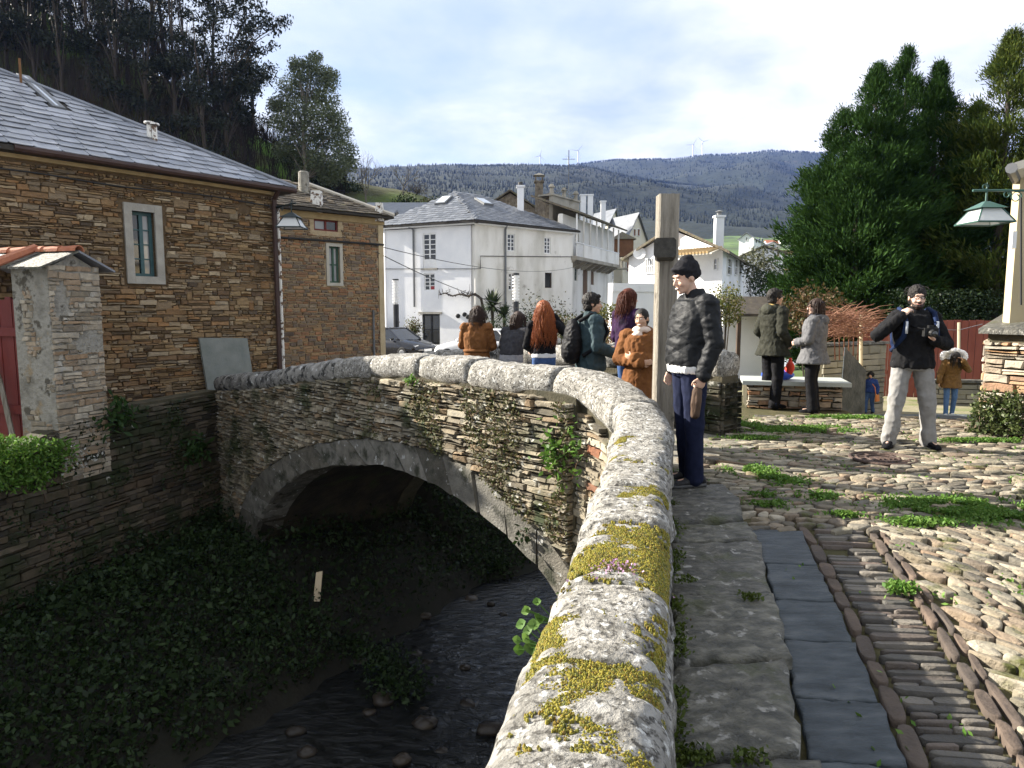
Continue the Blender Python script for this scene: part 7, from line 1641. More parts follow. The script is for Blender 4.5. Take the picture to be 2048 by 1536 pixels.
# ------------------------------------------------------------------ parked cars
def car(name, label, c, yaw, paint, L=4.2, W=1.76, H=1.47, hatch=True):
    e = empty(name, c, label, 'car'); R = Matrix.Rotation(yaw, 3, 'Z'); O = Vector(c)
    X = lambda x, y, z: O + R @ V(x, y, z)
    # stations along the car, nose at +x: (x, sill z, belt z, half width)
    stn = [(-L / 2, .42, .78, .70), (-L / 2 + .12, .26, .92, .80), (-L * .38, .22, .97, .87), (-L * .2, .2, .96, .88), (0, .2, .94, .88), (L * .16, .2, .93, .88), (L * .24, .2, .92, .87), (L * .34, .22, .84, .86), (L * .44, .24, .74, .80), (L / 2 - .05, .30, .62, .68), (L / 2, .40, .56, .58)]
    mb = MB(); rings = []
    for x, s, b, w in stn:
        w = w * W / 1.76; m = (s + b) / 2; rings.append([X(x, -w * .93, s), X(x, -w, m), X(x, -w * .97, b - .06), X(x, -w * .86, b), X(x, 0, b + .025), X(x, w * .86, b), X(x, w * .97, b - .06), X(x, w, m), X(x, w * .93, s), X(x, 0, s - .02)])
    mb.loft(rings); body = mb.obj('body', paint, e, True)
    xr0, xr1 = -L * .44, L * .24; t0, t1 = -L * .30, L * .05; wb, wt_ = .80 * W / 1.76, .60 * W / 1.76; zb, zt2 = .93, H
    lo = [(xr0, -wb), (xr1, -wb * .9), (xr1, wb * .9), (xr0, wb)]; hi = [(t0, -wt_), (t1, -wt_), (t1, wt_), (t0, wt_)]
    mb = MB(); mb.hexa([X(x, y, zb) for x, y in lo] + [X(x, y, zt2 - .05) for x, y in hi]); mb.obj('window', mat('dark_car_glass', [(.012, .014, .016), (.02, .023, .026)], 2, .04, spec=.9) if 'dark_car_glass' not in bpy.data.materials else bpy.data.materials['dark_car_glass'], e)
    mb = MB(); mb.loft([[X(x * f + k, y * f2, z) for x, y in hi] for f, k, f2, z in ((1.04, 0, 1.05, zt2 - .055), (1.0, 0, 1.0, zt2 - .01), (.8, -.1, .7, zt2 + .02))]); mb.obj('roof_panel', paint, e, True)
    mb = MB()
    for k in range(4): mb.tube([X(*lo[k], zb), X(*hi[k], zt2 - .04)], .035, 5)
    for sg in (-1, 1): mb.tube([X(-L * .12, sg * wb * 1.0, zb), X(-L * .12, sg * wt_ * 1.0, zt2 - .04)], .03, 5)
    mb.obj('pillar', paint, e)
    for sx in (-L * .31, L * .31):
        for sg in (-1, 1):
            a = X(sx, sg * (W / 2 - .19), .31); b = X(sx, sg * (W / 2 - .0), .31); mb = MB(); mb.tube([a, a.lerp(b, .1), a.lerp(b, .9), b], [.28, .31, .31, .28], 18); wl_ = mb.obj('wheel', mat('tyre_rubber', [(.012, .012, .012), (.02, .02, .02)], 4, .85) if 'tyre_rubber' not in bpy.data.materials else bpy.data.materials['tyre_rubber'], e)
            mb = MB(); mb.tube([b, b + (b - a).normalized() * .012], [.19, .15], 12); mb.obj('rim', M_lead, wl_)
    for sg in (-1, 1):
        mb = MB(); mb.hexa([X(L * .40, sg * .78 * W / 1.76, .62), X(L * .475, sg * .66 * W / 1.76, .56), X(L * .47, sg * .45 * W / 1.76, .60), X(L * .40, sg * .55 * W / 1.76, .66), X(L * .39, sg * .80 * W / 1.76, .73), X(L * .47, sg * .68 * W / 1.76, .68), X(L * .465, sg * .45 * W / 1.76, .70), X(L * .39, sg * .55 * W / 1.76, .79)]); mb.obj('headlight', mat('headlamp_lens', [(.7, .72, .75), (.8, .8, .8)], 3, .1) if 'headlamp_lens' not in bpy.data.materials else bpy.data.materials['headlamp_lens'], e)
        mb = MB(); mb.ell(X(L * .17, sg * (W / 2 + .02), .98), (.09, .09, .07), 8, 6); mb.obj('mirror', paint, e)
    mb = MB(); mb.hexa([X(L * .492, -.26, .42), X(L * .505, -.26, .42), X(L * .505, .26, .42), X(L * .492, .26, .42), X(L * .492, -.26, .53), X(L * .505, -.26, .53), X(L * .505, .26, .53), X(L * .492, .26, .53)]); mb.obj('number_plate', M_whitepaint, e); return e
M_cblack = mat('black_car_paint', [(.006, .006, .008), (.01, .01, .013)], 2, .12, spec=.8); M_cwhite = mat('white_car_paint', [(.78, .78, .78), (.82, .82, .82)], 2, .2, spec=.6)
p = PY(815, 690, 33.5); car('black_car', 'black parked hatchback half hidden by the rubble house', V(p.x - .6, 33.5, -.90), -.62, M_cblack)
p = PY(950, 690, 31.5); car('white_car', 'white parked hatchback behind the bridge parapet', V(p.x + .1, 31.5, -.90), -.25 + math.pi, M_cwhite, L=3.7, W=1.66, H=1.46)
p = PY(776, 650, 47); car('distant_white_car', 'white car with blue behind it seen through the gap by the street lamp', V(p.x - 1.2, 47, -.92), -1.2, M_cwhite)
p = PY(775, 612, 52); mb = MB(); mb.box((p.x - .8, 52, .2), (3.2, 1.6, 2.0)); mb.box((p.x - .8, 52, 1.25), (3.3, 1.7, .12)); tag(mb.obj('blue_container', mat('blue_container_paint', [(.02, .05, .3), (.03, .08, .4)], 3, .5)), 'blue recycling container glimpsed through the gap by the street lamp', 'container')
# overhead wires
for k, (a, b, sag) in enumerate(((F2.p(F2.L - .3, F2.px(760, 492)[1], .1), FWr.p(FWr.L - .2, FWr.px(1118, 534)[1], .2), .5), (F2.p(F2.L - .3, F2.px(760, 505)[1], .1), V(PY(1150, 640, 40).x, 40, PY(1150, 625, 40).z), .6))):
    mb = MB(); mb.tube([a.lerp(b, t) - V(0, 0, sag * 4 * t * (1 - t)) for t in np.linspace(0, 1, 20)], .014, 4); tag(mb.obj('overhead_wire', M_cable), ('upper' if k == 0 else 'lower, steeper') + ' wire running from the rubble house across the white house', 'wire')
# ------------------------------------------------------------------ people
def remesh(mb, voxel, smooth=3, adapt=0.0):
    me = bpy.data.meshes.new('tmp'); me.from_pydata(mb.v, [], mb.f); o = bpy.data.objects.new('tmp', me); COL.objects.link(o)
    m = o.modifiers.new('r', 'REMESH'); m.mode = 'VOXEL'; m.voxel_size = voxel
    if smooth: s_ = o.modifiers.new('s', 'SMOOTH'); s_.factor = .5; s_.iterations = smooth
    dg = bpy.context.evaluated_depsgraph_get(); ev = o.evaluated_get(dg); r = ev.to_mesh()
    n = len(r.vertices); co = np.empty(n * 3, dtype=np.float32); r.vertices.foreach_get('co', co); no = np.empty(n * 3, dtype=np.float32); r.vertices.foreach_get('normal', no)
    fa = [tuple(p.vertices) for p in r.polygons]; ev.to_mesh_clear(); bpy.data.objects.remove(o); bpy.data.meshes.remove(me)
    return co.reshape(-1, 3), no.reshape(-1, 3), fa
def folds(co, no, amp, sc=(13, 13, 8), seed=0.0, ridge=True):
    out = co.copy()
    for i in range(len(co)):
        p = Vector((co[i][0] * sc[0] + seed, co[i][1] * sc[1], co[i][2] * sc[2])); a = mnoise.noise(p); b = mnoise.noise(p * 2.3)
        c = mnoise.noise(p * 5.1); h = ((1 - 2.6 * abs(a)) * .7 + (.5 - 1.4 * abs(b)) * .55 if ridge else a + b * .4) + (0 if ridge else c * .22); out[i] += no[i] * h * amp
    return out
def cloth(name, cols, scale=22, rough=.85, bump=.25, bscale=160, **k): k.setdefault('spec', .12); return mat(name, cols, scale, rough, bump, bscale, bdist=.003, **k)
def skin(name, c): 
    m = mat(name, [tuple(x * .86 for x in c), c, (c[0] * 1.06, c[1] * .96, c[2] * .93)], 18, .5, .1, 120, bdist=.002, spec=.35); b = m.node_tree.nodes['Principled BSDF']; b.inputs['Subsurface Weight'].default_value = .12; b.inputs['Subsurface Radius'].default_value = (.012, .005, .003); return m
SK1, SK2, SK3 = skin('fair_skin', (.52, .33, .24)), skin('tan_skin', (.46, .28, .19)), skin('pale_skin', (.58, .39, .30))
M_eye = mat('dark_eye', [(.02, .014, .01), (.03, .02, .015)], 5, .2); M_eyew = mat('eye_white', [(.6, .58, .55), (.65, .63, .6)], 5, .3); M_lip = mat('lip', [(.33, .13, .11), (.38, .16, .13)], 9, .5); M_teeth = mat('teeth', [(.75, .73, .68), (.8, .78, .73)], 9, .3)
M_black = cloth('black_cloth', [(.005, .005, .006), (.012, .012, .014)]); M_jean = cloth('blue_denim', [(.03, .06, .15), (.06, .11, .24)], 30); M_hairb = mat('black_hair', [(.006, .005, .004), (.016, .012, .010)], 14, .6, .5, 60, stretch=(3, 3, .5)); M_hairbr = mat('brown_hair', [(.016, .008, .005), (.042, .02, .012)], 14, .55, .5, 60, stretch=(3, 3, .5)); M_hairred = mat('copper_hair', [(.17, .038, .009), (.34, .095, .022)], 14, .45, .5, 60, stretch=(3, 3, .5))
DEF = dict(pelvis=(0, 0, .93), waist=(0, 0, 1.08), chest=(0, .0, 1.28), neck=(0, .015, 1.47), head=(0, -.015, 1.625),
           sha=(-.175, .015, 1.415), shb=(.175, .015, 1.415), ela=(-.225, .04, 1.13), elb=(.225, .04, 1.13), wra=(-.235, -.04, .88), wrb=(.235, -.04, .88), haa=None, hab=None,
           hia=(-.09, 0, .90), hib=(.09, 0, .90), kna=(-.10, -.02, .50), knb=(.10, -.02, .50), ana=(-.105, .02, .085), anb=(.105, .02, .085), toa=(-.125, -.15, .03), tob=(.125, -.15, .03))
class Person:
    def __init__(s, label, loc, yaw, H, pose=None, hyaw=0, hpitch=0, hroll=0, skin=SK1, vox=.011, group=None, slim=1.0):
        s.J = {k: Vector(v) if v is not None else None for k, v in {**DEF, **(pose or {})}.items()}
        s.k = H / 1.75; s.loc = Vector(loc); s.R = Matrix.Rotation(yaw, 3, 'Z'); s.e = empty('person', loc, label, 'person', group); s.vox = vox; s.sk = skin; s.slim = slim
        s.Hm = Matrix.Rotation(hyaw, 3, 'Z') @ Matrix.Rotation(hpitch, 3, 'X') @ Matrix.Rotation(hroll, 3, 'Y'); s.seed = loc[0] * 7.7
    def W(s, p): return s.R @ (Vector(p) * s.k) + s.loc
    def hp(s, *p): return s.J['head'] + s.Hm @ Vector(p)
    def put(s, mb, name, material, vox=None, smooth=3, fold=0.0, sc=(13, 13, 8), parent=None, ridge=True, raw=False):
        """mb in body coordinates -> part of the person"""
        if raw: co = np.array(mb.v); fa = mb.f
        else:
            co, no, fa = remesh(mb, vox or s.vox, smooth)
            if fold: co = folds(co, no, fold, sc, s.seed, ridge)
        R = np.array(s.R); co = (co * s.k) @ R.T + np.array(s.loc); me = bpy.data.meshes.new(name); me.from_pydata(co.tolist(), [], fa); return link_mesh(name, me, material, s.e if parent is None else parent, True)
    def spine(s, t):
        P = [s.J['pelvis'] - V(0, 0, .07), s.J['pelvis'], s.J['waist'], s.J['chest'], s.J['neck']]; T = [0, .12, .38, .72, 1.0]
        return V(*[interp(t, T, [p[i] for p in P]) for i in range(3)])
    def torso(s, mb, t0, t1, grow=0.0, widths=None, n=9, hem=None):
        W_ = widths or [(0, .150, .108), (.12, .166, .118), (.38, .140, .102), (.60, .158, .112), (.76, .170, .114), (.90, .150, .095), (1.0, .075, .072)]
        d = (s.J['shb'] - s.J['sha']); a = math.atan2(d.y, d.x); rings = []
        for i in range(n + 1):
            t = lerp(t0, t1, i / n); c = s.spine(t); rx = (interp(t, [w[0] for w in W_], [w[1] for w in W_])) * s.slim + grow; ry = interp(t, [w[0] for w in W_], [w[2] for w in W_]) * s.slim + grow
            if hem and i == 0: rx += hem; ry += hem
            aa = a * min(1, t * 1.2); rings.append([c + V(math.cos(aa) * math.cos(q) * rx - math.sin(aa) * math.sin(q) * ry, math.sin(aa) * math.cos(q) * rx + math.cos(aa) * math.sin(q) * ry, 0) for q in np.linspace(0, 2 * math.pi, 20, endpoint=False)])
        mb.loft(rings)
    def hand(s, mb, side, curl=.5, tdir=None, pdir=None):
        w = s.J['wr' + side]; e_ = s.J['el' + side]; d = (s.J['ha' + side] - w).normalized() if s.J['ha' + side] is not None else (w - e_).normalized()
        sg = -1 if side == 'a' else 1; up = pdir.normalized() if pdir is not None else V(-sg, 0, 0)     # palm normal
        up = (up - d * up.dot(d)).normalized(); sd = d.cross(up)       # across the palm
        c = w + d * .045; rot = Matrix((sd, up, d)).transposed(); mb.ell(c, (.040, .017, .052), 12, 8, rot)
        for k, (o, L) in enumerate(((-.030, .066), (-.010, .076), (.010, .072), (.029, .056))):
            p0 = w + d * .075 + sd * o; a1 = curl * .7; d1 = (d * math.cos(a1) + up * math.sin(a1)); p1 = p0 + d1 * L * .45; a2 = curl * 1.7; d2 = (d * math.cos(a2) + up * math.sin(a2)); p2 = p1 + d2 * L * .33; a3 = curl * 2.4; d3 = (d * math.cos(a3) + up * math.sin(a3)); p3 = p2 + d3 * L * .25
            mb.cap(p0 - d * .01, p1, .0095, .0088, 8); mb.cap(p1, p2, .0088, .008, 8); mb.cap(p2, p3, .008, .007, 8)
        ts = -1 if (sd.y if abs(sd.y) > .3 else -1) > 0 else 1; td = tdir if tdir is not None else -1
        q0 = w + d * .025 + sd * .032 * td; q1 = q0 + (d * .7 + sd * .6 * td + up * .35).normalized() * .04; q2 = q1 + (d * .9 + up * .5).normalized() * .032; mb.cap(q0, q1, .012, .0105, 8); mb.cap(q1, q2, .0105, .008, 8)
    def body(s, curls=(.5, .5), smile=False, pn=(None, None), td=(None, None)):
        mb = MB(); J = s.J; s.torso(mb, 0, 1.0, -.004)
        for a in 'ab':
            mb.cap(J['sh' + a], J['el' + a], .046, .037); mb.cap(J['el' + a], J['wr' + a], .037, .026); mb.cap(J['hi' + a], J['kn' + a], .078, .052); mb.cap(J['kn' + a], J['an' + a], .05, .034); mb.cap(J['an' + a] - V(0, 0, .035), J['an' + a].lerp(J['to' + a], .75), .028, .018); s.hand(mb, a, curls[0 if a == 'a' else 1], td[0 if a == 'a' else 1], pn[0 if a == 'a' else 1])
        mb.cap(J['neck'] - V(0, 0, .04), s.hp(0, .018, -.06), .054, .052)
        h = s.hp; rot = s.Hm
        mb.ell(h(0, .014, .028), (.073, .092, .086), 18, 12, rot); mb.ell(h(0, -.022, -.028), (.060, .066, .082), 16, 10, rot); mb.ell(h(0, -.040, -.082), (.042, .044, .030), 12, 8, rot); mb.ell(h(0, -.068, -.100), (.020, .016, .016), 10, 6, rot)
        mb.cap(h(0, -.084, .012), h(0, -.106, -.028), .009, .0125, 8); mb.cap(h(-.012, -.094, -.034), h(.012, -.094, -.034), .009, .009, 8); mb.cap(h(-.034, -.080, .030), h(.034, -.080, .030), .010, .010, 8)
        for sg in (-1, 1): mb.ell(h(sg * .036, -.060, -.032), (.024, .026, .024), 10, 6, rot); mb.ell(h(sg * .076, .012, -.008), (.010, .020, .031), 8, 6, rot)
        mb.cap(h(-.018, -.083, -.064), h(.018, -.083, -.064), .0075, .0075, 8)
        b = s.put(mb, 'body', s.sk, s.vox - .002, 2)
        for sg in (-1, 1):
            m2 = MB(); m2.ell(h(sg * .030, -.0855, .004), (.0125, .006, .0060), 10, 6, rot); s.put(m2, 'eye', M_eyew, raw=True); m2 = MB(); m2.ell(h(sg * .030, -.0905, .004), (.0048, .003, .0045), 8, 6, rot); s.put(m2, 'iris', M_eye, raw=True)
        m2 = MB(); w_ = .026 if smile else .021; m2.cap(h(-w_, -.084, -.060 if smile else -.064), h(0, -.0935, -.066), .0032, .0055, 8); m2.cap(h(0, -.0935, -.066), h(w_, -.084, -.060 if smile else -.064), .0055, .0032, 8); s.put(m2, 'lips', M_lip, raw=True)
        if smile: m2 = MB(); m2.ell(h(0, -.0935, -.063), (.020, .006, .0055), 10, 6, rot); s.put(m2, 'teeth', M_teeth, raw=True)
        return b
    def brows(s, m_):
        m2 = MB()
        for sg in (-1, 1): m2.tube([s.hp(sg * .014, -.0915, .021), s.hp(sg * .03, -.0905, .0265), s.hp(sg * .047, -.079, .020)], [.0022, .0026, .0014], 6)
        s.put(m2, 'eyebrow', m_, raw=True)
    def legs(s, material, grow=.018, flare=.0, fold=.006, name='trousers', vox=None, top=.16):
        mb = MB(); J = s.J
        s.torso(mb, -.02, top, .012, n=4)
        for a in 'ab':
            mb.cap(J['hi' + a], J['kn' + a], .082 * s.slim + grow, .058 + grow); mb.cap(J['kn' + a], J['an' + a] - V(0, 0, .015), .056 + grow, .044 + grow + flare)
        return s.put(mb, name, material, vox or s.vox, 3, fold, (7, 7, 6))
    def shoes(s, material, sole=None, size=1.0):
        for a in 'ab':
            J = s.J; an, to = J['an' + a], J['to' + a]; d = (to - an); d.z = 0; d.normalize(); sd = V(-d.y, d.x, 0); base = an.z - .085
            prof = [(-.085, .034, .075), (-.06, .042, .095), (-.01, .042, .100), (.04, .043, .085), (.09, .048, .062), (.14, .046, .050), (.175, .034, .040), (.19, .018, .030)]
            mb = MB(); rings = []
            for x, w, h_ in prof:
                c = V(an.x, an.y, 0) + d * x * size; rings.append([c + sd * (math.cos(q) * w * (1 if math.sin(q) > -.2 else 1.05)) + V(0, 0, base + .012 + (h_ - .012) * (.5 + .5 * math.sin(q))) for q in np.linspace(0, 2 * math.pi, 12, endpoint=False)])
            mb.loft(rings); sh_ = s.put(mb, 'shoe', material, .006, 2)
            mb = MB(); rings = []
            for x, w, h_ in prof: c = V(an.x, an.y, 0) + d * x * size * 1.02; rings.append([c + sd * w * 1.04 + V(0, 0, base), c - sd * w * 1.04 + V(0, 0, base), c - sd * w * 1.04 + V(0, 0, base + .022), c + sd * w * 1.04 + V(0, 0, base + .022)])
            mb.loft(rings); s.put(mb, 'sole', sole or material, raw=True, parent=sh_)
    def jacket(s, material, t0=0.0, grow=.032, hem=.01, fold=.009, sleeve=.022, name='jacket', collar=True, vox=None, belt=None, long=None, flare=.03, sc=(13, 13, 9), cuff=.0):
        mb = MB(); J = s.J; s.torso(mb, t0, .95, grow, n=12, hem=hem)
        if long:   # skirt of a coat reaching down to height long
            c = s.spine(0.02); rings = []
            for i in range(7):
                t = i / 6; z = lerp(long, c.z + .06, t); rx = lerp(.168 + flare, .168, t) * s.slim + grow; ry = lerp(.128 + flare, .118, t) * s.slim + grow; rings.append([V(c.x + math.cos(q) * rx, c.y + math.sin(q) * ry, z) for q in np.linspace(0, 2 * math.pi, 20, endpoint=False)])
            mb.loft(rings)
        for a in 'ab':
            mb.cap(J['sh' + a], J['el' + a], .056 * s.slim + sleeve, .046 + sleeve); w = J['wr' + a]; mb.cap(J['el' + a], J['el' + a].lerp(w, .93), .046 + sleeve, .032 + sleeve + cuff); mb.cap(J['sh' + a], s.spine(.9), .062 + sleeve, .08)
        if collar: n_ = J['neck']; mb.tube([n_ - V(0, 0, .06), n_ + V(0, -.004, .035), n_ + V(0, -.006, .06)], [.10, .074, .070], 16)
        return s.put(mb, name, material, vox or s.vox, 3, fold, sc)
    def hood(s, material, back=.105, drop=.0, r=(.115, .075, .085), name='hood'):
        mb = MB(); n_ = s.J['neck']; mb.ell(n_ + V(0, back, -.02 - drop), r, 16, 10); mb.tube([n_ + V(math.cos(q) * .098, math.sin(q) * .088 + .015, -.005 + .02 * math.sin(q)) for q in np.linspace(-.6, math.pi + .6, 14)], .032, 10); return s.put(mb, name, material, s.vox, 3, .010)
    def hair_cap(s, material, grow=.012, back=0.0, low=-.03, fringe=.0, fold=.006, top=0.0, extra=None, name='hair'):
        mb = MB(); h = s.hp; mb.ell(h(0, .024, .036 + top), (.076 + grow, .090 + grow, .086 + grow), 18, 12, s.Hm); mb.ell(h(0, .052 + back, low), (.066 + grow, .048 + grow, .068), 14, 9, s.Hm)
        if fringe: mb.cap(h(-.045, -.062, .085), h(.045, -.062, .085), fringe, fringe)
        for q in (extra or []): mb.ell(h(*q[0]), q[1], 14, 9, s.Hm)
        return s.put(mb, name, material, .009, 2, fold, (60, 60, 30))
    def strands(s, material, n, L, rng, wave=.02, freq=16, r=.0055, spread=.05, front=-.35, name='hair_strands', yb=.0, gather=None):
        mb = MB()
        for k in range(n):
            a = rng.uniform(-math.pi * .5 - front * 0, math.pi * 1.5); 
            el = rng.uniform(.05, 1.35); d = V(math.cos(a) * math.cos(el), math.sin(a) * math.cos(el), math.sin(el))
            if d.y < front and el < .9: continue
            p = s.hp(d.x * .088, .022 + d.y * .104, .034 + d.z * .100); pts = [p]; out = V(d.x, d.y + .1, 0); out = out.normalized() if out.length > .01 else V(0, 1, 0); ph = rng.uniform(0, 6); Lk = L * rng.uniform(.7, 1.1); m = 9
            hc = s.hp(0, .02, 0); q0 = V(hc.x, hc.y, 0) + V(out.x * .105, out.y * .115, 0)
            for j in range(1, m + 1):
                t = j / m; z = p.z - Lk * t ** 1.15; sp = .0 + spread * t; x = lerp(p.x, q0.x + out.x * sp, min(1, t * 3.5)); y = lerp(p.y, q0.y + out.y * sp + yb * t, min(1, t * 3.5))
                if gather is not None and t > .2: g = min(1, (t - .2) * 2.5) * .8; x = lerp(x, gather[0], g); y = lerp(y, gather[1], g)
                pts.append(V(x + math.sin(z * freq + ph) * wave * t, y + math.cos(z * freq * .8 + ph) * wave * t, z))
            mb.tube(pts, [r * (1 - .75 * (j / m) ** 2) for j in range(m + 1)], 4)
        return s.put(mb, name, material, raw=True)
def ground_person(u, y, zg, vtop):
    p = PY(u, 616, y); return (p.x, y, zg), PY(u, vtop, y).z - zg
def deck_z(x, y):
    q = V(x - A[0], y - A[1], 0); t = q.dot(FB.e) / FB.L; return interp(t, [-.06, 0, .2, .44, .6, .8, 1.0], [.0, .01, .05, -.05, -.22, -.42, -.6])
D = math.radians; rh = random.Random(99)
# 1 man in the black cap -------------------------------------------------
p = PZ(1378, 966, .064); H1m = PY(1380, 522, p.y).z - .064
M_quilt = cloth('quilted_black_nylon', [(.006, .007, .008), (.011, .012, .014)], 9, .6, 0, spec=.2); nt = M_quilt.node_tree; tc = nt.nodes.new('ShaderNodeTexCoord'); hs = []
for an in (.9, -.9):
    mp = nt.nodes.new('ShaderNodeMapping'); mp.inputs['Rotation'].default_value = (0, an, 0); nt.links.new(tc.outputs['Object'], mp.inputs[0]); wv = nt.nodes.new('ShaderNodeTexWave'); wv.inputs['Scale'].default_value = 3.1; wv.inputs['Distortion'].default_value = .5; wv.inputs['Detail Scale'].default_value = .5; nt.links.new(mp.outputs[0], wv.inputs['Vector']); pw = nt.nodes.new('ShaderNodeMath'); pw.operation = 'POWER'; pw.inputs[1].default_value = .35; nt.links.new(wv.outputs['Fac'], pw.inputs[0]); hs.append(pw)
mn = nt.nodes.new('ShaderNodeMath'); mn.operation = 'MINIMUM'; nt.links.new(hs[0].outputs[0], mn.inputs[0]); nt.links.new(hs[1].outputs[0], mn.inputs[1]); nz = tex_noise(nt, tc.outputs['Object'], 26, 3); ad = nt.nodes.new('ShaderNodeMath'); ad.operation = 'ADD'; nt.links.new(mn.outputs[0], ad.inputs[0]); nt.links.new(nz, ad.inputs[1]); bp = nt.nodes.new('ShaderNodeBump'); bp.inputs['Strength'].default_value = .4; bp.inputs['Distance'].default_value = .009; nt.links.new(ad.outputs[0], bp.inputs['Height']); nt.links.new(bp.outputs[0], nt.nodes['Principled BSDF'].inputs['Normal'])
P1 = Person('man in black knitted cap and quilted jacket standing on the slab by the parapet', p, D(-82), H1m, dict(pelvis=(0, -.02, .94), waist=(0, -.035, 1.09), chest=(0, .0, 1.28), neck=(0, .01, 1.475), head=(0, -.075, 1.62), shb=(.19, .03, 1.41), elb=(.255, .06, 1.12), wrb=(.25, -.02, .88), hab=(.25, -.045, .76), ela=(-.25, .03, 1.13), wra=(-.25, -.07, .89), hia=(-.09, -.02, .9), hib=(.09, -.02, .9), kna=(-.09, -.02, .5), knb=(.10, -.01, .5), ana=(-.085, .03, .085), anb=(.095, .0, .085), toa=(-.10, -.15, .03), tob=(.115, -.17, .03)), hyaw=D(10), hpitch=D(14), skin=SK1, vox=.010, slim=1.12)
P1.body((.5, 1.25), True, (None, V(-1, -.2, 0)), (None, -1)); P1.brows(M_hairb)
P1.legs(cloth('navy_trousers', [(.007, .010, .026), (.014, .018, .044)]), .020, .012, .008); P1.shoes(cloth('dark_trail_shoe', [(.012, .012, .013), (.05, .05, .052)], 40, .7), cloth('grey_rubber_sole', [(.06, .06, .06), (.1, .1, .1)], 20, .8), 1.08)
P1.jacket(M_quilt, .13, .050, -.012, .008, .028, cuff=.002, sc=(9, 9, 16)); mb = MB(); P1.torso(mb, .04, .16, .034, n=3); P1.put(mb, 'shirt_hem', cloth('white_shirt', [(.62, .62, .60), (.75, .75, .73)]), .008, 2, .008, (25, 25, 8))
mb = MB(); h = P1.hp; mb.ell(h(0, .020, .068), (.088, .106, .082), 20, 14, P1.Hm); mb.ell(h(0, .036, .020), (.0865, .095, .055), 20, 10, P1.Hm); mb.tube([h(math.cos(q) * .083, .012 + math.sin(q) * .100, .052 - .034 * math.sin(q)) for q in np.linspace(0, 6.283, 25)], .013, 8); mb.ell(h(0, .04, .135), (.05, .06, .035), 12, 8, P1.Hm); P1.put(mb, 'knitted_cap', cloth('black_knit', [(.012, .012, .014), (.024, .024, .027)], 60, .95, .5, 220), .009, 2, .006, (22, 22, 8))
mb = MB(); w = P1.J['wrb'] + V(-.012, -.03, -.085); mb.tube([w + V(0, 0, .05), w + V(0, 0, .02)], .012, 8); mb.tube([w + V(0, 0, .0), w - V(0, .004, .03), w - V(0, .012, .12), w - V(0, .016, .22), w - V(0, .018, .235)], [.022, .033, .036, .030, .012], 12)
um = P1.put(mb, 'umbrella', cloth('brown_umbrella_cloth', [(.05, .032, .022), (.10, .065, .045)], 12, .6), .008, 1, .007, (30, 30, 6)); um.parent = None; um.matrix_parent_inverse = Matrix.Identity(4); um.name = 'folded_umbrella'; tag(um, 'short folded brown umbrella hanging from the hand of the man in the cap', 'umbrella')
# 2 photographer ---------------------------------------------------------
p = PZ(1815, 893, .02); Hm_ = PY(1810, 572, p.y).z - .02
P2 = Person('bearded man in black jacket and grey trousers holding a camera', p, D(-8), Hm_, dict(pelvis=(0, 0, .92), hia=(-.10, 0, .89), hib=(.10, 0, .89), kna=(-.16, -.03, .49), knb=(.17, -.02, .49), ana=(-.19, .01, .085), anb=(.215, .02, .085), toa=(-.27, -.13, .03), tob=(.25, -.15, .03), ela=(-.40, -.06, 1.22), wra=(-.185, -.15, 1.44), haa=(-.10, -.14, 1.54), elb=(.31, -.04, 1.13), wrb=(.10, -.25, 1.18), hab=(.03, -.28, 1.235)), hyaw=D(-6), hpitch=D(4), skin=SK3, vox=.010, slim=1.06)
P2.body((.9, .9), False, (V(.5, .5, -.4), V(-.2, -.2, 1)), (1, 1)); P2.brows(M_hairb); P2.legs(cloth('light_grey_trousers', [(.19, .185, .178), (.27, .265, .255)], 16), .024, .014, .014, top=.2); P2.shoes(M_black, M_black)
jk2 = cloth('matt_black_jacket', [(.006, .006, .007), (.014, .014, .015)]); P2.jacket(jk2, .04, .042, .010, .012, .022); P2.hair_cap(M_hairb, .008, fold=.010, top=.008, extra=[((0, .07, .10), (.05, .04, .03))]); rw2 = random.Random(6); P2.strands(M_hairb, 30, .05, rw2, .02, 40, .0022, .02, -.2, 'loose_hair')
mb = MB(); h = P2.hp; mb.ell(h(0, -.058, -.088), (.042, .038, .036), 14, 9, P2.Hm); mb.cap(h(-.020, -.093, -.050), h(.020, -.093, -.050), .006, .006); 
for sg in (-1, 1): mb.cap(h(sg * .055, -.012, -.03), h(sg * .042, -.05, -.085), .012, .018)
P2.put(mb, 'beard', M_hairbr, .006, 1, .004, (70, 70, 40))
mb = MB()
for sg in (-1, 1): mb.tube([h(sg * .031 + math.cos(q) * .022, -.100 + abs(math.cos(q)) * .004, .004 + math.sin(q) * .015) for q in np.linspace(0, 6.283, 17)], .0024, 5); mb.tube([h(sg * .053, -.096, .008), h(sg * .078, .0, .01)], .0024, 5)
mb.tube([h(-.009, -.102, .008), h(.009, -.102, .008)], .0024, 5); P2.put(mb, 'glasses', M_black, raw=True)
def place_mesh(P, mb, name, material, label, cat, parts=()):
    o = P.put(mb, name, material, raw=True); o.parent = None; o.matrix_parent_inverse = Matrix.Identity(4); return tag(o, label, cat)
cm = empty('camera_held', P2.W((.07, -.30, 1.24)), 'black reflex camera held at chest height by the bearded man', 'camera'); c = V(.035, -.295, 1.265)
def raw_part(P, mb, name, material, parent, smooth=True): return P.put(mb, name, material, raw=True, parent=parent)
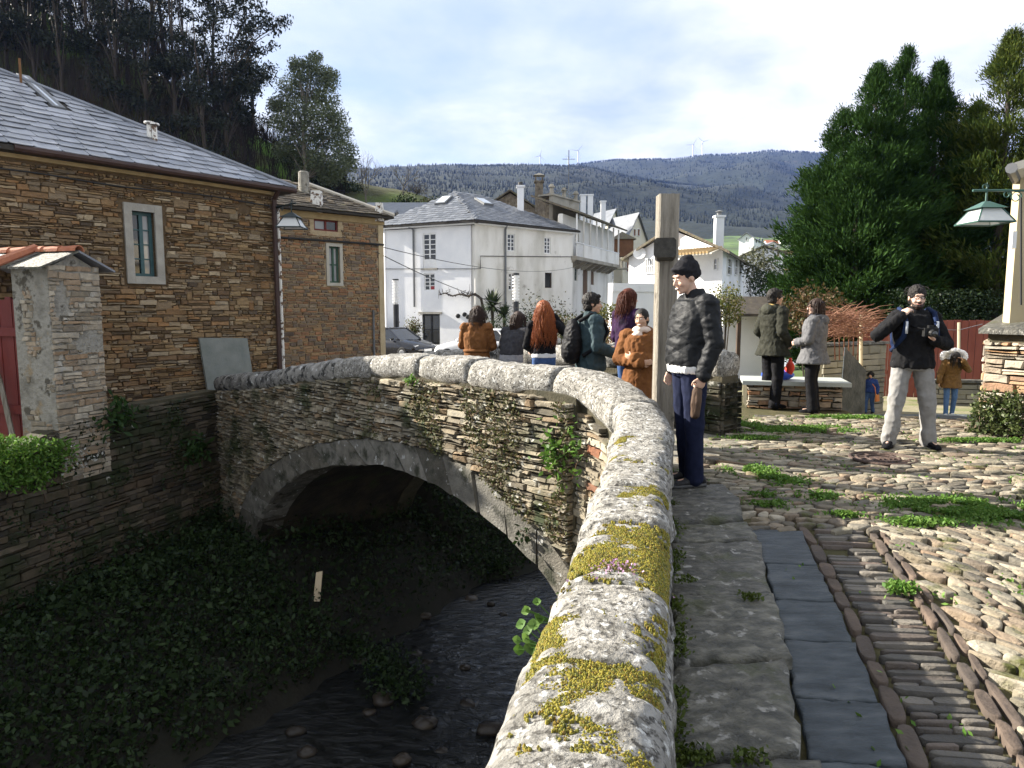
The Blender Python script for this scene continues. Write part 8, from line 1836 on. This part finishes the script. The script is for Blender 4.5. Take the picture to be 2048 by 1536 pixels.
M_camb = cloth('camera_black', [(.012, .012, .012), (.025, .025, .025)], 30, .45); mb = MB(); mb.box(c, (.135, .06, .088)); mb.box(c + V(0, 0, .055), (.05, .05, .035)); mb.box(c + V(-.055, -.025, 0), (.03, .03, .08)); o = P2.put(mb, 'camera_body', M_camb, raw=True, parent=cm); o.data.polygons.foreach_set('use_smooth', [False] * len(o.data.polygons))
mb = MB(); mb.tube([c - V(0, .03, .008), c - V(0, .05, .008), c - V(0, .052, .008), c - V(0, .105, .012), c - V(0, .106, .012)], [.038, .038, .034, .036, .030], 18); raw_part(P2, mb, 'lens', M_camb, cm); mb = MB(); mb.tube([c - V(0, .104, .012), c - V(0, .108, .012)], .027, 16); raw_part(P2, mb, 'lens_glass', M_pane, cm)
mb = MB(); nk = P2.J['neck']; mb.tube([c + V(-.07, .0, .03), V(-.09, -.13, 1.33), nk + V(-.10, -.03, .0), nk + V(0, .085, .02), nk + V(.11, -.02, .0), V(.13, -.16, 1.33), c + V(.07, 0, .03)], .011, 6); raw_part(P2, mb, 'neck_strap', M_black, cm)
M_bluep = cloth('navy_backpack', [(.010, .016, .045), (.015, .03, .08)]); bp2 = empty('backpack', P2.W((0, .2, 1.1)), 'navy backpack with pale straps worn by the bearded man', 'backpack'); mb = MB(); mb.ell((0, .21, 1.22), (.17, .10, .25), 16, 12); P2.put(mb, 'bag_body', M_bluep, .012, 3, .01, parent=bp2)
for sg in (-1, 1):
    mb = MB(); mb.tube([V(sg * .12, .17, 1.44), V(sg * .15, .05, 1.505), V(sg * .155, -.08, 1.46), V(sg * .15, -.158, 1.35), V(sg * .165, -.15, 1.22), V(sg * .19, -.02, 1.10), V(sg * .16, .16, 1.05)], .026, 8); raw_part(P2, mb, 'strap', M_bluep, bp2)
    mb = MB(); mb.box((sg * .152, -.178, 1.31), (.022, .016, .13)); raw_part(P2, mb, 'pale_webbing', cloth('pale_webbing', [(.5, .52, .55), (.6, .62, .65)]) if sg < 0 else bpy.data.materials['pale_webbing'], bp2)
# 3 and 4 couple at the bench ---------------------------------------------
p = PZ(1541, 814, -.0); Hc = PY(1541, 578, p.y).z
P3 = Person('dark haired man in an olive hooded jacket standing at the stone bench', p, D(112), Hc, dict(ela=(-.24, .06, 1.13), wra=(-.22, -.10, .95), haa=(-.19, -.17, .90), elb=(.24, .06, 1.13), wrb=(.22, -.10, .95), hab=(.19, -.17, .9)), hyaw=D(-16), hpitch=D(-2), skin=SK2)
P3.body(); P3.brows(M_hairb); P3.legs(M_black, .026, .02, .010); P3.shoes(M_black); P3.jacket(cloth('dark_olive_jacket', [(.018, .019, .014), (.036, .036, .027)]), -.02, .052, .02, .012, .03, long=.78, flare=.05); P3.hood(cloth('dark_olive_hood', [(.03, .032, .024), (.055, .055, .042)])); mb = MB(); n_ = P3.J['neck']; mb.ell(n_ + V(0, .075, .035), (.085, .06, .03), 14, 8); P3.put(mb, 'hood_lining', cloth('ochre_lining', [(.30, .21, .07), (.40, .29, .11)]), .010, 2, .006)
P3.hair_cap(M_hairb, .014, fold=.012, fringe=.02)
p = PZ(1622, 823, 0); Hc = PY(1632, 598, p.y).z
P4 = Person('long haired woman in grey hooded jacket and black trousers at the bench', p, D(-128), Hc, dict(ela=(-.24, -.02, 1.13), wra=(-.13, -.22, 1.08), elb=(.25, -.02, 1.13), wrb=(.14, -.22, 1.08), kna=(-.10, -.03, .5), knb=(.12, .0, .5), anb=(.16, .06, .085), tob=(.18, -.11, .03)), hyaw=D(24), skin=SK3, slim=1.08)
P4.body(); P4.legs(M_black, .024, .016, .008); P4.shoes(M_black); P4.jacket(cloth('grey_marl_jacket', [(.085, .085, .09), (.14, .14, .145)]), -.04, .055, .03, .012, .032, long=.76, flare=.05); P4.hood(cloth('grey_hood', [(.075, .075, .08), (.12, .12, .125)]), .11, .03); mb = MB(); n_ = P4.J['neck']; mb.tube([n_ + V(math.cos(q) * .085, math.sin(q) * .08 + .01, .02) for q in np.linspace(0, 6.283, 17)], .034, 8); P4.put(mb, 'dark_collar', cloth('dark_collar', [(.015, .02, .03), (.03, .035, .05)]), .011, 2, .006)
P4.hair_cap(M_hairbr, .014, .01, -.06, extra=[((0, .07, -.10), (.075, .045, .09))]); P4.strands(M_hairbr, 220, .30, rh, .006, 12, .0045, .02, -.3)
mb = MB()
for sg in (-1, 1): mb.tube([P4.hp(sg * .031 + math.cos(q) * .020, -.098 + abs(math.cos(q)) * .004, .004 + math.sin(q) * .014) for q in np.linspace(0, 6.283, 15)], .0022, 5); mb.tube([P4.hp(sg * .05, -.095, .008), P4.hp(sg * .078, 0, .01)], .0022, 5)
P4.put(mb, 'glasses', M_black, raw=True)
# 5 child -------------------------------------------------------------------
p = PZ(1738, 826, -1.0); Hc = PY(1738, 742, p.y).z + 1.0
P5 = Person('small child in a blue jacket and jeans walking with an orange bag', (p.x, p.y, -1.0), D(-48), Hc, dict(head=(0, -.03, 1.585), neck=(0, 0, 1.40), sha=(-.18, 0, 1.33), shb=(.18, 0, 1.33), ela=(-.27, -.04, 1.08), wra=(-.24, -.14, .92), elb=(.27, .06, 1.08), wrb=(.28, -.02, .84), kna=(-.1, -.12, .5), ana=(-.1, -.14, .085), toa=(-.11, -.30, .03), anb=(.1, .12, .085), tob=(.11, -.04, .03)), skin=SK2, slim=1.15, vox=.018)
P5.J['head'] = V(0, -.03, 1.59); P5.body(); P5.legs(M_jean, .022, .01, .008); P5.shoes(M_black); P5.jacket(cloth('royal_blue_jacket', [(.012, .03, .12), (.03, .06, .2)]), .02, .05, .02, .012, .03); P5.hair_cap(M_hairb, .022, fold=.012); P5.strands(M_hairb, 50, .2, rh, .01, 14, .008, .02)
hb_ = empty('orange_handbag', P5.W((.3, -.05, .55)), 'orange shoulder bag carried by the child', 'bag'); mb = MB(); mb.hexa([P_ + V(.30, -.05, .52) for P_ in (V(-.03, -.17, 0), V(.05, -.17, 0), V(.05, .17, 0), V(-.03, .17, 0), V(-.02, -.14, .26), V(.03, -.14, .26), V(.03, .14, .26), V(-.02, .14, .26))]); P5.put(mb, 'bag_body', cloth('orange_leather', [(.42, .13, .03), (.52, .19, .05)], 10, .6), .015, 2, .006, parent=hb_); mb = MB(); mb.tube([V(.30, -.18, .76), V(.24, -.16, 1.1), V(.0, -.12, 1.38), V(-.12, .06, 1.38), V(.2, .14, 1.0), V(.30, .09, .76)], .018, 6); raw_part(P5, mb, 'strap', bpy.data.materials['orange_leather'], hb_)
# 6 woman in the fur trimmed hood ---------------------------------------------
p = PZ(1897, 832, -.98); Hc = (PY(1900, 700, p.y).z + .98) * 1.03
P6 = Person('woman in brown parka with white fur hood bowing her head', (p.x, p.y, -.98), D(-14), Hc, dict(chest=(0, -.06, 1.27), neck=(0, -.14, 1.43), head=(0, -.25, 1.52), sha=(-.18, -.10, 1.38), shb=(.18, -.10, 1.38), ela=(-.28, -.08, 1.10), wra=(-.31, -.14, .88), elb=(.30, -.22, 1.22), wrb=(.12, -.38, 1.46), hab=(.04, -.37, 1.55), kna=(-.1, -.08, .5), ana=(-.11, -.12, .085), toa=(-.13, -.29, .03), anb=(.09, .06, .085), tob=(.1, -.1, .03)), hpitch=D(42), skin=SK2, vox=.013)
P6.body(); P6.legs(cloth('mid_blue_denim', [(.05, .10, .22), (.09, .17, .32)], 30), .012, 0, .005); P6.shoes(cloth('white_trainer', [(.7, .7, .7), (.8, .8, .8)])); P6.jacket(cloth('brown_olive_parka', [(.10, .055, .02), (.17, .10, .04)]), -.02, .055, .02, .012, .032, long=.74, flare=.03); P6.hair_cap(M_hairb, .018, extra=[((0, .02, -.12), (.09, .05, .12))]); P6.strands(M_hairb, 90, .3, rh, .012, 14, .008, .01, -1.0)
mb = MB(); n_ = P6.J['head']
mb.tube([n_ + V(math.cos(q) * .26, .16 + .02 * math.sin(q), .02 + math.sin(q) * .15) for q in np.linspace(-.5, math.pi + .5, 20)], .062, 10); mb.ell(n_ + V(0, .22, .02), (.24, .07, .13), 16, 10); P6.put(mb, 'fur_hood', mat('white_fur', [(.68, .68, .68), (.82, .82, .82)], 30, .95, .8, 90, sheen=.5), .013, 2, .02, (30, 30, 30), ridge=False)
# 7 to 9 women at the far parapet ------------------------------------------------
M_camel = cloth('camel_coat', [(.13, .055, .019), (.20, .088, .032)], 14)
def on_deck(u, y, vtop): x = PY(u, 616, y).x; z = deck_z(x, y); return (x, y, z), PY(u, vtop, y).z - z
loc, Hc = on_deck(953, 9.7, 612)
P7 = Person('curly haired woman in a belted camel coat seen from behind', loc, D(166), Hc, dict(ela=(-.24, -.06, 1.13), wra=(-.18, -.24, 1.10), elb=(.25, -.06, 1.14), wrb=(.16, -.26, 1.10), neck=(0, -.01, 1.46), head=(0, -.05, 1.61)), hyaw=D(22), skin=SK2)
P7.body(); P7.legs(M_black, .012); P7.shoes(M_black); P7.jacket(M_camel, -.02, .045, .02, .011, .028, long=.62, flare=.05); P7.hood(M_camel, .10, .05, (.12, .05, .085)); mb = MB(); c = P7.spine(.34); mb.tube([c + V(math.cos(q) * .192, math.sin(q) * .152, .0) for q in np.linspace(0, 6.283, 25)], .026, 8); P7.put(mb, 'belt', M_camel, .011, 2, .005)
P7.hair_cap(M_hairbr, .016, .012, -.05, fold=.02, extra=[((0, .10, -.06), (.06, .05, .10))]); P7.strands(M_hairbr, 260, .34, rh, .022, 42, .0045, .02, -.2, yb=.03); mb = MB(); n_ = P7.J['neck']; mb.tube([n_ + V(math.cos(q) * .075, math.sin(q) * .07, .03) for q in np.linspace(0, 6.283, 15)], .03, 8); P7.put(mb, 'scarf', cloth('cream_scarf', [(.55, .47, .37), (.65, .58, .48)]), .011, 2, .008)
loc, Hc = on_deck(1022, 9.5, 622)
P8 = Person('dark haired woman in two tone grey coat leaning on the far parapet', loc, D(150), Hc * 1.04, dict(waist=(0, -.02, 1.08), chest=(0, -.10, 1.26), neck=(0, -.18, 1.41), head=(0, -.24, 1.54), sha=(-.17, -.15, 1.35), shb=(.17, -.15, 1.35), ela=(-.28, -.22, 1.12), wra=(-.16, -.40, 1.05), elb=(.28, -.22, 1.12), wrb=(.16, -.40, 1.05)), hyaw=D(18), hpitch=D(8), skin=SK3)
P8.body(); P8.legs(M_black, .012); P8.shoes(M_black); P8.jacket(cloth('charcoal_wool', [(.03, .03, .034), (.055, .055, .06)]), .26, .045, .0, .010, .028); mb = MB(); P8.torso(mb, -.04, .30, .036, n=6, hem=.03); P8.put(mb, 'coat_skirt', cloth('pale_grey_wool', [(.22, .22, .23), (.30, .30, .31)]), None, 3, .008); P8.hair_cap(M_hairbr, .016, .012, -.06, extra=[((0, .09, -.10), (.075, .05, .11))]); P8.strands(M_hairbr, 260, .36, rh, .016, 26, .0045, .03, -.2)
loc, Hc = on_deck(1088, 8.9, 604)
P9 = Person('woman with long copper red hair shading her eyes with a raised hand', loc, D(186), Hc, dict(ela=(-.34, -.10, 1.30), wra=(-.17, -.20, 1.56), haa=(-.10, -.18, 1.64), elb=(.24, -.06, 1.12), wrb=(.16, -.26, 1.06)), hyaw=D(-14), skin=SK3)
P9.body((.3, .5)); P9.legs(M_jean, .010, 0, .005, top=.3); P9.shoes(M_black); P9.jacket(M_black, .26, .026, -.004, .008, .018); mb = MB(); P9.torso(mb, .16, .30, .022, n=4); P9.put(mb, 'striped_top', cloth('white_top', [(.6, .6, .6), (.7, .7, .7)])); P9.hair_cap(M_hairred, .026, .02, -.06, fold=.012, extra=[((0, .07, -.14), (.11, .065, .15)), ((0, .09, -.24), (.12, .06, .14)), ((.03, .09, -.32), (.10, .05, .12))]); P9.strands(M_hairred, 620, .56, rh, .024, 24, .0048, .075, -.1, yb=.03)
# 10 man with backpack ------------------------------------------------------------
loc, Hc = on_deck(1183, 7.75, 586)
P10 = Person('young man in a teal grey jacket with a black backpack', loc, D(104), Hc, dict(ela=(-.25, .02, 1.13), wra=(-.20, -.24, 1.04), elb=(.25, .02, 1.13), wrb=(.18, -.27, 1.06)), hyaw=D(-12), skin=SK2, vox=.010)
P10.body((.8, .8)); P10.brows(M_hairb); P10.legs(M_jean, .02); P10.shoes(M_black); M_teal = cloth('teal_grey_jacket', [(.022, .040, .048), (.04, .064, .072)], 12, .7); P10.jacket(M_teal, -.02, .05, .015, .012, .03, long=.84, flare=.0); P10.hair_cap(M_hairb, .013, fold=.010, fringe=.022)
bk = empty('rucksack', P10.W((0, .22, 1.15)), 'black rucksack on the back of the young man in teal', 'backpack'); mb = MB(); mb.ell((0, .23, 1.18), (.15, .10, .27), 16, 12); mb.ell((0, .29, 1.08), (.12, .07, .15), 14, 9); P10.put(mb, 'bag_body', cloth('black_ripstop', [(.006, .006, .007), (.016, .016, .018)], 16, .6), .011, 2, .010, (18, 18, 18), parent=bk)
for sg in (-1, 1): mb = MB(); mb.tube([V(sg * .10, .19, 1.42), V(sg * .13, .05, 1.50), V(sg * .14, -.09, 1.44), V(sg * .15, -.15, 1.30), V(sg * .18, -.04, 1.14), V(sg * .15, .16, 1.02)], .024, 8); raw_part(P10, mb, 'strap', M_black, bk)
# 11 and 12 --------------------------------------------------------------------------
loc, Hc = on_deck(1258, 8.8, 578)
P11 = Person('woman with a reddish ponytail in a purple and black jacket', loc, D(124), Hc, dict(elb=(.25, -.02, 1.13), wrb=(.18, -.24, 1.02), ela=(-.25, -.02, 1.13), wra=(-.2, -.24, 1.02)), hyaw=D(-14), skin=SK3)
P11.body(); P11.legs(M_jean, .012); P11.shoes(M_black); P11.jacket(cloth('purple_black_jacket', [(.010, .010, .014), (.045, .014, .06)], 5), -.02, .045, .01, .010, .028, long=.82, flare=0); P11.hair_cap(cloth('auburn_hair', [(.055, .018, .012), (.12, .04, .025)], 20, .5), .014, .01, -.05, extra=[((0, .12, -.02), (.05, .05, .07)), ((0, .14, -.12), (.055, .045, .10))]); P11.strands(bpy.data.materials['auburn_hair'], 260, .34, rh, .018, 36, .0038, .02, -.1, yb=.06)
loc, Hc = on_deck(1284, 7.15, 617)
P12 = Person('smiling woman in an orange brown parka with folded arms', loc, D(-22), Hc, dict(ela=(-.26, -.03, 1.14), wra=(.05, -.24, 1.11), haa=(.13, -.22, 1.12), elb=(.26, -.03, 1.14), wrb=(-.05, -.22, 1.17), hab=(-.13, -.19, 1.18)), hyaw=D(-8), hpitch=D(3), hroll=D(-5), skin=SK2, vox=.010)
P12.body((.4, .4), True, (V(0, 1, .2), V(0, 1, .2))); P12.brows(M_hairb); P12.legs(M_black, .012); P12.shoes(M_black); M_or = cloth('orange_brown_parka', [(.12, .047, .016), (.185, .078, .027)], 12); P12.jacket(M_or, -.02, .05, .02, .013, .034, long=.55, flare=.05); P12.hood(M_or, .06, -.02, (.14, .09, .08)); P12.hair_cap(M_hairb, .007, .01, -.02, fold=.003); mb = MB(); n_ = P12.J['neck']; mb.tube([n_ + V(math.cos(q) * .08, math.sin(q) * .075, .015 - .02 * math.sin(q)) for q in np.linspace(0, 6.283, 17)], .036, 8); mb.ell(n_ + V(-.03, -.09, -.05), (.07, .04, .06)); P12.put(mb, 'scarf', cloth('pale_pink_scarf', [(.58, .46, .38), (.7, .58, .5)]), .010, 2, .008)
